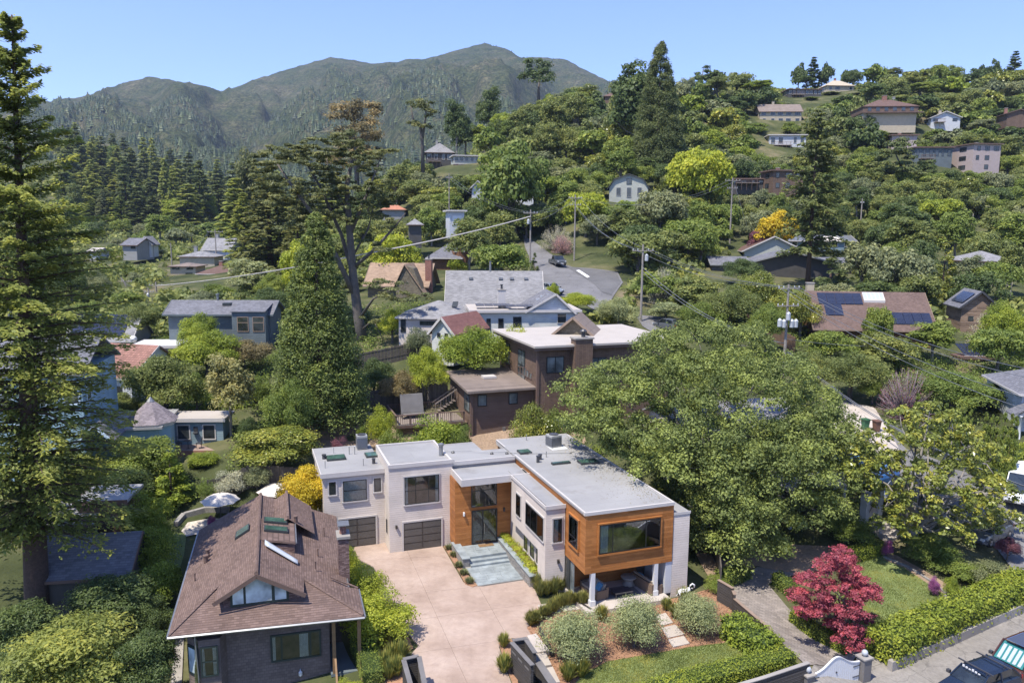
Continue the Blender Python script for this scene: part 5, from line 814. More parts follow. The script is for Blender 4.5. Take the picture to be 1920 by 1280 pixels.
# ------------------------------------------------------------------ right neighbours
h, W, D, he, hr = house('brown_solar_house', 'brown shingled house with three groups of solar panels on its roof', 1530, 1733, 640, 608, 545, 97, -6, 9, 'gable', 'u', 'brown_shingle_wall', 'brown_shingle_roof', trim='tan_trim', over=.6, wins=(('f', .06, .2, .14, .8), ('f', .8, .3, .88, .8), ('l', .2, .9, .36, 1.25)), fm='green_frame')
sl = (hr - he) / (D / 2); P3 = lambda u, v: (u, v, he + v * sl); solar(h, '', P3(W * .62, .2), (1.1, 0, 0), (0, 1.5, 1.5 * sl), 5, 1); solar(h, '', P3(W * .06, 2.7), (1.1, 0, 0), (0, 1.5, 1.5 * sl), 5, 1); solar(h, '', P3(W * .10, 1.2), (1.1, 0, 0), (0, 1.5, 1.5 * sl), 2, 1)
s = MB().slab([P3(W * .47, 3.0), P3(W * .66, 3.0), P3(W * .66, 4.1), P3(W * .47, 4.1)], .3, (0, 0, 1)).build('skylight_bank', 'white_trim', h)
for k in range(5): a = W * (.475 + k * .037); MB().slab([(a, 3.1, he + 3.1 * sl + .31), (a + W * .029, 3.1, he + 3.1 * sl + .31), (a + W * .029, 4.0, he + 4.0 * sl + .31), (a, 4.0, he + 4.1 * sl + .31)], .01).build('pane', 'dome_white', s)
chim(h, W * .02, D * .6, he, hr + .9, .9, 'beige_wall', False)
h, W, D, he, hr = house('wooden_barn', 'small weathered wooden barn with dark panelled roof at the right edge', 1800, 1860, 612, 572, 545, 104, -12, 6, 'gable', 'v', 'weathered_boards', 'slate_shingle_roof', trim='dark_metal', over=.4, wins=(('f', .2, .3, .35, .5),)); solar(h, '', (.2, .4, he + .25), (0, 1.1, 0), (1.5, 0, (hr - he) / (W / 2) * 1.5), 4, 1)
h, W, D, he, hr = house('brown_roof_cabin', 'brown roof carrying a tilted rack of seven long glass collectors', 1800, 1872, 700, 672, 672, 92, 0, 5, 'flat', wall='brown_boards', rm='brown_roof', trim='brown_trim', over=.3)
solar(h, '', (.7, .6, he + .25), (.5, -.0, 0), (-.55, 1.5, 1.3), 7, 1, gap=.09, lift=.1); m = MB(); m.bar((.7, .6, he + .22), (4.3, .6, he + .22), .12, .2); m.bar((4.3, .6, he + .3), (3.75, 2.1, he + 1.6), .12); m.build('collector_frame', 'white_trim', h)
Hh, W, D, he, hr = house('white_porch_house', 'white house with columned gable porch at the right edge', 1908, 2030, 825, 735, 690, 68, -14, 9, 'hip', wall='grey_lap', rm='slate_shingle_roof', over=.4)
m = MB(); m.slab([(-1.2, -1.8, 2.7), (1.2, -1.8, 4.1), (1.2, .0, 4.1), (-1.2, 0, 2.7)], .14); m.slab([(1.2, -1.8, 4.1), (3.8, -1.8, 2.7), (3.8, 0, 2.7), (1.2, 0, 4.1)], .14); m.build('porch_roof', 'slate_shingle_roof', Hh); MB().slab([(-.8, -1.6, 2.6), (3.4, -1.6, 2.6), (1.2, -1.6, 3.9)], .1, (0, 1, 0)).build('porch_gable', 'white_trim', Hh)
for u in (-.5, 1.6, 3.2): MB().lathe([(.22, -.6), (.22, -.4), (.15, -.35), (.13, 2.45), (.2, 2.5), (.2, 2.6)], (u, -1.5), 10).build('column', 'white_paint', Hh, True)
MB().lathe([(.5, 0), (.5, .04)], (0, 0), 16).build('round_window', 'glass', Hh).matrix_local = Matrix.Translation((1.6, -.02, 4.7)) @ Matrix.Rotation(R_(90), 4, 'X'); window(Hh, 'f', 0, .6, 1.5, -.2, 2.2, fm='dark_frame', name='front_door')
# long dark ranch house, pale house, blue house in the middle distance
h, W, D, he, hr = house('dark_ranch_house', 'low dark grey ranch house with broad gable below the pale brown-roofed house', 1400, 1560, 512, 492, 470, 138, -5, 8, 'gable', 'v', 'dark_wall', 'slate_shingle_roof', trim='grey_wall', over=.8)
house('dark_ranch_wing', 'flat grey-roofed wing at the left of the dark ranch house', 1335, 1400, 508, 494, 480, 140, -3, 6, 'gable', 'u', 'dark_wall', 'slate_shingle_roof', trim='grey_wall', over=.4); house('dark_ranch_wing', 'grey-roofed wing with white vent at the right of the dark ranch house', 1530, 1600, 510, 495, 482, 142, -3, 6, 'gable', 'u', 'dark_wall', 'slate_shingle_roof', trim='grey_wall', over=.4)
h, W, D, he, hr = house('pale_gable_house', 'pale green-white house with red-brown roof and blue tarpaulin', 1395, 1500, 485, 468, 442, 156, -8, 9, 'gable', 'v', 'green_white_wall', 'brown_roof', over=.6); MB().slab([(W * .62, 1, he + 1.1), (W + .2, 1.5, he + .25), (W + .2, 3.6, he + .25), (W * .66, 4.2, he + 1.0)], .05, (0, 0, 1)).build('tarpaulin', 'tarp_blue', h)
house('blue_roof_house', 'blue-grey house with metal roof and white windows behind the tall dark conifer trunk', 1478, 1598, 466, 450, 440, 168, -4, 8, 'gable', 'u', 'blue_lap', 'galvanised', over=.4, auto=(5, 1), wtrim='white_trim')
def umbrella(loc, R, hh, label, n=8, tilt=0, cat='umbrella', mat='canvas', group=None):
    u = thing('patio_umbrella', label, cat, loc, 15, group); m = MB(); c = []
    for k in range(n): a = 6.283 * k / n; c.append((R * math.cos(a), R * math.sin(a), hh - .55 * R / 1.5))
    mid = [(.5 * x + 0, .5 * y, hh - .16 * R / 1.5) for x, y, z in c]; top = (0, 0, hh + .02)
    for k in range(n):
        k2 = (k + 1) % n; q = tuple((c[k][i] + c[k2][i]) / 2 * (.965 if i < 2 else 1) for i in range(3)); m.add([top, mid[k], mid[k2]], [(0, 1, 2)]); m.add([mid[k], c[k], q, c[k2], mid[k2]], [(0, 1, 2, 3, 4)])
    cn = m.build('canopy', mat, u); s = cn.modifiers.new('t', 'SOLIDIFY'); s.thickness = .015; m = MB(); m.tube([(0, 0, 0), (0, 0, hh + .1)], .03, 6); m.lathe([(.35, 0), (.35, .08), (.06, .1)], (0, 0), 10); m.build('pole', 'dark_metal', u)
    m = MB(); [m.tube([(0, 0, hh - .6), tuple(v_ * .6 if i < 2 else v_ + .1 for i, v_ in enumerate(q))], .01, 4) for q in c]; m.build('ribs', 'dark_metal', u); return u
umbrella((atY(413, 941, 55)[0], 55, g1(atY(413, 941, 55)[0], 55)), 1.42, atY(413, 925, 55)[2] - g1(atY(413, 941, 55)[0], 55), 'cream umbrella open over the flagstone patio, left of two')
umbrella((atY(518, 917, 57.5)[0], 57.5, g1(atY(518, 917, 57.5)[0], 57.5)), 1.5, atY(518, 907, 57.5)[2] - g1(atY(518, 917, 57.5)[0], 57.5), 'cream umbrella half hidden behind the bungalow roof and golden shrub')
p_ = atY(1557, 462, 160); umbrella(p_, 3.4, 2.4, 'pale square garden umbrella beside the blue-grey house', 4)
# ------------------------------------------------------------------ hillside houses
hh_ = [('hillside_house', 'pale grey gambrel-roofed house with solar panels on the slope', 1142, 1212, 375, 352, 326, 186, -12, 13, 'gambrel', 'v', 'green_white_wall', 'dark_shingle_roof', None),
 ('hilltop_house', 'two-storey hilltop house with brown upper floor over beige wall', 1618, 1712, 234, 199, 188, 250, -6, 12, 'hip', 'u', 'beige_wall', 'brown_roof', None),
 ('hillside_house', 'pinkish three-storey modern house at the right edge of the slope', 1822, 1876, 322, 270, 270, 228, 6, 10, 'flat', 'u', 'pinkish_wall', 'membrane', (3, 3)),
 ('hillside_house', 'sage-green two-storey house with white roof and balcony on the left slope', 852, 908, 318, 292, 286, 240, 12, 8, 'flat', 'u', 'green_white_wall', 'off_white_roof', (6, 2)),
 ('hillside_house', 'dark low house with hipped grey roof above the sage-green house', 798, 850, 305, 285, 268, 262, 5, 9, 'hip', 'u', 'dark_wall', 'grey_shingle_roof', (4, 1)),
 ('hillside_house', 'cream house with grey solar roof and gables high on the right slope', 1424, 1500, 232, 208, 196, 290, -4, 9, 'gable', 'u', 'beige_wall', 'roof_board_tan', (5, 2)),
 ('hillside_house', 'white stepped modern house below the cream gabled house', 1442, 1508, 275, 254, 250, 262, -6, 8, 'flat', 'u', 'white_wall', 'membrane', (5, 1)),
 ('ridge_house', 'cream stone house on the skyline of the right ridge', 1550, 1602, 172, 160, 151, 350, 3, 9, 'hip', 'u', 'beige_wall', 'beige_wall', (4, 1)),
 ('ridge_house', 'dark flat-roofed house just below the skyline, left of the cream stone house', 1478, 1540, 180, 168, 168, 335, 0, 8, 'flat', 'u', 'dark_wall', 'dark_shingle_roof', (8, 1)),
 ('ridge_house', 'brown-roofed house at the saddle left of the tall twin pines', 1134, 1180, 190, 180, 170, 318, -6, 9, 'hip', 'u', 'brown_boards', 'brown_roof', None),
 ('hillside_house', 'white house with tall arched window right of the brown hilltop house', 1745, 1795, 232, 220, 209, 268, -10, 9, 'gable', 'v', 'white_wall', 'roof_board_tan', (3, 1)),
 ('hillside_house', 'low grey studio with a white roof edge below the hilltop lawn', 1672, 1716, 268, 254, 254, 240, -8, 6, 'flat', 'u', 'pinkish_wall', 'off_white_roof', None),
 ('hillside_house', 'slate-blue flat-roofed house with big windows under the grey studio', 1715, 1782, 300, 277, 277, 234, -4, 7, 'flat', 'u', 'slate_lap', 'dark_shingle_roof', (6, 1)),
 ('hillside_house', 'dark vertical-board house with flat roof left of the tall dark conifer', 1448, 1506, 358, 320, 320, 198, 4, 8, 'flat', 'u', 'brown_boards', 'membrane', (3, 2)),
 ('hillside_house', 'long low dark pavilion between the lime tree and the dark board house', 1370, 1450, 346, 336, 332, 205, -6, 8, 'flat', 'u', 'dark_wall', 'dark_shingle_roof', (5, 1)),
 ('hillside_house', 'small house with orange-red roof left of the utility pole', 717, 758, 400, 392, 381, 200, 4, 7, 'hip', 'u', 'grey_wall', 'orange_roof', None),
 ('garage_building', 'white garage with a white door on the wooded left slope', 843, 870, 424, 396, 392, 160, 14, 5, 'flat', 'u', 'white_wall', 'membrane', None),
 ('hillside_house', 'small dark pavilion with white band under grey curved roof', 768, 790, 442, 420, 410, 158, 10, 5, 'hip', 'u', 'dark_wall', 'grey_shingle_roof', None),
 ('hillside_house', 'grey-roofed white house partly behind trees below the sage-green house', 886, 905, 365, 348, 338, 195, 5, 6, 'gable', 'v', 'white_wall', 'grey_shingle_roof', None),
 ('hillside_house', 'pale grey house behind the spreading oak at mid slope', 945, 1000, 372, 350, 340, 192, -3, 7, 'gable', 'u', 'white_wall', 'grey_shingle_roof', (5, 1)),
 ('valley_house', 'dark solar-roofed house among trees in the left valley', 230, 258, 470, 458, 446, 205, -6, 8, 'gable', 'u', 'grey_wall', 'slate_shingle_roof', (2, 1)),
 ('valley_house', 'small white gable beside the dark solar-roofed valley house', 262, 282, 465, 455, 443, 210, 10, 7, 'gable', 'v', 'white_wall', 'grey_shingle_roof', None),
 ('valley_house', 'grey-roofed white house with a steep dormer in the left valley', 382, 432, 484, 466, 446, 208, -5, 8, 'gable', 'u', 'white_wall', 'grey_shingle_roof', None),
 ('valley_house', 'pale hipped-roof house with chimney left of the dormer house', 337, 400, 494, 480, 470, 196, 5, 8, 'hip', 'u', 'beige_wall', 'grey_shingle_roof', None),
 ('valley_house', 'tan two-storey house with flat brown roof in the left valley', 320, 366, 520, 498, 492, 180, 4, 7, 'hip', 'u', 'beige_wall', 'roof_board_tan', (2, 2)),
 ('valley_house', 'white house with red-brown roof and small gable in the left valley', 372, 436, 530, 512, 498, 176, 0, 7, 'hip', 'u', 'white_wall', 'brown_roof', (4, 1)),
 ('valley_house', 'little white shed roof at the far left among trees', 168, 184, 478, 470, 464, 215, 0, 6, 'gable', 'u', 'white_wall', 'off_white_roof', None),
 ('hillside_house', 'house with grey roof and pale walls behind the birch at right', 1815, 1895, 530, 488, 470, 132, -4, 8, 'hip', 'u', 'beige_wall', 'grey_shingle_roof', (6, 1)),
 ('hillside_house', 'brown house with balcony half hidden at the far right slope', 1888, 1930, 225, 212, 205, 262, -8, 8, 'gable', 'v', 'brown_boards', 'roof_board_tan', None)]
HH = {}
for q in hh_:  # every other one with a timber deck, most with a chimney
    ex = {'wtrim': 'white_trim'} if 'cream' in q[1] or 'sage' in q[1] else {}
    HH[q[1]] = house(q[0], q[1], *q[2:9], D=q[9], roof=q[10], ridge=q[11], wall=q[12], rm=q[13], auto=q[14], over=.5, trim='white_trim' if 'white' in q[12] else 'brown_trim', **ex); h_, W_, D_, e_, r_ = HH[q[1]]
    if len(HH) % 2 and W_ > 9 and q[1] != hh_[0][1]:
        d0, d1 = W_ * .1, W_ * rs.uniform(.45, .7); MB().box(d0, d1, -1.8, -.02, .25, .4).build('deck', 'weathered_wood', h_); m = MB(); m.box(d0, d1, -1.8, -1.74, 1.3, 1.38); [m.box(a_, a_ + .08, -1.8, -1.74, -1.5, 1.3) for a_ in np.arange(d0, d1, 1.3)]; [m.box(a_, a_ + .04, -1.79, -1.75, .4, 1.3) for a_ in np.arange(d0, d1, .33)]; m.build('deck_railing', 'brown_trim', h_)
    if len(HH) % 3 != 1 and W_ > 7: chim(h_, W_ * rs.uniform(.2, .8), D_ * .6, e_ - .5, max(r_, e_) + 1.0, .8, rs.choice(['red_brick', 'grey_wall', 'beige_wall']), False)
h, W, D, he, hr = HH[hh_[0][1]]
for z0, a in ((.05, .18), (.05, .45), (.05, .72)): window(h, 'f', -.05, a * W, a * W + 1.1, 1.0 * (1 if a != .45 else .6), 2.9, fm='white_trim')
window(h, 'f', -.05, W * .44, W * .44 + 1.2, he + .8, he + 2.2, fm='green_frame'); solar(h, '', (W * .54, 1.0, hr - .35), (.9, 0, -.7), (0, 1.4, 0), 3, 4)
h, W, D, he, hr = HH[hh_[1][1]]; MB().box(-.3, W + .3, -.3, D, he * .64, he - .02).build('upper_floor', 'brown_boards', h); MB().box(-.5, W + 1.5, -1.4, -.31, he * .6, he * .66).build('balcony', 'brown_trim', h)
for k in range(6): window(h, 'f', -.3, W * (.06 + k * .16), W * (.06 + k * .16) + 1.2, he * .72, he * .92, fm='brown_trim')
chim(h, W * .5, D * .5, he, hr + 1.2, 1.2, 'red_brick', False)
h, W, D, he, hr = HH[hh_[3][1]]; MB().box(-.5, W + .5, -1.5, -.01, he * .30, he * .35).build('balcony', 'brown_trim', h)
h, W, D, he, hr = HH[hh_[16][1]]; window(h, 'f', 0, .5, 2.6, .2, 2.2, fm='white_trim', pane='white_paint', name='garage_door')
# ------------------------------------------------------------------ white house hidden by the big oak, with its garage, steps and gate
Nn = thing('oak_hidden_house', 'white house with white railed balcony, mostly hidden behind the big oak', 'house', (21.6, 60.5, .3), 10)
m = MB(); m.box(-7, 3.4, 2.5, 11, -1, 6.2); m.build('wall', 'white_siding', Nn); m = MB(); m.slab([(-7.5, 2, 6.1), (3.9, 2, 6.1), (3.9, 6.7, 7.9), (-7.5, 6.7, 7.9)], .16); m.slab([(-7.5, 6.7, 7.9), (3.9, 6.7, 7.9), (3.9, 11.5, 6.1), (-7.5, 11.5, 6.1)], .16); m.build('roof', 'grey_shingle_roof', Nn)
for x in (-6, -3.6, -1.2, 1.2): window(Nn, 'f', 2.5, x, x + 1.2, 3.7, 5.4, trim='white_trim', hs=(4.5,)); window(Nn, 'f', 2.5, x, x + 1.2, .8, 2.4, trim='white_trim')
p0 = G(1545, 975); GB = thing('balcony_carport', 'white balustraded balcony over an open carport beside the white garden gate', 'balcony', (p0[0], p0[1], p0[2]), 18)
MB().box(-3, 2.1, .2, 4.2, 2.35, 2.6).build('floor', 'white_trim', GB); MB().box(-3, 2.1, 4.0, 4.2, -.8, 2.34).build('back_wall', 'dark_wall', GB); m = MB(); [m.box(-2.95 + k * .155, -2.91 + k * .155, .22, .27, 2.6, 3.5) for k in range(33)]; m.build('balusters', 'white_paint', GB, kind='stuff'); MB().box(-3, 2.1, .18, .3, 3.5, 3.6).build('handrail', 'white_paint', GB)
for u in (-2.9, 2.0): MB().box(u - .1, u + .1, .2, .4, -.8, 2.34).build('post', 'white_paint', GB)
gp = G(1640, 985); GG = thing('garden_gate', 'cream garden gate between two white pillars at the head of stone steps', 'gate', (gp[0] - .2, gp[1] + .3, gp[2] + .5), 32)
for u in (-.85, .85): MB().box(u - .22, u + .22, -.25, .25, -1, 2.1).build('pillar', 'white_wall', GG); MB().box(u - .3, u + .3, -.33, .33, 2.102, 2.22).build('pillar_cap', 'concrete', GG)
MB().box(-.62, .62, -.04, .04, .05, 1.9).build('gate_leaf', 'white_trim', GG); MB().bar((-.5, -.06, .3), (.5, -.06, 1.6), .03).build('brace', 'dark_metal', GG)
for k in range(5): MB().box(-1.0, .9, -.7 - k * .38, -.3 - k * .38, -.5 - k * .17, -.05 - k * .17).build('stone_step', 'pale_concrete', GG)
# garden sign
gs = thing('garden_sign', 'small white square sign with a dark mark beside the shaded neighbour path', 'sign', G(1376, 1082), 20); MB().bar((0, 0, 0), (0, 0, .3), .04).build('stake', 'dark_metal', gs); b = MB().box(-.17, .17, -.02, .02, .3, .72).build('board', 'copper_sign', gs); m = MB(); m.tube([(-.07, -.03, .62), (.0, -.03, .66), (.07, -.03, .6), (.0, -.03, .53), (.07, -.03, .47), (.03, -.03, .38)], .018, 5); m.build('mark', 'dark_metal', b)
# ------------------------------------------------------------------ street furniture of the two front plots
def gatebox(pts_px, ztop, name, label, mat='dark_slats', cap='gate_grey', th=.14, zb=-.3, slots=False):
    a, b = [onz(*q, ztop)[:2] for q in pts_px]; L = math.hypot(b[0] - a[0], b[1] - a[1]); g = thing(name, label, 'gate' if 'gate' in name else 'wall', (a[0], a[1], 0), math.degrees(math.atan2(b[1] - a[1], b[0] - a[0])))
    n = int((ztop - zb) / .14)
    for k in range(n): MB().box(0, L, -th / 2, th / 2, zb + k * .14, zb + k * .14 + .125).build('slat', mat, g)
    MB().box(-.03, L + .03, -th / 2 - .05, th / 2 + .05, ztop - .05, ztop).build('cap', cap, g)
    if slots: [MB().box(L * a_, L * (a_ + .2), -th / 2 - .01, th / 2 + .01, ztop - .45, ztop - .36).build('slot', 'gate_grey', g) for a_ in (.06, .38, .7)]
    return g
gatebox([(960, 1203), (998, 1245)], 1.65, 'sliding_gate', 'dark slatted sliding gate panel at the right of the driveway mouth', slots=True)
gatebox([(962, 1199), (987, 1195)], 1.62, 'gate_return_wall', 'short dark return wall closing the back of the right gate pocket'); gatebox([(986, 1197), (1003, 1222)], 1.6, 'gate_pocket_wall', 'upper dark wall of the right gate pocket')
gatebox([(1001, 1227), (1050, 1300)], 1.0, 'gate_side_wall', 'stepped-down dark wall running beside the concrete steps', th=.3)
gatebox([(757, 1234), (784, 1228)], 1.6, 'gate_return_wall', 'short dark return wall closing the left gate pocket'); gatebox([(757, 1236), (772, 1290)], 1.58, 'gate_pocket_wall', 'outer dark wall of the left gate pocket'); gatebox([(786, 1230), (800, 1300)], 1.6, 'gate_panel', 'slim upright gate panel left of the driveway mouth', slots=True)
def wallpx(pts, h, name, label, mat, th=.2, cap=None, steps=None):
    f = thing(name, label, 'wall' if 'wall' in name else 'fence')
    for i in range(len(pts) - 1):
        a, b = Vector(G(*pts[i])[:2]), Vector(G(*pts[i + 1])[:2]); hh = h[i] if hasattr(h, '__len__') else h; d = (b - a).normalized(); nx = Vector((-d.y, d.x)) * th / 2; za, zb = g1(*a), g1(*b); n = max(1, int(hh / .16)) if mat == 'dark_slats' else 1
        for k in range(n):
            z0, z1 = hh * k / n, hh * (k + 1) / n - (.015 if n > 1 else 0); q = [(a - nx), (b - nx), (b + nx), (a + nx)]; zz = [za, zb, zb, za]
            m = MB(); m.add([(*q[j], zz[j] + z0 - (.4 if k == 0 else 0)) for j in range(4)] + [(*q[j], zz[j] + z1) for j in range(4)], [(0, 3, 2, 1), (4, 5, 6, 7), (0, 1, 5, 4), (1, 2, 6, 5), (2, 3, 7, 6), (3, 0, 4, 7)]); m.build('slat' if n > 1 else 'wall_section', mat, f)
        if cap: m = MB(); m.bar((a.x, a.y, za + hh + .025), (b.x, b.y, zb + hh + .025), th + .08, .045); m.build('cap', cap, f)
    return f
wallpx([(1345, 1125), (1373, 1142), (1376, 1150), (1446, 1212)], (1.35, 1.2, .95), 'slatted_fence', 'stepped dark slatted fence between the olive bushes and the paver driveway', 'dark_slats', .12, 'tan_trim'); wallpx([(1340, 1330), (1430, 1303), (1514, 1274)], .95, 'slatted_fence', 'low dark slatted fence left of the white double gate', 'dark_slats', .14, 'concrete')
wallpx([(1072, 1128), (1108, 1150)], .35, 'timber_edging', 'low dark timber edging near the left post of the patio', 'dark_slats', .12); wallpx([(1012, 1185), (1036, 1232)], .35, 'timber_edging', 'low dark timber edging left of the first olive bush', 'dark_slats', .14)
wallpx([(1668, 1256), (1700, 1242), (1800, 1199), (1925, 1141)], .55, 'retaining_wall', 'low grey concrete wall at the foot of the long street hedge', 'concrete', .3)
wallpx([(1655, 1043), (1700, 1062), (1745, 1090), (1772, 1112), (1772, 1130)], .12, 'lawn_edging', 'curved grey stone edging of the right lawn', 'stone_grey', .16)
wallpx([(1322, 1010), (1345, 1060), (1350, 1110)], 1.7, 'board_fence', 'shaded brown board fence right of the white pier', 'fence_boards', .08); wallpx([(1300, 960), (1290, 900), (1260, 860), (1200, 830)], 1.5, 'board_fence', 'wooden fence under the big oak along the cedar roof', 'fence_boards', .08)
wallpx([(1375, 600), (1420, 620), (1450, 640), (1490, 660)], 1.8, 'board_fence', 'reddish board fence running down between the big oak and the utility pole', 'brown_boards', .08)
wallpx([(330, 985), (345, 968), (385, 957), (430, 957)], .3, 'stone_wall', 'curved low dry-stone wall around the flagstone patio', 'stone_grey', .35)
# white double gate with ball-topped pillars
a, b = onz(1523, 1262, .3), onz(1612, 1236, .3); z0 = -.95; L = math.hypot(b[0] - a[0], b[1] - a[1]); WG = thing('double_gate', 'white arched double driveway gate at the foot of the paver driveway', 'gate', (a[0], a[1], z0), math.degrees(math.atan2(b[1] - a[1], b[0] - a[0])))
for s in (0, 1):
    n = 11; leafp = []
    for k in range(n):
        u0 = L / 2 * s + L / 2 * k / n; t = (u0 + L / 4 / n - 0) / L; h_ = 1.15 + .62 * math.exp(-((t - .5) / .24) ** 2); t2 = (u0 + L / 2 / n) / L; h2 = 1.15 + .62 * math.exp(-((t2 - .5) / .24) ** 2)
        MB().slab([(u0 + .006, -.02, .06), (u0 + L / 2 / n - .006, -.02, .06), (u0 + L / 2 / n - .006, -.02, h2), (u0 + .006, -.02, h_)], .04, (0, 1, 0)).build('board', 'white_paint', WG)
m = MB(); pts = [(L * t, 0, 1.17 + .62 * math.exp(-((t - .5) / .24) ** 2)) for t in np.linspace(0, 1, 25)]; [m.bar(pts[i], pts[i + 1], .1, .05) for i in range(24)]; m.build('top_rail', 'white_paint', WG)
m = MB(); [m.box(u, u + .45, -.05, -.025, z, z + .04) for u in (.02, L - .47) for z in (.35, .95)]; m.box(L / 2 - .04, L / 2 + .04, -.06, -.02, .9, .98); m.build('hinge', 'dark_metal', WG)
for u, lab in ((-.32, 'left'), (L + .34, 'right')):
    p = WG.matrix_basis @ Vector((u, 0, 0)); pl = thing('gate_pillar', lab + ' grey pillar of the white double gate with a round ball on top', 'pillar', p, math.degrees(WG.rotation_euler.z), 'pillars of the white double gate')
    MB().box(-.27, .27, -.27, .27, -.5, 1.3).build('shaft', 'gate_grey', pl); MB().box(-.33, .33, -.33, .33, 1.302, 1.38).build('cap', 'concrete', pl); MB().lathe([(.08, 1.38)] + [(.17 * math.cos(t), 1.58 + .17 * math.sin(t)) for t in np.linspace(-1.1, 1.5, 9)], (0, 0), 14).build('ball', 'ins_white', pl, True)
# ------------------------------------------------------------------ vehicles (x forward)
def wheel(par, x, y, r, w=.2):
    m = MB(); m.lathe([(r * .62, -w / 2), (r, -w / 2 + .02), (r, w / 2 - .02), (r * .62, w / 2)], (0, 0), 16); t = m.build('wheel', 'rubber', par, True); t.matrix_local = Matrix.Translation((x, y, r)) @ Matrix.Rotation(R_(90), 4, 'X')
    MB().lathe([(r * .6, -w / 2 - .005), (r * .6, w / 2 + .005)], (0, 0), 12).build('rim', 'chrome', t)
def car(name, label, loc, yaw, paint, L=4.6, W=1.82, Hh=1.48, kind='wagon', group=None, cat='car'):
    c = thing(name, label, cat, loc, yaw, group); w = W / 2
    if kind == 'van': lo = [(-L / 2, .35, 1.0, .9), (-L / 2 + .1, .3, 1.15, 1), (L / 2 - 1.0, .3, 1.15, 1), (L / 2 - .25, .3, 1.05, .95), (L / 2, .4, .8, .85)]; roof = [(-L / 2 + .05, .94), (-L / 2 + .35, .86), (L / 2 - 1.25, .86), (L / 2 - .45, .95)]; belt = 1.12
    elif kind == 'pickup': lo = [(-L / 2, .4, 1.0, .94), (-L / 2 + .1, .35, 1.08, 1), (L / 2 - 1.3, .35, 1.08, 1), (L / 2 - .2, .35, 1.0, .97), (L / 2, .45, .85, .9)]; roof = [(-L / 2 + 2.0, .95), (-L / 2 + 2.3, .82), (L / 2 - 2.0, .82), (L / 2 - 1.4, .95)]; belt = 1.06
    else: lo = [(-L / 2, .4, .85, .88), (-L / 2 + .15, .25, .95, .98), (-L * .1, .22, .95, 1), (L / 2 - 1.3, .22, .92, 1), (L / 2 - .3, .25, .76, .95), (L / 2, .4, .6, .8)]; roof = [(-L / 2 + .15, .93), (-L / 2 + .75, .78), (L * .08, .78), (L / 2 - 1.25, .93)]; belt = .93
    m = MB(); m.loft([[(x, -w * k, z0), (x, -w * k * 1.0, z0 + (z1 - z0) * .55), (x, -w * k * .9, z1), (x, w * k * .9, z1), (x, w * k, z0 + (z1 - z0) * .55), (x, w * k, z0)] for x, z0, z1, k in lo]); b = m.build('body', paint, c)
    bv = b.modifiers.new('b', 'BEVEL'); bv.width = .06; bv.segments = 3; bv.limit_method = 'ANGLE'; bv.angle_limit = R_(25)
    (a0, k0), (a1, k1), (a2, k2), (a3, k3) = roof; zt = Hh - .03
    m = MB(); m.loft([[(x, -w * k * .98, z), (x, -w * k * .98 + 0, zz), (x, w * k * .98, zz), (x, w * k * .98, z)] for x, k, z, zz in ((a0, k0, belt - .1, belt), (a1, k1, belt - .1, zt), (a2, k2, belt - .1, zt), (a3, k3, belt - .1, belt))]); m.build('windows', 'car_glass', c)
    m = MB(); m.loft([[(x, -w * k1, z), (x, -w * k1 * .7, z + .06), (x, w * k1 * .7, z + .06), (x, w * k1, z)] for x, z in ((a1 - .08, zt - .02), (a1 + .2, zt), (a2 - .2, zt), (a2 + .1, zt - .03))]); m.build('roof', paint, c)
    m = MB()
    for s in (-1, 1):
        m.bar((a3, s * w * k3 * .96, belt), (a2, s * w * k2, zt), .07); m.bar((a0, s * w * k0 * .96, belt), (a1, s * w * k1, zt), .09); m.bar(((a1 + a2) / 2, s * w * .95, belt), ((a1 + a2) / 2, s * w * k1 * 1.0, zt), .07)
    m.build('window_pillars', paint, c)
    r = .33 if kind == 'wagon' else .36
    for x in (-L / 2 + .85, L / 2 - .85):
        for y in (-w + .08, w - .08): wheel(c, x, y, r)
    for s in (-1, 1): MB().box(L / 2 - .1, L / 2 + .01, s * w * .72 - .14, s * w * .72 + .14, .6 if kind == 'wagon' else .72, .75 if kind == 'wagon' else .9).build('headlight', 'lamp_glass', c); MB().box(-L / 2 - .01, -L / 2 + .08, s * w * .8 - .1, s * w * .8 + .1, .7, .95).build('tail_light', 'red_lens', c); MB().box(a3 - .25, a3 - .08, s * (w + .12) - .09, s * (w + .12) + .09, belt - .02, belt + .14).build('mirror', 'dark_metal', c)
    MB().box(L / 2 - .05, L / 2 + .05, -w * .8, w * .8, .35, .52).build('bumper', 'dark_metal', c); MB().box(L / 2 + .052, L / 2 + .06, -.26, .26, .4, .53).build('number_plate', 'white_paint', c)
    return c
def oncar(px, py): q = G(px, py); return q
p = onz(1832, 1300, -1.0); c = car('parked_car', 'dark blue estate car with roof rack parked behind the brown camper van', p, 205, 'paint_navy', 4.7)
m = MB(); m.bar((.35, -.95, 1.62), (.35, .95, 1.62), .07, .05); m.bar((-1.1, -.95, 1.62), (-1.1, .95, 1.62), .07, .05); [m.bar((x, y, 1.45), (x, y, 1.62), .05) for x in (.35, -1.1) for y in (-.6, .6)]; m.build('roof_rack', 'dark_metal', c)
m = MB(); [m.box(.62, .66, -.5 + k * .17, -.39 + k * .17, 1.47, 1.58 - (k % 3) * .03) for k in range(6)]; m.build('screen_sticker', 'white_paint', c)
p = onz(1925, 1262, -1.0); c = car('camper_van', 'brown camper van with rooftop solar panel and silver windscreen shade', p, 207, 'paint_brown', 4.6, 1.85, 1.98, 'van', cat='van')
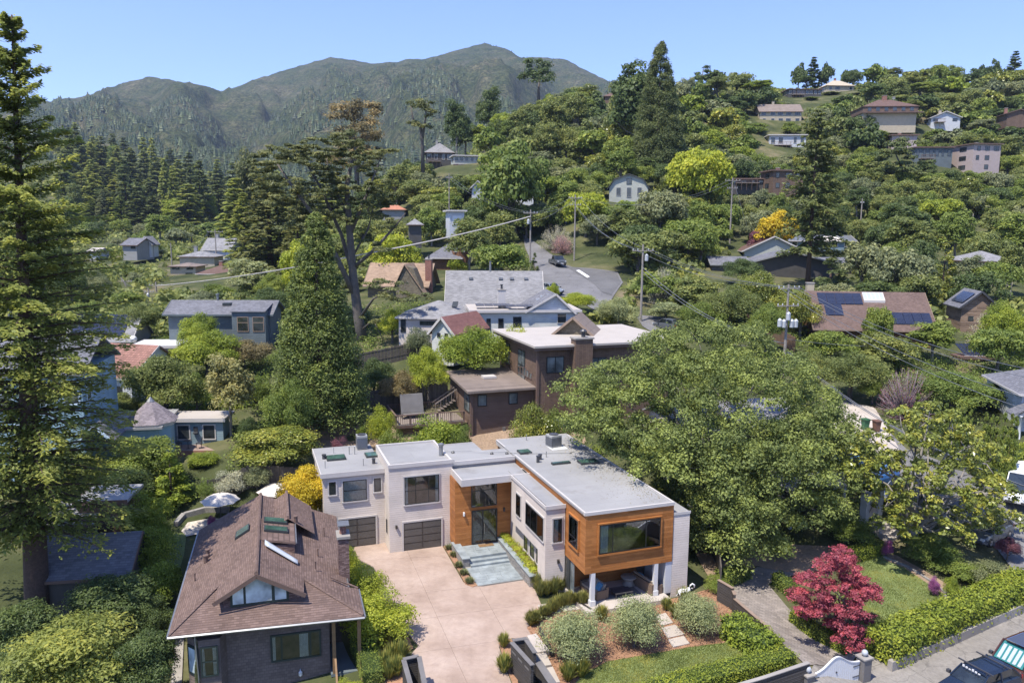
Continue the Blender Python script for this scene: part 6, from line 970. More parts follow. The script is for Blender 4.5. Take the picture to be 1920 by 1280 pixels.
s = MB().box(-.2, 1.25, -.5, .4, 2.05, 2.09).build('solar_panel', 'solar_cells', c); t = MB(); [t.box(*q) for q in ((-.24, 1.29, -.54, -.5, 2.05, 2.1), (-.24, 1.29, .4, .44, 2.05, 2.1), (-.24, -.2, -.5, .4, 2.05, 2.1), (1.25, 1.29, -.5, .4, 2.05, 2.1))]; t.build('panel_frame', 'chrome', s)
m = MB(); m.slab([(1.9, -.75, 1.12), (1.9, .75, 1.12), (1.12, .68, 1.9), (1.12, -.68, 1.9)], .03, (.7, 0, .7)); w_ = m.build('windscreen_shade', 'teal_shade', c)
for k in range(5): y = -.62 + k * .27; MB().slab([(1.87, y, 1.16 + .02), (1.87, y + .17, 1.18), (1.26, y + .17, 1.79), (1.26, y, 1.79)], .02, (.9, 0, .9)).build('shade_fold', 'foil', w_)
MB().box(2.26, 2.31, -.7, .7, .72, .9).build('grille', 'dark_metal', c)
p = G(1918, 935); car('white_van', 'white delivery van parked with its nose towards us at the right edge', p, 228, 'paint_white_car', 5.6, 2.05, 2.5, 'van', cat='van')
for px, py, yaw, pt, lab in ((1850, 1010, 215, 'paint_grey', 'dark grey car parked under the magnolia at the kerb'), (1690, 935, 215, 'paint_silver', 'silver-blue car behind the cream garden gate'), (1640, 905, 215, 'paint_blue', 'bright blue car glimpsed through the magnolia branches'), (1612, 868, 20, 'paint_blue', 'blue car parked beside the concrete apron')): car('parked_car', lab, G(px, py), yaw, pt)
car('pickup_truck', 'dark pickup truck parked halfway up the hill road', G(1045, 497), 285, 'paint_grey', 5.4, 1.95, 1.8, 'pickup', cat='pickup'); car('parked_car', 'silver car parked on the hill road below the pickup truck', G(1034, 550), 300, 'paint_silver', 4.5); car('parked_car', 'dark car at the kerb of the lower road beside the brown flat roof', G(1252, 618), 120, 'paint_grey', 4.5)
def bin_(px, py, mat, lab):
    b = thing('wheeled_bin', lab, 'bin', G(px, py), 10, 'wheeled bins at the kerb'); m = MB(); m.loft([[(-.24 * k, -.26 * k, z), (.24 * k, -.26 * k, z), (.24 * k, .3 * k, z), (-.24 * k, .3 * k, z)] for k, z in ((.8, .05), (1.1, .95), (1.25, 1.0))]); m.build('body', mat, b); m = MB(); m.box(-.32, .32, -.36, .38, 1.0, 1.07); m.build('lid', mat, b)
    for s in (-.2, .2): t = MB().lathe([(.12, -.03), (.12, .03)], (0, 0), 12).build('wheel', 'rubber', b); t.matrix_local = Matrix.Translation((s, .3, .12)) @ Matrix.Rotation(R_(90), 4, 'Y')
bin_(1622, 806, 'bin_green', 'green wheeled bin standing left of the brown one'); bin_(1643, 809, 'bin_brown', 'brown wheeled bin standing right of the green one')
# ------------------------------------------------------------------ utility poles and wires
def pole(px, yt, Y, label, arms=((.0, 2.6),), drums=(), yaw=0, base=None, lean=0):
    t = atY(px, yt, Y); x = t[0]; z = g1(x, Y) if base is None else base; h = t[2] - z; p = thing('utility_pole', label, 'utility pole', (x, Y, z), yaw); MB().tube([(0, 0, -.5), (lean * .5, 0, h * .5), (lean, 0, h)], [.17, .15, .11], 8).build('shaft', 'pole_wood', p)
    for d, w in arms:
        MB().box(-w / 2, w / 2, -.16, -.05, h - .5 - d, h - .38 - d).build('crossarm', 'pole_wood', p)
        for u in (-w / 2 + .1, -w / 4, w / 4, w / 2 - .1): MB().lathe([(.05, 0), (.07, .06), (.05, .1), (.07, .14), (.03, .22)], (u, -.1), 7).build('insulator', 'ins_white', p).location = (0, 0, h - .38 - d)
    for u, z_ in drums: MB().lathe([(.2, h - z_), (.24, h - z_ + .05), (.24, h - z_ + .75), (.18, h - z_ + .82), (.05, h - z_ + .95)], (u, -.3), 10).build('transformer', 'ins_white', p)
    return (x, Y, z + h)
P1 = pole(1479, 533, 84, 'weathered utility pole with five white transformers beside the big oak', ((.0, 2.6), (1.9, 2.6)), ((-1.0, 4.6), (-.5, 4.7), (.45, 4.7), (.95, 4.7), (0, 3.9)), 12)
P2 = pole(1206, 458, 103, 'utility pole with single crossarm and one transformer behind the grey-white houses', ((.4, 2.8),), ((.45, 2.2),)); P3 = pole(995, 393, 142, 'utility pole left of the hill road with a transformer on its left', ((.2, 2.6),), ((-.4, 2.6),)); P4 = pole(1079, 365, 150, 'tall utility pole right of the dark pickup truck', ((.2, 2.6), (1.5, 2.2)))
P5 = pole(1374, 333, 168, 'tall brown utility pole above the dark ranch house', ((.2, 3.2), (1.8, 2.2))); P6 = pole(842, 325, 185, 'utility pole on the wooded slope right of the sage-green house', ((.6, 1.6),)); P7 = pole(292, 528, 150, 'utility pole in the left valley near the slate-blue house', ((.3, 2.6),)); P8 = pole(237, 520, 160, 'leaning utility pole further left in the left valley', ((.4, 2.2),), lean=-1.2)
P9 = pole(403, 430, 205, 'utility pole beside the steep-dormer valley house', ((.2, 4.2),)); P10 = pole(320, 455, 200, 'short utility pole left of the pale hipped valley house', ()); P11 = pole(278, 540, 140, 'pole carrying a white transformer in the left valley', ((.3, 2.0),), ((0, 1.8),)); P12 = pole(1617, 372, 190, 'utility pole among oaks on the right slope', ((.6, 1.0),)); P13 = pole(1825, 400, 190, 'thin pole among oaks at the far right slope', ())
def wire(a, b, sag, label, r=.022, group='overhead wires', n=14, mat='galvanised'):
    a, b = Vector(a), Vector(b); m = MB(); m.tube([a.lerp(b, t) - Vector((0, 0, sag * 4 * t * (1 - t))) for t in np.linspace(0, 1, n)], r, 4); m.build('overhead_wire', mat, None, label=label, cat='wire', group=group)
off = lambda p, dx, dz: (p[0] + dx, p[1], p[2] + dz)
far = atY(1990, 745, 52); far2 = atY(1990, 770, 50)
for dx, dz in ((-1.1, -.3), (-.5, -.3), (.6, -.3), (1.1, -.3)): wire(off(P1, dx, dz), (far[0] + dx * .5, far[1], far[2] + (dx * 1.3)), 1.2, 'top wire running from the transformer pole down to the right edge')
wire(off(P1, .2, -6.0), atY(1830, 637, 92), .8, 'service wire from the transformer pole to the brown cabin roof')
for dx, dz in ((0, -7.0), (.25, -7.4)): wire(off(P1, dx, dz), atY(1960, 925, 50), 1.5, 'low cable pair from the transformer pole over the magnolia', .035)
for dx, dz in ((-1.1, -.7), (.4, -.7), (1.1, -.7)): wire(off(P2, dx, dz), off(P1, dx, -.3), 1.0, 'wire between the single-transformer pole and the five-transformer pole')
for dz in (-3.0, -3.6): wire(off(P2, 0, dz), off(P1, 0, -6.5), 1.6, 'lower cable between the two middle poles', .035)
for dx, dz in ((-1.0, -.5), (1.0, -.5), (0, -2.2)): wire(off(P4, dx, dz), off(P2, dx, -.7), 1.5, 'wire from the pole by the pickup truck to the single-transformer pole'); wire(off(P3, dx, dz), off(P4, dx, -.5), .8, 'wire between the two hill road poles')
wire(off(P3, 0, -1.2), atY(690, 475, 98), .3, 'thick pale cable crossing from the hill road pole to the bare-limbed cypress', .10, mat='canvas'); wire(atY(690, 475, 98), off(P7, 0, -.8), .5, 'thick pale cable from the cypress to the left valley pole', .09, mat='canvas')
for dx in (-.8, .8): wire(off(P6, dx * .5, -.8), off(P3, dx, -.5), 1.5, 'wire from the wooded slope pole to the hill road pole'); wire(off(P9, dx * 2, -.5), off(P7, dx, -.6), 1.5, 'wire between valley poles'); wire(off(P7, dx, -.6), off(P8, dx, -.8), 1.0, 'short wire between the left valley poles'); wire(off(P5, dx, -.6), off(P4, dx, -.5), 3, 'wire from the ranch-house pole to the pole by the pickup truck')
wire(P5, (P5[0] + 3.2, P5[1] - 2, P5[2] - 11), 0, 'guy wire of the ranch-house pole')
ORDN = 'first second third fourth fifth sixth seventh eighth ninth tenth eleventh twelfth thirteenth fourteenth fifteenth sixteenth seventeenth eighteenth nineteenth twentieth twenty-first twenty-second twenty-third twenty-fourth twenty-fifth twenty-sixth twenty-seventh twenty-eighth twenty-ninth thirtieth'.split()
# ------------------------------------------------------------------ hedges and tufts
def hedge(pts, w, h, mat, label, lf=.1, dens=95, group=None, core='bark_grey', top=None, px=True, rough=.07, zs=None, cat='hedge'):
    rng = np.random.default_rng(len(label) * 7 + int(h * 100)); P = [Vector(G(*q)[:2]) for q in pts] if px else [Vector(q[:2]) for q in pts]; r = thing('hedge', label, cat, (0, 0, 0), 0, group); C = []; Nn = []; mb = MB(); T = []
    for i in range(len(P) - 1):
        a, b = P[i], P[i + 1]; d = (b - a); L = d.length; d.normalize(); nx = Vector((-d.y, d.x)); za, zb = g1(*a), g1(*b); q = [a - nx * w * .42, b - nx * w * .42, b + nx * w * .42, a + nx * w * .42]; z = [za, zb, zb, za]
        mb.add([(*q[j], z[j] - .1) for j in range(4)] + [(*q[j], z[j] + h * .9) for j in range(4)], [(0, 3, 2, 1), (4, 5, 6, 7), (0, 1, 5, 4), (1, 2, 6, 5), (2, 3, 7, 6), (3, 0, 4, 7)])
        for (s0, s1, ar) in (((-.5, .5), None, w * L), ((-.5, -.5), 0, h * L), ((.5, .5), 0, h * L)):
            n = int(ar * dens); s = rng.random(n) * L * 1.01; lat = (s0[0] + rng.random(n) * (s0[1] - s0[0])) * w if False else None
            if s1 is None: v = (rng.random(n) - .5) * w; zz = np.full(n, h) - .25 * h * np.clip(np.abs(v / w) * 2 - .8, 0, 1); n0 = np.tile([0, 0, 1.], (n, 1))
            else: v = np.full(n, s0[0] * w * 1.0) if not isinstance(s0, float) else np.full(n, s0 * w); zz = rng.random(n) * h; n0 = np.tile([nx.x * np.sign(v[0]) if n else 0, nx.y * np.sign(v[0]) if n else 0, .5], (n, 1))
            bumpv = rough * 2.2 * (fbm(s * 1.6 + i * 9, v * 1.6 + zz * 1.4 + 4, 3) - .5); v = v * (1 + bumpv / w * 1.2); gx = a.x + d.x * s + nx.x * v; gy = a.y + d.y * s + nx.y * v; g = za + (zb - za) * s / L
            C.append(np.stack([gx, gy, g + zz + bumpv], 1) + rng.normal(size=(n, 3)) * lf * .45); Nn.append(n0 + rng.normal(size=(n, 3)) * .55); T.append(.5 + (fbm(gx * 1.2, gy * 1.2 + zz, 3) - .5) * .8 + (rng.random(n) - .5) * .5)
    for (a, b) in ((P[0], P[1]), (P[-1], P[-2])):
        d = (a - b).normalized(); nx = Vector((-d.y, d.x)); n = int(w * h * dens); v = (rng.random(n) - .5) * w; zz = rng.random(n) * h; g = g1(*a); C.append(np.stack([a.x + nx.x * v + d.x * .04, a.y + nx.y * v + d.y * .04, g + zz], 1) + rng.normal(size=(n, 3)) * lf * .5); Nn.append(np.tile([d.x, d.y, .4], (n, 1)) + rng.normal(size=(n, 3)) * .5); T.append(.4 + rng.random(n) * .4)
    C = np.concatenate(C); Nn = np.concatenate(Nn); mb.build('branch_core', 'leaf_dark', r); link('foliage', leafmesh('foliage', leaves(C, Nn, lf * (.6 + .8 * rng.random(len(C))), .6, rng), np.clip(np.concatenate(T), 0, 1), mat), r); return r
hedge([(1290, 1298), (1380, 1274), (1478, 1246)], 1.25, .95, 'leaf_hedge', 'clipped bright hedge along the front lawn above the low slatted fence', .09, 260); hedge([(1120, 1350), (1200, 1326), (1292, 1298)], 1.25, .95, 'leaf_hedge', 'left end of the clipped hedge at the bottom edge of the front lawn', .09, 260)
hedge([(1368, 1190), (1402, 1214), (1448, 1240)], 1.5, 1.3, 'leaf_bright', 'loose bright green shrub hedge right of the third olive bush', .16, 150, rough=.3)
hedge([(1650, 1238), (1720, 1207), (1800, 1170), (1925, 1114)], 1.9, 1.6, 'leaf_hedge', 'long tall ivy-like hedge along the street in front of the right lawn', .16, 150, rough=.16)
hedge([(1487, 1165), (1520, 1190), (1590, 1225)], .75, .8, 'leaf_hedge', 'low clipped hedge between the paver driveway and the red maple', .08, 260); hedge([(1455, 1092), (1500, 1130)], .8, .8, 'leaf_mid', 'shaded clipped hedge above the paver driveway, left of the maple', .08, 240)
hedge([(1585, 1055), (1655, 1035)], .9, .9, 'leaf_hedge', 'short golden-green clipped hedge at the top of the right lawn', .08, 260); hedge([(1355, 1095), (1395, 1080)], 1.2, .8, 'leaf_mid', 'dark rounded hedge block beside the small white sign', .1, 220, rough=.2)
hedge([(675, 1215), (690, 1245), (700, 1290)], 1.1, 1.0, 'leaf_mid', 'clipped box hedge beside the porch of the bungalow', .07, 300, rough=.1)
hedge([(1840, 880), (1930, 862), (1990, 850)], 2.2, 1.1, 'leaf_hedge', 'pale green clipped hedge in front of the white porch house', .14, 120, rough=.3); hedge([(362, 872), (400, 868)], 1.4, .6, 'leaf_bright', 'low bright hedge left of the brick steps', .1, 200)
hedge([(385, 770), (470, 755), (500, 750)], 2.0, .8, 'leaf_lime', 'bright vine-covered band between the ivy tree and the dense cone tree', .15, 110, rough=.4); hedge([(712, 735), (790, 725)], 2.0, 1.4, 'leaf_brown', 'reddish-brown hedge under the dark board fence', .14, 110, rough=.5)
def tuft(kind_n, h, r, nb, mat, seed):
    rng = np.random.default_rng(seed); a = rng.random(nb) * 6.283; t = .25 + rng.random(nb) * .8; rr = r * rng.random(nb) * .3; ln = h * (.7 + .5 * rng.random(nb)); b = np.stack([np.cos(a) * rr, np.sin(a) * rr, 0 * a], 1); tip = b + np.stack([np.cos(a) * r * t, np.sin(a) * r * t, ln * (1.15 - t * .5)], 1); mid = (b + tip) / 2 + np.array([0, 0, .12]) * h; s = np.stack([-np.sin(a), np.cos(a), 0 * a], 1) * r * .045
    return leafmesh(kind_n, np.stack([b - s, mid - s * 1.3, tip, mid + s * 1.3], 1), rng.random(nb), mat)
TU = [tuft('blades', .55, .38, 260, 'leaf_reed', 1), tuft('blades', .8, .4, 330, 'grass_blade', 2), tuft('blades', .32, .3, 240, 'leaf_grey', 3)]
def tuftat(k, px, py, s, label, group=None, mat=None, xy=None, cat='plant'):
    q = G(px, py) if xy is None else xy; t = link('grass_tuft', TU[k], None, label, cat, group); t.location = q; t.scale = (s, s, s); t.rotation_euler = (0, 0, rnd.random() * 6)
    if mat: t.material_slots[0].link = 'OBJECT'; t.material_slots[0].material = M_[mat]
for i, (a, b) in enumerate(((842, 1030), (851, 1043), (860, 1063), (869, 1077), (880, 1093))): tuftat(2, a, b, 1.25, ['topmost', 'second', 'middle', 'fourth', 'lowest'][i] + ' grey-green tuft in the bark strip beside the driveway', 'tufts in the strip bed')
for i, (a, b, s) in enumerate(((1003, 1085, 1.6), (1008, 1103, 1.5), (1014, 1116, 1.5), (1026, 1115, 1.4), (1040, 1112, 1.6), (1053, 1106, 1.4))): tuftat(1, a, b, s * .85, ORDN[i] + ' tall reedy tuft from the left at the corner of the white bay', 'reeds at the bay corner', 'leaf_reed')
for i in range(22):
    t = i / 21; tuftat(1, 998 + 95 * t + rnd.uniform(-3, 3), 1172 - 38 * min(1, t * 1.6) + rnd.uniform(-3, 3), rnd.uniform(.75, 1.15), ORDN[i] + ' reedy tuft from the left in the row bordering the first olive bush', 'reeds beside the driveway edge', 'leaf_reed')
for a, b, s, l in ((1128, 1163, 1.2, 'green tuft between the first and second olive bushes'), (1250, 1143, 1.0, 'small tuft below the white animal sculpture'), (1268, 1158, 1.2, 'rounded tuft left of the third olive bush'), (945, 1212, 1.0, 'grass tuft in the bed left of the sliding gate'), (1281, 1128, 1.2, 'bushy tuft right of the animal sculpture')): tuftat(1, a, b, s, l)
for i, (a, b) in enumerate(((712, 1215), (725, 1195), (735, 1240), (745, 1212), (752, 1235), (730, 1270), (745, 1265), (945, 1260), (1065, 1275), (1090, 1268), (720, 1255))): tuftat(1, a, b, 1.3, ORDN[i] + ' feathery grass clump counted from the left gate outward', 'grass clumps near the gates', 'grass_blade')
LW = thing('planter_shrubs', 'yellow-green low shrubs spilling along the raised stone planter', 'plant', MO, MY); rg = np.random.default_rng(5); bc = np.array([(7.98 + rg.normal() * .06, -7.6 + k * .85, .88) for k in range(8)]); Vv, tv = blobs_to_leaves(rg, bc, np.full(8, .42), 420, .09, .55); link('foliage', leafmesh('foliage', Vv, tv, 'leaf_lime'), LW)
# grass blades on the lawns: nobody could count them
def lawnblades(poly, n, name, label_mat, off=.03):
    P = np.array([G(*q)[:2] for q in poly]); rng = np.random.default_rng(n); lo, hi = P.min(0), P.max(0); q = lo + rng.random((n * 3, 2)) * (hi - lo); ins = np.zeros(len(q), bool)
    for i in range(len(P)):
        a, b = P[i - 1], P[i]; c = ((a[1] > q[:, 1]) != (b[1] > q[:, 1])) & (q[:, 0] < (b[0] - a[0]) * (q[:, 1] - a[1]) / (b[1] - a[1] + 1e-9) + a[0]); ins ^= c
    q = q[ins][:n]; C = np.concatenate([q, (gz(q[:, 0], q[:, 1]) + off)[:, None]], 1); a = rng.random(len(q)) * 6.283; s = np.stack([np.cos(a), np.sin(a), 0 * a], 1) * .02; tip = C + np.stack([rng.normal(size=len(q)) * .025, rng.normal(size=len(q)) * .025, .05 + .05 * rng.random(len(q))], 1)
    link(name, leafmesh(name, np.stack([C - s, C + s, tip], 1), np.clip(.5 + (fbm(q[:, 0] * .8, q[:, 1] * .8, 4) - .5) * 1.6 + rng.normal(size=len(q)) * .12, 0, 1), label_mat), None, kind='stuff')
lawnblades([(1075, 1290), (1100, 1262), (1140, 1240), (1290, 1214), (1376, 1203), (1420, 1228), (1400, 1250), (1200, 1290)], 16000, 'front_lawn_grass', 'grass_blade'); lawnblades([(1610, 1050), (1660, 1043), (1690, 1062), (1730, 1088), (1768, 1112), (1770, 1128), (1700, 1160), (1645, 1190), (1600, 1195), (1560, 1120)], 18000, 'right_lawn_grass', 'grass_blade')
def bark(poly_px, n, name, mat='mulch', size=.09):
    P = np.array([G(*q)[:2] for q in poly_px]); rng = np.random.default_rng(n + 1); lo, hi = P.min(0), P.max(0); q = lo + rng.random((n * 3, 2)) * (hi - lo); ins = np.zeros(len(q), bool)
    for i in range(len(P)):
        a, b = P[i - 1], P[i]; ins ^= ((a[1] > q[:, 1]) != (b[1] > q[:, 1])) & (q[:, 0] < (b[0] - a[0]) * (q[:, 1] - a[1]) / (b[1] - a[1] + 1e-9) + a[0])
    q = q[ins][:n]; C = np.concatenate([q, (gz(q[:, 0], q[:, 1]) + .04)[:, None]], 1); link(name, leafmesh(name, leaves(C, np.array([0, 0, 1.]) + rng.normal(size=(len(q), 3)) * .5, size * (.5 + rng.random(len(q))), .5, rng), rng.random(len(q)), mat), None, kind='stuff')
bark([(990, 1178), (1005, 1140), (1060, 1130), (1110, 1150), (1270, 1122), (1345, 1102), (1372, 1125), (1400, 1203), (1290, 1214), (1140, 1241), (1095, 1262), (1062, 1300)], 9000, 'bark_chips')
# ------------------------------------------------------------------ the individual trees
def custom(name, label, loc, trunk_mb, V, t, mat, bark, cat='tree', smooth=True):
    r = thing(name, label, cat, loc); trunk_mb.build('trunk', bark, r, smooth); link('crown', leafmesh('crown', V, np.clip(t, 0, 1), mat), r); return r
def branchy(rng, mb, base, ends, r0, seg=4, wob=.12, n=6):
    for e in ends:
        a = Vector(base[0]); e = Vector(e); L = (e - a).length; pts = [a.lerp(e, k / seg) + Vector(rng.normal(size=3) * wob * L * (.0 if k in (0, seg) else .35)) + Vector((0, 0, L * .08 * math.sin(math.pi * k / seg))) for k in range(seg + 1)]
        mb.tube(pts, [r0 * (1 - .85 * k / seg) for k in range(seg + 1)], n)
# great live oak, right of the cedar box
rng = np.random.default_rng(301); ox, oy = 16.6, 56.5; oz = 0.2; bc = []; br = []
ctr = [(1300, 872), (1335, 890), (1355, 935), (1290, 925), (1375, 865), (1315, 955), (1262, 1000), (1292, 1018), (1400, 945), (1345, 985), (1250, 930), (1480, 850), (1440, 880), (1100, 770), (1150, 720), (1230, 660), (1310, 640), (1400, 650), (1470, 700), (1520, 760), (1560, 830), (1570, 900), (1500, 820), (1420, 740), (1330, 720), (1230, 740), (1160, 800), (1240, 830), (1330, 820), (1430, 830), (1390, 900), (1300, 900), (1470, 910), (1540, 960), (1230, 900), (1300, 970), (1380, 980), (1450, 990), (1330, 1040), (1095, 740), (1340, 1010), (1190, 760), (1280, 700), (1370, 690), (1500, 880), (1420, 1030), (1290, 780), (1120, 810), (1545, 790), (1350, 770), (1590, 860), (1215, 700), (1260, 950)]
for (a, b, Y) in ((1100, 795, 58), (1125, 808, 57), (1150, 822, 55.5), (1175, 838, 54), (1200, 852, 53), (1225, 870, 51.8), (1250, 888, 50.6), (1270, 905, 49.6), (1290, 935, 48.6), (1215, 835, 54), (1260, 860, 52)): bc.append(atY(a, b, Y)); br.append(1.5)
for (a, b) in ctr:
    fx_ = (a - 1330) / 270; fy_ = (b - 840) / 220; dep = math.sqrt(max(0, 1 - fx_ * fx_ * .8 - fy_ * fy_ * .8)); Y = 57.5 - 6.5 * dep + (840 - b) * .024
    p = atY(a, b, Y); bc.append(p); br.append(2.0 + .5 * rng.random())
    if dep > .3:
        p = atY(a, b - 10, Y + 8.5 * dep); bc.append(p); br.append(2.2)
bc = np.array(bc); br = np.array(br) * .92; ox, oy = float(bc[:, 0].mean()), 58.5; oz = g1(ox, oy); sub = []; subr = []
for c_, r_ in zip(bc, br):
    d = sph(rng, 12); d[:, 2] = np.abs(d[:, 2]) * .95 - .2; sub.append(c_ + d * r_ * np.array([.98, .98, .75])); subr.append(np.full(12, r_ * .42) * (.8 + .4 * rng.random(12)))
sub = np.concatenate(sub); subr = np.concatenate(subr); k = np.hypot(sub[:, 0] - 10.2, 0) ; keep = ~((sub[:, 2] < 6.9) & (sub[:, 0] + .34 * (sub[:, 1] - 46) < 14.2)); sub = sub[keep]; subr = subr[keep]
V, t = blobs_to_leaves(rng, sub, subr, 185, .195, .8, hue=.4, shell=.3); V -= np.array([ox, oy, oz]); mb = MB(); tr = Vector((0, 0, 0)); fork = Vector((0, -.5, 4.2)); mb.tube([(0, 0, -.5), (.1, 0, 1.5), tuple(fork)], [.85, .65, .5], 10)
mains = []
for c_ in bc[::2]: mains.append((c_[0] - ox, c_[1] - oy, c_[2] - oz - .4))
branchy(rng, mb, [tuple(fork)], mains[::3], .18, 5, .16); branchy(rng, mb, [(0, 0, 2.6)], mains[1::4], .15, 5, .16)
fine = [(Vector(c_) - Vector((ox, oy, oz))) for c_ in sub[::5]]
for f_ in fine:
    q = min(mains, key=lambda m_: (Vector(m_) - f_).length); (Vector(q) - f_).length < 2.6 and mb.tube([q, (Vector(q) + f_) / 2 + Vector(rng.normal(size=3) * .2), f_], [.045, .03, .012], 4)
OAK = custom('great_oak', 'huge spreading live oak right of the cedar box, its branches over the white roof', (ox, oy, oz), mb, V, t, 'leaf_liveoak', 'bark_pale')
# redwood on the left
def redwood(px_base, ybase, px_top, ytop, Y, W0, label, seed, nwh=44, lf=.29, mat='leaf_redwood', z0=.16, r0=.7, lim=None):
    rng = np.random.default_rng(seed); b = onz(px_base, ybase, 0); b = atY(px_base, ybase, Y); b = (b[0], Y, g1(b[0], Y)); tp = atY(px_top, ytop, Y); H_ = tp[2] - b[2]; lean = tp[0] - b[0]; C = []; T = []; NN = []; S = []; TT = []; mb = MB(); mb.tube([(0, 0, -.8), (lean * .03, 0, .5), (lean * .25, 0, H_ * .25), (lean * .6, 0, H_ * .6), (lean, 0, H_)], [r0 * 1.25, r0, r0 * .8, r0 * .42, .04], 12)
    for i in range(nwh):
        t = z0 + (1 - z0) * (i + rng.random()) / nwh; z = H_ * t; x0 = lean * t; L0 = W0 * min(1, ((1 - t) / .72)) ** .8 * (.75 if t < .3 else 1) + .3
        for j in range(7):
            a = rng.random() * 6.283; dx, dy = math.cos(a), math.sin(a); L = L0 * rng.uniform(.55, 1.15)
            if lim and lim(t, dx, dy): L *= lim(t, dx, dy)
            dr = .10 + .30 * (1 - t) * rng.random(); up = .55 * t ** 2 + .08
            P = lambda s: (x0 + dx * L * s, dy * L * s, z + up * L * s - dr * L * s * s)
            mb.tube([P(0), P(.35), P(.7), P(.95)], [.09 * (1.1 - t) + .02, .06 * (1.1 - t) + .015, .03, .01], 4); m = int(105 * L / 3 + 60); s = .04 + .97 * rng.random(m) ** .85; side = rng.normal(size=m) * .20 * L * (1.15 - s); hang = np.abs(side) * .35
            C.append(np.stack([x0 + dx * L * s - dy * side, dy * L * s + dx * side, z + up * L * s - dr * L * s * s - hang + rng.normal(size=m) * .09], 1)); sg = np.sign(side)[:, None]
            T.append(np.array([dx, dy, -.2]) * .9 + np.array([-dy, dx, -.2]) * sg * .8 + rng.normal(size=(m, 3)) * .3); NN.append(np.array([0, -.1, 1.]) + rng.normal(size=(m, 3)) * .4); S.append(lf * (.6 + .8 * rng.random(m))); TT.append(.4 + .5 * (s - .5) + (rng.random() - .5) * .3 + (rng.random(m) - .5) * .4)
    V = leaves(np.concatenate(C), np.concatenate(NN), np.concatenate(S), .42, rng, np.concatenate(T)); return custom('redwood_tree', label, b, mb, V, np.concatenate(TT), mat, 'bark_red')
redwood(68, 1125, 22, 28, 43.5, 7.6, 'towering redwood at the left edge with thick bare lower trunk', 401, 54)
0 and redwood(8, 905, -10, -60, 50, 5.0, 'second redwood trunk cut by the left edge behind the towering one', 402, 40)
# cypress with open flat sprays
def cypress(px, yb, Y, label, seed, spec, sprays, r0=.55, mat='leaf_cypress', name='cypress_tree', bark='bark_grey', lf=.36, per=170, flat=.28):
    rng = np.random.default_rng(seed); x = atY(px, yb, Y)[0]; z = g1(x, Y); mb = MB(); bc = []; br = []
    for pts, r in spec:
        P = [Vector(atY(a, b, Y + c)) - Vector((x, Y, z)) for a, b, c in pts]; mb.tube(P, [r * (1 - .75 * i / (len(P) - 1)) for i in range(len(P))], 7)
    for a, b, c, w in sprays:
        p = np.array(atY(a, b, Y + c)) - np.array([x, Y, z]); n = max(2, int(w / 9)); rr = w / FPX * Y / 2
        for i in range(n): bc.append(p + np.array([rng.uniform(-.8, .8) * rr, rng.uniform(-.9, .9) * rr * 1.2, rng.uniform(-.25, .35) * rr])); br.append(rr * rng.uniform(.3, .5))
    V, t = blobs_to_leaves(rng, np.array(bc), np.array(br), per, lf, flat, .6, .4, .15, .3); return custom(name, label, (x, Y, z), mb, V, t, mat, bark)
CYR = np.random.default_rng(55)
cypress(682, 655, 94, 'bare-limbed old cypress with flat open sprays behind the dense cone tree', 501,
    [([(684, 670, 0), (672, 600, 0), (662, 520, 0), (655, 430, 0), (650, 350, 0), (660, 300, 0)], .75), ([(668, 560, 0), (630, 480, -1), (585, 400, -2), (545, 345, -2), (515, 300, -2)], .38), ([(664, 520, 0), (640, 440, 1), (600, 350, 1), (565, 290, 1)], .3), ([(656, 440, 0), (690, 360, 0), (712, 300, 1)], .28), ([(665, 500, 0), (700, 470, -1), (740, 425, -1), (760, 400, -2)], .26), ([(672, 600, 0), (700, 560, -2), (730, 545, -3)], .22), ([(650, 400, 0), (620, 340, 2), (610, 285, 2)], .2), ([(662, 480, 0), (690, 430, 2), (700, 390, 2)], .16), ([(676, 620, 0), (700, 600, -2), (720, 640, -3)], .14)],
    [(510, 285, -2, 60), (545, 300, -2, 70), (500, 325, -2, 60), (540, 340, -2, 80), (590, 290, 1, 80), (640, 270, 1, 70), (610, 320, 1, 70), (680, 290, 1, 70), (655, 250, 1, 60), (700, 320, 1, 60), (575, 370, -2, 80), (520, 375, -3, 60), (640, 350, 1, 60), (715, 370, 0, 60), (700, 410, 1, 60), (740, 420, -2, 50), (560, 420, -3, 70), (490, 350, -1, 50), (750, 555, -4, 80), (720, 530, -3, 70), (790, 560, -4, 50), (690, 600, -3, 40), (600, 400, -2, 50), (690, 460, -1, 45), (640, 410, -2, 50), (725, 470, -3, 45)] + [(px_, py_, dd_, ww_) for px_, py_, dd_, ww_ in zip(CYR.uniform(478, 728, 95), CYR.uniform(262, 420, 95), CYR.uniform(-3, 4, 95), CYR.uniform(26, 52, 95)) if not (px_ < 560 and py_ > 300 + (px_ - 478) * .9 + 60) and py_ > 252 + abs(px_ - 610) * .18], per=120)
cypress(672, 330, 240, 'brown-tinged tall cypress rising behind the bare-limbed one', 502, [([(672, 420, 0), (668, 300, 0), (664, 215, 0)], 1.0)], [(650, 215, 0, 70), (685, 205, 0, 60), (665, 240, 0, 90), (640, 270, 0, 70), (690, 260, 0, 70), (660, 300, 0, 90), (700, 290, 0, 50)], mat='leaf_brown', per=150, lf=1.0, flat=.7)
cypress(792, 320, 215, 'tall pine with bent bare trunk and wispy crown on the left slope', 503, [([(793, 325, 0), (792, 270, 0), (788, 235, 0), (775, 225, 0), (770, 200, 0)], .6), ([(792, 260, 0), (798, 220, 0), (800, 190, 0)], .4)], [(775, 200, 0, 50), (800, 195, 0, 50), (770, 230, 0, 30), (812, 215, 0, 40), (795, 240, 0, 40)], mat='leaf_cypress', lf=.7, per=110, name='pine_tree', flat=.5)
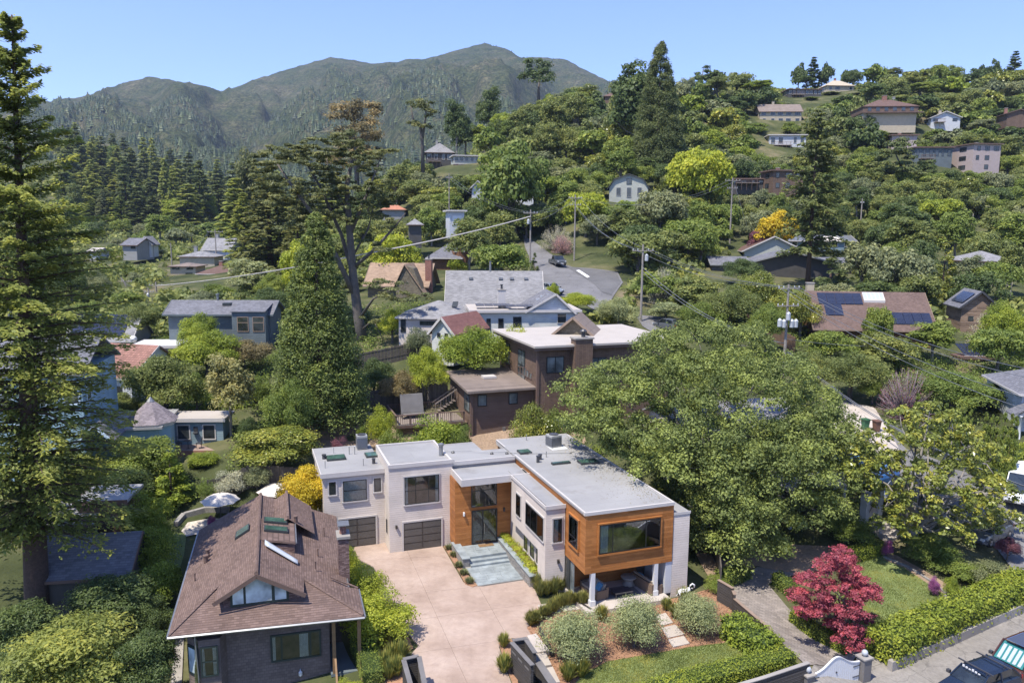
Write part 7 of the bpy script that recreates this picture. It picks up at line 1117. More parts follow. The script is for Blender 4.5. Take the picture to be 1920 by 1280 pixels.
cypress(1010, 165, 330, 'round-topped pine standing alone on the skyline left of the twin pines', 504, [([(1010, 205, 0), (1010, 170, 0), (1012, 140, 0)], .9)], [(1010, 125, 0, 50), (990, 145, 0, 40), (1030, 140, 0, 45), (1010, 150, 0, 60), (1000, 120, 0, 30)], mat='leaf_dark', lf=1.1, per=150, name='pine_tree', flat=.7)
cypress(1316, 170, 330, 'small umbrella pine on the skyline right of the twin pines', 505, [([(1316, 195, 0), (1316, 165, 0), (1318, 130, 0)], .5)], [(1318, 130, 0, 32), (1308, 145, 0, 30), (1328, 145, 0, 30), (1318, 155, 0, 40)], mat='leaf_dark', lf=1.0, per=110, name='pine_tree', flat=.6)
cypress(1440 + 95, 360, 215, 'flat-topped cypress on the grassy slope below the slate-blue house', 506, [([(1695, 352, 0), (1693, 320, 0), (1680, 290, 0)], .6)], [(1690, 275, 0, 70), (1670, 290, 0, 60), (1715, 300, 0, 60), (1660, 315, 0, 60), (1700, 320, 0, 70), (1735, 320, 0, 40)], mat='leaf_conifer', lf=.9, per=140, flat=.35)
# magnolia
rng = np.random.default_rng(601); mp = G(1707, 1030); bc = []; br = []
for a, b in [(1690, 800), (1740, 790), (1780, 800), (1640, 840), (1700, 850), (1750, 850), (1810, 840), (1850, 870), (1620, 890), (1670, 900), (1730, 900), (1790, 900), (1840, 920), (1660, 950), (1720, 945), (1780, 950), (1830, 960), (1800, 990), (1850, 985), (1690, 960), (1760, 985), (1640, 870), (1865, 930), (1600, 865), (1880, 985), (1745, 820), (1680, 985)]:
    f_ = math.hypot((a - 1740) / 140, (b - 885) / 110); d = math.sqrt(max(0, 1 - f_ * f_ * .8)); bc += [atY(a, b, mp[1] - 3.4 * d + (900 - b) * .015), atY(a + 6, b - 6, mp[1] + 3.4 * d + .5)]; br += [1.25, 1.25]
bc = np.array(bc); sub = np.concatenate([c_ + sph(rng, 9) * 1.15 for c_ in bc]); sub = sub[(sub[:, 2] > mp[2] + 2.0)]; V, t = blobs_to_leaves(rng, sub, np.full(len(sub), .45), 64, .25, .7, .7, .55, .2, .3); L3 = np.array(mp); mb = MB(); mb.tube([(0, 0, -.4), (.05, 0, .8), (.1, 0, 1.8)], [.42, .34, .3], 9)
E_ = [tuple(c_ - L3) for c_ in bc]; branchy(rng, mb, [(.1, 0, 1.6)], E_[::3], .17, 5, .18, 6); branchy(rng, mb, [(.05, 0, 1.3)], E_[1::4], .13, 5, .18, 5)
for f_ in sub[::4]: q = min(E_, key=lambda m_: (Vector(m_) - Vector(f_ - L3)).length); mb.tube([q, tuple(f_ - L3)], [.05, .015], 4)
custom('magnolia_tree', 'open magnolia with yellow-green leaves and pale trunk beside the right lawn', mp, mb, V - L3, t, 'leaf_magnolia', 'bark_pale')
# red maple
rng = np.random.default_rng(602); mp = G(1592, 1205); L3 = np.array(mp); bc = []
for a, b in [(1545, 1060), (1570, 1050), (1590, 1065), (1510, 1085), (1540, 1095), (1575, 1095), (1610, 1090), (1495, 1115), (1530, 1125), (1565, 1130), (1600, 1125), (1625, 1110), (1590, 1150), (1560, 1155), (1520, 1145), (1575, 1175), (1600, 1180), (1612, 1200), (1585, 1200), (1630, 1105), (1610, 1150), (1580, 1045)]:
    for dy in (-1.3, .2, 1.5): bc.append(np.array(atY(a, b, mp[1] + dy + (1130 - b) * .012)) + rng.normal(size=3) * .15)
bc = np.array(bc); bc = bc[bc[:, 2] > mp[2] + .7]; sub = np.concatenate([c_ + sph(rng, 6) * np.array([.5, .5, .3]) for c_ in bc]); V, t = blobs_to_leaves(rng, sub, np.full(len(sub), .32), 100, .12, .6, .7, .6, .2, .3); mb = MB(); E_ = [tuple(c_ - L3) for c_ in bc]
branchy(rng, mb, [(0, 0, .0)], E_[::5], .09, 5, .15, 6)
custom('red_maple', 'dark-pink red maple beside the paver driveway and right lawn', mp, mb, V - L3, t, 'leaf_red', 'bark_grey')
# dead-looking purple plum: bare violet twigs
def twiggy(px, yb, Y, w, h, label, leafmat, twig, seed, n=150, leafn=2600):
    rng = np.random.default_rng(seed); x = atY(px, yb, Y)[0]; z = g1(x, Y); mb = MB(); C = []
    for i in range(n):
        a = rng.random() * 6.283; t = math.acos(1 - rng.random() * .95); d = Vector((math.cos(a) * math.sin(t) * w / 2, math.sin(a) * math.sin(t) * w / 2, math.cos(t) * h)); m_ = d * .5 + Vector(rng.normal(size=3) * .15); mb.tube([(0, 0, .1), tuple(m_), tuple(d)], [.06, .035, .012], 4)
        C += [np.array(d) * rng.uniform(.55, 1.02) + rng.normal(size=3) * .18 for _ in range(leafn // n)]
    C = np.array(C); V = leaves(C, rng.normal(size=C.shape), .14 * (.6 + .8 * rng.random(len(C))), .5, rng); custom('flowering_tree', label, (x, Y, z), mb, V, rng.random(len(C)), leafmat, twig)
twiggy(1697, 790, 72, 5.4, 5.0, 'round violet-brown twiggy shrub tree above the wheeled bins', 'leaf_purple', 'twig_violet', 701)
twiggy(1045, 410, 158, 7.5, 5.0, 'white blossoming tree at the bend of the hill road', 'leaf_white', 'bark_pale', 702, leafn=5200); twiggy(1054, 440, 155, 4.6, 3.6, 'pink blossoming tree below the white blossoming one', 'leaf_pink', 'twig_violet', 703, leafn=3800); twiggy(1855, 625, 97, 4.8, 4.6, 'cream flowering shrub beside the wooden barn', 'leaf_white', 'bark_pale', 704, leafn=4800)
twiggy(1245, 520, 112, 4.5, 5.5, 'silver-grey flowering shrub right of the single-transformer pole', 'leaf_white', 'bark_pale', 705, leafn=3000)
# listed plants: kind, column, top row, width, distance, foliage, label
LIST = [('seq', 590, 381, 192, 70, 'leaf_seq', 'dense dark green cone tree behind the bright shrubs, taller than the houses'), ('laurel', 215, 1070, 190, 42, 'leaf_dark', 'dark laurel shrub below the cottage roof'), ('laurel', 110, 1150, 260, 35.5, 'leaf_redwood', 'olive-green bushy mass in the bottom left corner'), ('laurel', 262, 1165, 130, 36, 'leaf_dark', 'dark glossy bush left of the bungalow corner'), ('laurel', 20, 1110, 160, 38, 'leaf_dark', 'dark bush cut by the left edge below the redwood'),
 ('bushf', 272, 915, 104, 51, 'leaf_bright', 'tall bright green hedge shrub, upper of the column left of the bungalow'), ('bushf', 276, 978, 104, 48, 'leaf_bright', 'bright green hedge shrub in the middle of the column left of the bungalow'), ('bushf', 284, 1040, 104, 44.5, 'leaf_bright', 'green hedge shrub, lowest of the column left of the bungalow'), ('bushf', 290, 1110, 84, 41.5, 'leaf_dark', 'dark shrub under the hedge column left of the bungalow'),
 ('cone', 316, 842, 90, 57, 'leaf_bright', 'lime-green feathery tree left of the cream umbrella'), ('laurel', 262, 800, 150, 59, 'leaf_mid', 'round glossy green tree in front of the blue turret'), ('laurel', 232, 860, 110, 56, 'leaf_dark', 'dark tree between turret and hedge column'), ('laurel', 508, 788, 176, 61, 'leaf_magnolia', 'big round camellia with yellowish leaves below the ivy tree'), ('bushf', 382, 845, 66, 62, 'leaf_bright', 'round pale green shrub left of the brick steps'),
 ('bushf', 430, 872, 70, 57.5, 'leaf_white', 'white-flowered rose bush on the trellis fence, left'), ('bushf', 480, 868, 60, 58, 'leaf_grey', 'climbing rose shrub in the middle of the trellis fence'), ('bushf', 395, 895, 50, 57, 'leaf_mid', 'green shrub behind the left cream umbrella'), ('bushf', 345, 905, 60, 58, 'leaf_mid', 'dark green shrub left of the trellis fence'), ('bushf', 396, 962, 18, 54, 'petal', 'purple flowering pot plant under the left umbrella'), ('bushf', 470, 942, 44, 54.5, 'leaf_grey', 'grey-leaved shrub right of the left umbrella pole'), ('laurel', 190, 905, 120, 52, 'leaf_mid', 'leafy green tree behind the low dark outbuilding'), ('oakf', 140, 830, 120, 56, 'leaf_redwood', 'olive tree before the blue victorian porch'), ('bushf', 318, 1040, 44, 46, 'leaf_bright', 'light shrub at the back left corner of the bungalow'), ('oakf', 590, 905, 60, 55, 'leaf_gold', 'right half of the golden maple against the white wall'),
 ('oakf', 570, 862, 128, 54.5, 'leaf_gold', 'golden yellow maple in front of the white garage wall'), ('oakf', 538, 706, 112, 65, 'leaf_mid', 'soft green rounded tree right of the ivy tree'), ('oakf', 305, 655, 165, 71, 'leaf_oak', 'olive-green broad tree behind the blue shed'), ('tall', 425, 632, 100, 67, 'leaf_ivy', 'ivy-clad tall tree with a bare dark trunk right of the blue shed'), ('oakf', 385, 618, 150, 82, 'leaf_bright', 'light green tree in front of the slate-blue house'), ('oakf', 455, 632, 120, 84, 'leaf_brown', 'brownish tree below the right end of the slate-blue house'), ('oakf', 368, 584, 90, 88, 'leaf_bright', 'bright flat-topped bush against the slate-blue wall'),
 ('oakf', 803, 640, 86, 76, 'leaf_lime', 'lime-green maple left of the brown lower roof'), ('oakf', 884, 606, 150, 80, 'leaf_bright', 'bright green rounded tree in front of the white solar house'), ('oakf', 700, 665, 90, 77, 'leaf_dark', 'dark shrub right of the dense cone tree'), ('oakf', 748, 690, 80, 75, 'leaf_brown', 'reddish-brown shrub above the board fence'), ('bushf', 822, 765, 118, 65.5, 'leaf_bright', 'bright green shrub in front of the deck'), ('bushf', 1000, 745, 92, 65.5, 'leaf_magnolia', 'round light-leaved shrub at the wall of the brown house'), ('bushf', 1040, 760, 70, 66, 'leaf_mid', 'dark green shrub right of the light-leaved one'), ('bushf', 715, 755, 56, 67, 'leaf_lime', 'pale lime shrub left of the deck railing'), ('bushf', 733, 795, 60, 65, 'leaf_mid', 'shrub below the deck corner'), ('bushf', 770, 808, 70, 64, 'leaf_mid', 'low shrub under the deck balusters'), ('bushf', 678, 795, 26, 67, 'leaf_bright', 'small round shrub beside the stepping stones'), ('bushf', 640, 812, 50, 64, 'leaf_purple', 'plum-coloured low shrub behind the far left roof'), ('bushf', 865, 790, 60, 64.5, 'leaf_mid', 'green shrub at the corner of the brown lower block'),
 ('olive', 1073, 1138, 142, 38.7, 'leaf_olive', 'left one of three round olive bushes in the front bed'), ('olive', 1193, 1115, 124, 40.1, 'leaf_olive', 'middle one of three round olive bushes in the front bed'), ('olive', 1310, 1106, 102, 41.6, 'leaf_olive', 'right one of three round olive bushes in the front bed'),
 ('bushf', 712, 1100, 150, 40.3, 'leaf_lime', 'bright yellow-green feathery bush at the left of the driveway'), ('bushf', 680, 1055, 100, 43.5, 'leaf_lime', 'yellow-green bush behind the feathery one'), ('bushf', 655, 1015, 42, 46, 'leaf_lime', 'small yellow-green bush at the foot of the bungalow chimney'), ('bushf', 655, 1262, 60, 35.5, 'leaf_lime', 'yellow-green shrub at the bottom of the porch steps'), ('bushf', 365, 1180, 10, 36, 'leaf_grey', 'thin shrub at the bungalow corner'),
 ('bushf', 1590, 960, 110, 54.5, 'leaf_mid', 'leafy green shrubs below the stone steps'), ('bushf', 1745, 1000, 120, 52, 'leaf_mid', 'dark leafy shrub right of the magnolia trunk'), ('bushf', 1800, 1040, 110, 50, 'leaf_mid', 'glossy green shrub behind the long street hedge'), ('bushf', 1850, 1050, 100, 49, 'leaf_grey', 'grey-green loose shrub near the plum at the kerb'), ('bushf', 1880, 1085, 90, 47.5, 'leaf_mid', 'green shrub at the right end of the street hedge'), ('bushf', 1785, 1075, 34, 47.5, 'leaf_bright', 'small light green shrub at the lawn edge'), ('oakf', 1893, 1002, 52, 52, 'leaf_purple', 'small purple-leaved plum at the kerb'), ('bushf', 1755, 1075, 26, 47.5, 'petal', 'pink flowering plant at the lawn edge'), ('bushf', 1665, 1005, 24, 52.5, 'petal', 'magenta flowering plant left of the magnolia trunk'), ('bushf', 1345, 1075, 60, 47, 'leaf_mid', 'leafy shrub at the upper end of the slatted fence'),
 ('oakf', 1790, 690, 190, 73, 'leaf_mid', 'broad clipped green tree mass above the columnar cypresses'), ('oakf', 1858, 715, 110, 74, 'leaf_dark', 'darker round tree left of the white porch house'), ('oakf', 1600, 655, 150, 78, 'leaf_oak', 'broad yellowish-green tree above the driveway apron'), ('oakf', 1535, 655, 80, 80, 'leaf_oak', 'olive tree mass right of the transformer pole'), ('oakf', 1640, 700, 70, 76, 'leaf_mid', 'green shrub tree left of the violet twiggy tree'), ('oak', 1660, 620, 130, 88, 'leaf_oak', 'dark oak below the solar-roofed shingle house'), ('oak', 1560, 610, 110, 90, 'leaf_mid', 'oak under the left gable of the solar-roofed shingle house'), ('tall', 1755, 590, 100, 90, 'leaf_mid', 'green tree between the solar-roofed house and the barn'), ('oak', 1878, 478, 90, 120, 'leaf_mid', 'green tree in front of the pale hipped house at the right edge'), ('tall', 1822, 462, 60, 124, 'leaf_grey', 'thin grey-green tree at the left end of the pale hipped house'), ('tall', 1905, 440, 60, 125, 'leaf_oak', 'tree cut by the right edge beside the pale hipped house'), ('oak', 1650, 560, 60, 92, 'leaf_mid', 'small tree in front of the solar-roofed eave'),
 ('small', 1560, 172, 40, 338, 'leaf_oak', 'round tree on the grass below the cream skyline house'), ('small', 1520, 182, 34, 325, 'leaf_mid', 'round green tree below the dark skyline house'), ('small', 1605, 176, 44, 330, 'leaf_grey', 'grey-green tree right below the cream skyline house'), ('small', 1535, 205, 44, 300, 'leaf_oak', 'olive tree right of the cream gabled slope house'), ('small', 1420, 228, 40, 275, 'leaf_mid', 'green tree at the left foot of the cream gabled slope house'), ('small', 1530, 240, 40, 270, 'leaf_dark', 'dark round tree right of the white stepped house'), ('small', 1715, 215, 36, 262, 'leaf_brown', 'reddish-brown tree at the right corner of the brown hilltop house'),
 ('oakf', 365, 690, 60, 72, 'leaf_mid', 'green tree filling the gap behind the blue shed'), ('oakf', 480, 700, 60, 72, 'leaf_mid', 'small tree between ivy tree and dense cone tree'), ('oakf', 468, 775, 50, 64, 'leaf_dark', 'dark shrub below the vine-covered band'), ('oakf', 225, 730, 90, 70, 'leaf_oak', 'olive tree against the white stucco wall'), ('tall', 460, 240, 60, 240, 'leaf_cypress', 'tall olive tree left behind the bare-limbed cypress'), ('conifer', 555, 345, 90, 130, 'leaf_cypress', 'olive conifer between brownish conifer and dense cone tree'),
 ('oak', 1880, 600, 110, 86, 'leaf_mid', 'green tree below the flowering shrub at the right edge'), ('oakf', 1890, 560, 90, 92, 'leaf_bright', 'light green tree right of the barn'),
 ('oakf', 1078, 545, 92, 104, 'leaf_lime', 'lime-green tree right of the white solar house'), ('oakf', 1160, 552, 94, 98, 'leaf_olive', 'pale green rounded tree left of the single-transformer pole'), ('oakf', 1036, 528, 30, 108, 'leaf_lime', 'small yellow-green shrub beside the big grey roof'), ('bush', 858, 480, 42, 140, 'leaf_lime', 'lime shrub right of the brick chimney'), ('oak', 940, 445, 130, 128, 'leaf_mid', 'broad oak behind the big grey roof'), ('oak', 925, 455, 60, 132, 'leaf_oak', 'oak right of the pointed turret'), ('cone', 1003, 470, 26, 122, 'leaf_conifer', 'slim dark evergreen at the left edge of the hill road'), ('bushf', 785, 610, 55, 86, 'leaf_grey', 'grey-green round bush against the white hipped wing'), ('oakf', 735, 575, 70, 92, 'leaf_lime', 'yellow-green tree left of the white hipped wing'), ('bushf', 970, 596, 60, 82, 'leaf_lime', 'yellow shrub below the brown gable roof'),
 ('oak', 1230, 505, 110, 112, 'leaf_mid', 'oak at the inside of the hill road junction'), ('oak', 1200, 425, 150, 135, 'leaf_oak', 'large oak right of the hill road bend'), ('oak', 1290, 400, 130, 150, 'leaf_mid', 'oak above the junction, left of the dark ranch wing'), ('tall', 1310, 505, 110, 108, 'leaf_oak', 'olive tree in front of the dark ranch wing'), ('oakf', 1370, 530, 130, 100, 'leaf_oak', 'olive-green tree below the dark ranch house'), ('oakf', 1430, 500, 120, 105, 'leaf_magnolia', 'yellowish tree right below the dark ranch house'), ('oakf', 1440, 560, 90, 92, 'leaf_mid', 'green tree left of the transformer pole'), ('oakf', 1320, 560, 110, 98, 'leaf_mid', 'green tree above the big oak'), ('oak', 1250, 560, 70, 104, 'leaf_olive', 'grey-green tree on the lower road bank'), ('oakf', 1505, 540, 90, 99, 'leaf_magnolia', 'yellow-green tree left of the solar-roofed shingle house'), ('cone', 1560, 478, 110, 116, 'leaf_conifer', 'feathery young redwood above the solar-roofed shingle house'), ('oakf', 1395, 480, 90, 128, 'leaf_dark', 'dark round oak in front of the dark ranch gable'),
 ('bareconifer', 1535, 205, 128, 128, 'leaf_conifer', 'tall dark conifer with layered branches and bare lower trunk'), ('seq', 1240, 68, 112, 215, 'leaf_conifer', 'tallest narrow conifer on the ridge, right of the twin pine'), ('tall', 1200, 70, 112, 228, 'leaf_dark', 'tall dense dark tree beside the tallest narrow conifer'), ('tall', 1168, 118, 70, 235, 'leaf_oak', 'shorter olive tree left of the tall dense dark tree'), ('oak', 1312, 258, 130, 185, 'leaf_lime', 'bright lime-green tree right of the gambrel house'), ('oak', 1460, 390, 90, 158, 'leaf_gold', 'golden yellow tree above the pale brown-roofed house'), ('oak', 1430, 425, 54, 160, 'leaf_purple', 'dark purple tree left of the golden one'), ('oak', 1690, 455, 130, 118, 'leaf_grey', 'pale grey-green birch-like tree above the barn'), ('cone', 1775, 450, 62, 122, 'leaf_magnolia', 'golden-green conifer above the barn'), ('oak', 1620, 445, 120, 125, 'leaf_grey', 'silvery oak right of the blue-grey house'), ('oak', 1840, 500, 110, 112, 'leaf_dark', 'dark conifer clump at the right edge above the barn'),
 ('conifer', 500, 300, 140, 150, 'leaf_cypress', 'brownish conifer left of the bare-limbed cypress'), ('conifer', 455, 360, 90, 170, 'leaf_redwood', 'redwood above the slate-blue house'), ('tall', 470, 470, 100, 130, 'leaf_olive', 'feathery pale birch clump behind the slate-blue house'), ('oak', 560, 445, 90, 118, 'leaf_lime', 'yellow tree glimpsed left of the bare-limbed cypress'), ('oak', 735, 420, 110, 130, 'leaf_lime', 'yellow-green tree right of the bare-limbed cypress'), ('oak', 758, 445, 70, 130, 'leaf_mid', 'green tree above the tan roof'), ('tall', 856, 163, 58, 262, 'leaf_dark', 'dark dense pine at the left end of the middle ridge'), ('tall', 918, 140, 54, 300, 'leaf_dark', 'small dark pine on the middle ridge'),
 ('tall', 880, 385, 90, 140, 'leaf_oak', 'olive poplar-like tree left of the hill road'), ('tall', 935, 375, 80, 150, 'leaf_oak', 'olive tree beside the pole left of the hill road'), ('oak', 965, 255, 160, 172, 'leaf_mid', 'spreading oak with visible limbs at mid slope'), ('oak', 1100, 345, 90, 165, 'leaf_lime', 'yellow-green tree above the white blossoming tree'), ('oak', 1240, 340, 110, 160, 'leaf_grey', 'grey-green tree in front of the gambrel house wall')]
for kd_, px, yt, wp, Y, mt_, lb in LIST: tree(kd_, px, yt, wp, Y, mt_, lb, cat='shrub' if kd_ in ('bush', 'bushf', 'olive') else 'tree', zb=None)
for i, (px, yt, Y) in enumerate(((1722, 733, 66), (1762, 755, 65), (1776, 752, 64.5), (1795, 762, 63.5), (1810, 757, 63), (1822, 763, 63), (1851, 768, 61), (1862, 772, 61), (1872, 776, 61), (1887, 768, 60), (1900, 770, 60), (1908, 775, 60))): tree('column', px, yt, 17 if i != 4 else 24, Y, 'leaf_mid', ORDN[i] + ' columnar cypress from the left in the row before the white porch house', group='row of columnar cypresses')
# ------------------------------------------------------------------ hillside and valley trees, each one a thing; labels count outward from a landmark
LM = [('the sage-green two-storey house', 880, 302), ('the pale gambrel house', 1178, 350), ('the brown hilltop house', 1665, 212), ('the pinkish three-storey house', 1850, 295), ('the orange-red roof', 738, 392), ('the cream house with gables', 1462, 212), ('the tallest narrow conifer', 1240, 200), ('the golden yellow tree', 1460, 410), ('the dark vertical-board house', 1476, 340), ('the slate-blue flat-roofed house', 1750, 290), ('the cream skyline house', 1576, 160), ('the wooden barn', 1830, 580), ('the steep-dormer valley house', 407, 465), ('the tan two-storey valley house', 343, 505), ('the dark solar-roofed valley house', 244, 458), ('the white blossoming tree', 1045, 400), ('the hill road', 1020, 480), ('the lone round-topped pine', 1010, 150), ('the dark dense pine', 856, 220), ('the lime-green tree', 1312, 330), ('the bare-limbed cypress', 660, 400), ('the dark ranch house', 1470, 490), ('the slate-blue house', 412, 590), ('the pointed turret', 865, 450)]
DIRW = ['right of', 'above and right of', 'above', 'above and left of', 'left of', 'below and left of', 'below', 'below and right of']
ORD = ['nearest', 'second-nearest', 'third-nearest', 'fourth-nearest', 'fifth-nearest', 'sixth-nearest', 'seventh-nearest', 'eighth-nearest', 'ninth-nearest', 'tenth-nearest', 'eleventh-nearest', 'twelfth-nearest'] + [o_ + '-nearest' for o_ in ORDN[12:]] + ['outermost'] * 20
BB = []
for o in list(bpy.data.objects):
    if o.parent is None and o.get('category') in ('house', 'car', 'van', 'utility pole') and o.location.y > 100:
        pts = [proj(*(o.matrix_basis @ (c.matrix_basis @ Vector(b)))) for c in o.children if c.type == 'MESH' for b in c.bound_box]; xs = [q[0] for q in pts]; ys = [q[1] for q in pts]; BB.append((min(xs), max(xs), min(ys), max(ys), o.location.y))
for px_, py_, w_, Y_ in ((1312, 258, 110, 185), (1460, 390, 70, 158), (1045, 380, 60, 158), (1020, 470, 70, 150), (1100, 520, 110, 120)): BB.append((px_ - w_ / 2, px_ + w_ / 2, py_, py_ + 60, Y_ + 5))
def clear(px, top, bot, w, Y):
    for (a, b, c, d, y) in BB:
        if Y < y + 3 and px + w * .42 > a and px - w * .42 < b and top < d - (d - c) * .42 and bot > c: return False
        if abs(Y - y) < 9 and a - 3 < px < b + 3 and c - 6 < bot < d + 8: return False
    return True
auto = []; ra = random.Random(11)
PALM = [('leaf_oak', 'olive-green'), ('leaf_mid', 'mid-green'), ('leaf_dark', 'dark green'), ('leaf_grey', 'grey-green'), ('leaf_magnolia', 'yellowish'), ('leaf_bright', 'light green')]; WT = [30, 26, 20, 14, 6, 4]
def region(x0, x1, ybase, yend, n, kinds, wr, hr_, maxy=700, palm=WT, mind=1.0, col=None):
    k = 0; tries = 0
    while k < n and tries < n * 30:
        tries += 1; px = ra.uniform(x0, x1); py = ra.uniform(ybase(px) if callable(ybase) else ybase, yend(px) if callable(yend) else yend); x, y, z = G(px, py)
        if y > maxy: continue
        kd_ = ra.choice(kinds); w = ra.uniform(*wr); h = ra.uniform(*hr_) * (1.5 if kd_ in ('tall',) else 1); dep = y * 1.0; wp = w / dep * FPX; bx, by = proj(x, y, z); tx, ty = proj(x, y, z + h)
        if any(abs(px - q[0]) < (wp + q[2]) * .26 * mind and abs(by - q[1]) < (h / dep * FPX) * .30 * mind for q in auto): continue
        if not clear(px, ty, by, wp, y): continue
        i = col if col is not None else ra.choices(range(6), palm)[0]; auto.append((px, by, wp, kd_, x, y, z, w, h, PALM[i] if isinstance(i, int) else i, ty)); k += 1
ridge = lambda px: float(np.interp(px, [640, 760, 850, 930, 1000, 1150, 1250, 1350, 1450, 1575, 1700, 1920], [420, 340, 285, 240, 232, 190, 205, 168, 180, 168, 155, 165]))
region(820, 1300, lambda p: ridge(p) + 2, lambda p: 330, 62, ['small', 'small', 'oak', 'tall'], (9, 15), (9, 14)); region(640, 1130, lambda p: max(320, ridge(p)), 470, 52, ['oak', 'oak', 'tall'], (7, 12), (6, 9))
region(1250, 1925, lambda p: ridge(p) + 2, 300, 118, ['small', 'small', 'oak', 'pine'], (9, 16), (7, 12)); region(1150, 1925, 300, 500, 100, ['oak', 'oak', 'tall'], (7, 12), (6, 9)); region(1560, 1925, 480, 600, 14, ['oak'], (6, 10), (5, 8)); region(1150, 1925, lambda p: ridge(p) + 4, 480, 90, ['small', 'tall', 'small'], (6, 10), (4, 7), mind=.6); region(700, 1150, lambda p: ridge(p) + 4, 440, 40, ['small', 'tall'], (6, 10), (5, 9), mind=.6); region(850, 1240, lambda p: ridge(p) + 2, lambda p: ridge(p) + 34, 30, ['tall'], (9, 13), (8, 11), mind=.5); region(1250, 1925, lambda p: ridge(p) + 2, 320, 90, ['bush'], (4, 7.5), (2.5, 4.5), mind=.4); region(150, 700, 450, 640, 60, ['bush'], (3.5, 6), (2, 3.5), mind=.4)
for a, b in ((1500, 112), (1527, 106), (1553, 112), (1590, 125), (1765, 120), (1845, 118), (1865, 108), (1905, 95), (1725, 140), (1650, 128)):
    Y = 375; p = atY(a, b, Y); h = p[2] - g1(p[0], Y); wp = 34; auto.append((a, proj(p[0], Y, p[2] - h)[1], wp, 'confar' if a in (1527, 1765, 1905) else 'small', p[0], Y, p[2] - h, wp / FPX * Y, h, PALM[2], b))
RW = ('leaf_conifer', 'dark'); RB = ('leaf_redwood', 'brown-green')
RWL = lambda n_, c_: region(120, 640, lambda p: float(np.interp(p, [120, 250, 400, 520, 640], [300, 305, 372, 430, 430])), lambda p: float(np.interp(p, [120, 640], [430, 445])), n_, ['confar'], (9, 17), (14, 34), mind=.7, col=c_); RWL(42, RW); RWL(42, RB); region(120, 640, lambda p: float(np.interp(p, [120, 250, 400, 520, 640], [300, 305, 372, 430, 430])), lambda p: float(np.interp(p, [120, 640], [430, 445])), 84, ['tall', 'tall', 'tall', 'conifer'], (9, 16), (10, 19), mind=.6); region(430, 640, 400, 470, 14, ['confar'], (9, 13), (20, 30), mind=.7, col=RB); region(110, 330, 380, 440, 16, ['confar'], (9, 13), (18, 28), mind=.7, col=RB)
region(150, 660, 440, 560, 60, ['oak', 'oak', 'tall', 'small'], (8, 12), (6, 9)); region(130, 520, 540, 640, 22, ['oak', 'oakf'], (6, 9), (5, 7)); region(0, 150, 420, 640, 16, ['oak', 'tall', 'confar'], (8, 12), (8, 14))
grp = {}
for q in auto:
    px, by, wp, kd_, x, y, z, w, h, (mt_, cn), ty = q; sp_ = {'bush': 'shrub', 'small': 'bay tree', 'conifer': 'conifer', 'oak': 'oak', 'oakf': 'oak', 'tall': 'tall tree', 'pine': 'pine', 'confar': 'redwood'}[kd_]; L_ = min(LM, key=lambda l: math.hypot(px - l[1], (by + ty) / 2 - l[2])); dd = math.hypot(px - L_[1], (by + ty) / 2 - L_[2]); an = math.degrees(math.atan2(L_[2] - (by + ty) / 2, px - L_[1])) % 360
    grp.setdefault((cn, sp_, DIRW[int((an + 22.5) // 45) % 8], L_[0]), []).append((dd, q))
for (cn, sp_, dr_, lm), qs in grp.items():
    for i, (dd, q) in enumerate(sorted(qs, key=lambda t_: t_[0])):
        px, by, wp, kd_, x, y, z, w, h, (mt_, _), ty = q; lab = '%s %s %s %s' % (cn, sp_, dr_, lm) if len(qs) == 1 else '%s %s %s %s %s' % (ORD[min(i, 39)], cn, sp_, dr_, lm)
        plant(kd_, x, y, w, h, mt_, lab, {'shrub': 'shrubs on the slopes', 'bay tree': 'bay trees on the slopes', 'conifer': 'conifers on the left hill', 'oak': 'oaks on the slopes', 'tall tree': 'tall trees on the slopes', 'pine': 'pines on the slopes', 'redwood': 'redwoods of the left hill'}[sp_], 'tree', z=z)
# undergrowth that nobody could count, and the forest on the mountain flanks
rng = np.random.default_rng(900); BN = []
for o in bpy.data.objects:
    if o.parent is None and o.get('category') in ('house', 'deck', 'stairs', 'terrace', 'fence', 'balcony', 'gate', 'bin') and o.location.y < 130:
        for c in o.children:
            if c.type == 'MESH': q_ = [o.matrix_basis @ (c.matrix_basis @ Vector(b)) for b in c.bound_box]; BN.append((min(v.x for v in q_), max(v.x for v in q_), min(v.y for v in q_), max(v.y for v in q_)))
BN = np.array(BN); a = rng.uniform(-.75, .75, 9000); Yy = np.exp(rng.uniform(math.log(56), math.log(112), 9000)); X = a * Yy; Z = gz(X, Yy); pxy = np.array([proj(x_, y_, z_) for x_, y_, z_ in zip(X, Yy, Z)]); ok = np.ones(len(X), bool); px_, py_ = pxy[:, 0], pxy[:, 1]
for b in BN: ok &= ~((X > b[0] - .8) & (X < b[1] + .8) & (Yy > b[2] - 1) & (Yy < b[3] + .8))
ok &= ~((px_ > 1530) & (px_ < 1960) & (py_ > 715) & (py_ < 1140) & (py_ > 700 + (px_ - 1560) * .35) & (py_ < 900 + (px_ - 1560) * .9)) & ~((px_ > 560) & (px_ < 730) & (py_ > 770)) & ~((px_ > 970) & (px_ < 1310) & (py_ > 480) & (py_ < 650) & (py_ < 660)) & ~((px_ > 330) & (px_ < 480) & (py_ > 930)) & ~((px_ > 395) & (px_ < 440) & (py_ > 830))
ok &= fbm(X / 6, Yy / 6, 3) > .34; X, Yy, Z = X[ok], Yy[ok], Z[ok]; n = len(X); per = 36; idx = np.repeat(np.arange(n), per); dd_ = sph(rng, n * per); dd_[:, 2] = np.abs(dd_[:, 2]); C = np.stack([X[idx], Yy[idx], Z[idx]], 1) + dd_ * (rng.uniform(.5, 1.15, n)[idx])[:, None] * (.7 + .4 * rng.random((n * per, 1)))
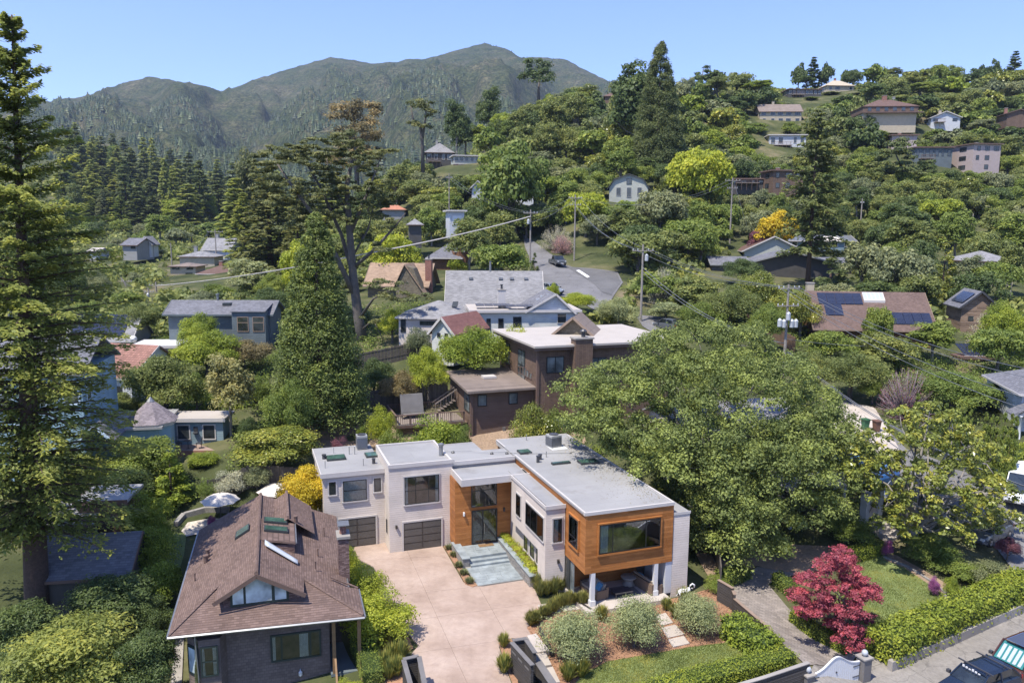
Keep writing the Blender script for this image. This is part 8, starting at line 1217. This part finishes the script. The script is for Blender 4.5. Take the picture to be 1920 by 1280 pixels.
link('garden_undergrowth', leafmesh('garden_undergrowth', leaves(C, rng.normal(size=C.shape) * .6 + dd_, .22 * (.6 + .8 * rng.random(len(C))), .6, rng), np.clip(rng.random(n)[idx] * .7 + rng.random(len(idx)) * .3, 0, 1), 'leaf_mid'), None, kind='stuff'); print('NUG', n)
rng = np.random.default_rng(901); a = rng.uniform(-.78, .78, 15000); Yy = np.exp(rng.uniform(math.log(100), math.log(520), 15000)); X = a * Yy; Z = gz(X, Yy); pxy = np.array([proj(x_, y_, z_) for x_, y_, z_ in zip(X, Yy, Z)]); ok = np.ones(len(X), bool)
for (b0, b1, b2, b3, y) in BB: ok &= ~((pxy[:, 0] > b0 - 6) & (pxy[:, 0] < b1 + 6) & (pxy[:, 1] > b2) & (pxy[:, 1] < b3 + 12) & (Yy < y + 14))
ok &= ~((pxy[:, 0] > 975) & (pxy[:, 0] < 1175) & (pxy[:, 1] > 440) & (pxy[:, 1] < 590)) & ~((pxy[:, 0] > 1570) & (pxy[:, 0] < 1740) & (pxy[:, 1] > 222) & (pxy[:, 1] < 262)) & ~((pxy[:, 0] > 1185) & (pxy[:, 0] < 1300) & (pxy[:, 1] > 588) & (pxy[:, 1] < 640))
cl = fbm(X / 14, Yy / 14, 3) > .36; ok &= cl; X, Yy, Z = X[ok], Yy[ok], Z[ok]; n = len(X); per = 18; idx = np.repeat(np.arange(n), per); s = (.42 + Yy / 300)[idx]; rad_ = (rng.uniform(.7, 1.5, n) + Yy / 300)[idx]; dd_ = sph(rng, n * per); dd_[:, 2] = np.abs(dd_[:, 2]); C = np.stack([X[idx], Yy[idx], Z[idx]], 1) + dd_ * rad_[:, None] * (.75 + .35 * rng.random((n * per, 1)))
V = leaves(C, rng.normal(size=C.shape) * .6 + dd_, s * (.8 + .7 * rng.random(len(s))), .7, rng); link('undergrowth', leafmesh('undergrowth', V, np.clip(rng.random(n)[idx] * .7 + rng.random(len(idx)) * .3, 0, 1), 'leaf_oak'), None, kind='stuff')
nf = 60000; Yy = np.exp(rng.uniform(math.log(640), math.log(2750), nf)); a = rng.uniform(-.62, .32, nf); X = a * Yy; s_ = (Yy - 800) / 1700
den = fbm(X / 210 + 3, Yy / 260, 4) + .16 * (1 - 2.2 * np.clip(s_, 0, 1)); keep = (den > .515) & (rng.random(nf) < np.clip(1.35 - s_, .25, 1)); sky_ = (a < np.interp(440, SK[:, 0], _sa)) & (a > np.interp(200, SK[:, 0], _sa)) & (s_ > .9) & (rng.random(nf) < .28); far_near = (Yy < 1000)
keep |= sky_ | (far_near & (rng.random(nf) < .8)); X, Yy = X[keep][:12500], Yy[keep][:12500]; Z = gz(X, Yy); n = len(X); h = (5 + 7 * rng.random(n)) * np.where(Yy > 1900, .8, 1); w = h * (.26 + .3 * rng.random(n) ** 2); ang = rng.random(n) * 6.28; fl = []; B_ = np.stack([X, Yy, Z - 1], 1)
for t0, t1, ww in ((.05, .6, 1.), (.35, .85, .72), (.62, 1.05, .42)):
    for k in range(5):
        a0, a1 = ang + 6.283 * k / 5, ang + 6.283 * (k + 1) / 5; p0 = B_ + np.stack([np.cos(a0) * w * ww, np.sin(a0) * w * ww, h * t0], 1); p1 = B_ + np.stack([np.cos(a1) * w * ww, np.sin(a1) * w * ww, h * t0 * (1 + .1 * (k % 2))], 1); fl.append(np.stack([p0, p1, B_ + np.stack([0 * h, 0 * h, h * t1], 1)], 1))
link('mountain_forest', leafmesh('mountain_forest', np.concatenate(fl), np.tile(np.clip(rng.random(n), 0, 1), 15), 'needle_far'), None, kind='stuff')
# likes of one label are told apart by their order from the left
_same = {}
for o in bpy.data.objects:
    if o.parent is None and o.get('label'): _same.setdefault(o['label'], []).append(o)
for lb_, os_ in _same.items():
    if len(os_) > 1:
        def _cx(o):
            if o.type == 'MESH': v = sum((o.matrix_basis @ Vector(b) for b in o.bound_box), Vector()) / 8
            else: v = o.location
            return proj(v.x, max(v.y, 5), v.z)[0]
        for k_, o in enumerate(sorted(os_, key=_cx)): o['label'] = ' '.join((lb_ + ', ' + ORDN[min(k_, 29)] + ' from the left').split()[:16])
# leaves fallen on the roof under the oak: nobody could count them
rng = np.random.default_rng(77); n = 900; q = [mw(u, v, 6.25) for u, v in zip(15.2 - np.abs(rng.normal(size=n)) * 1.3, rng.uniform(-11.8, 4, n))]; link('leaf_litter', leafmesh('leaf_litter', leaves(np.array(q), np.array([0, 0, 1.]) + rng.normal(size=(n, 3)) * .2, .07 * (.6 + rng.random(n)), .6, rng), rng.random(n), 'leaf_brown'), None, kind='stuff')
# ------------------------------------------------------------------ the air
m = bpy.data.materials.new('haze'); m.use_nodes = True; nt = m.node_tree; nt.nodes.remove(nt.nodes['Principled BSDF']); pv = N(nt, 'VolumePrincipled'); pv.inputs['Color'].default_value = (.62, .76, 1, 1); pv.inputs['Density'].default_value = 0.9e-4; pv.inputs['Anisotropy'].default_value = .2; nt.links.new(pv.outputs[0], nt.nodes['Material Output'].inputs['Volume']); MATS['haze'] = m
MB().box(-6100, 6100, -4100, 4100, -5, 900).build('haze', 'haze', None, kind='stuff')
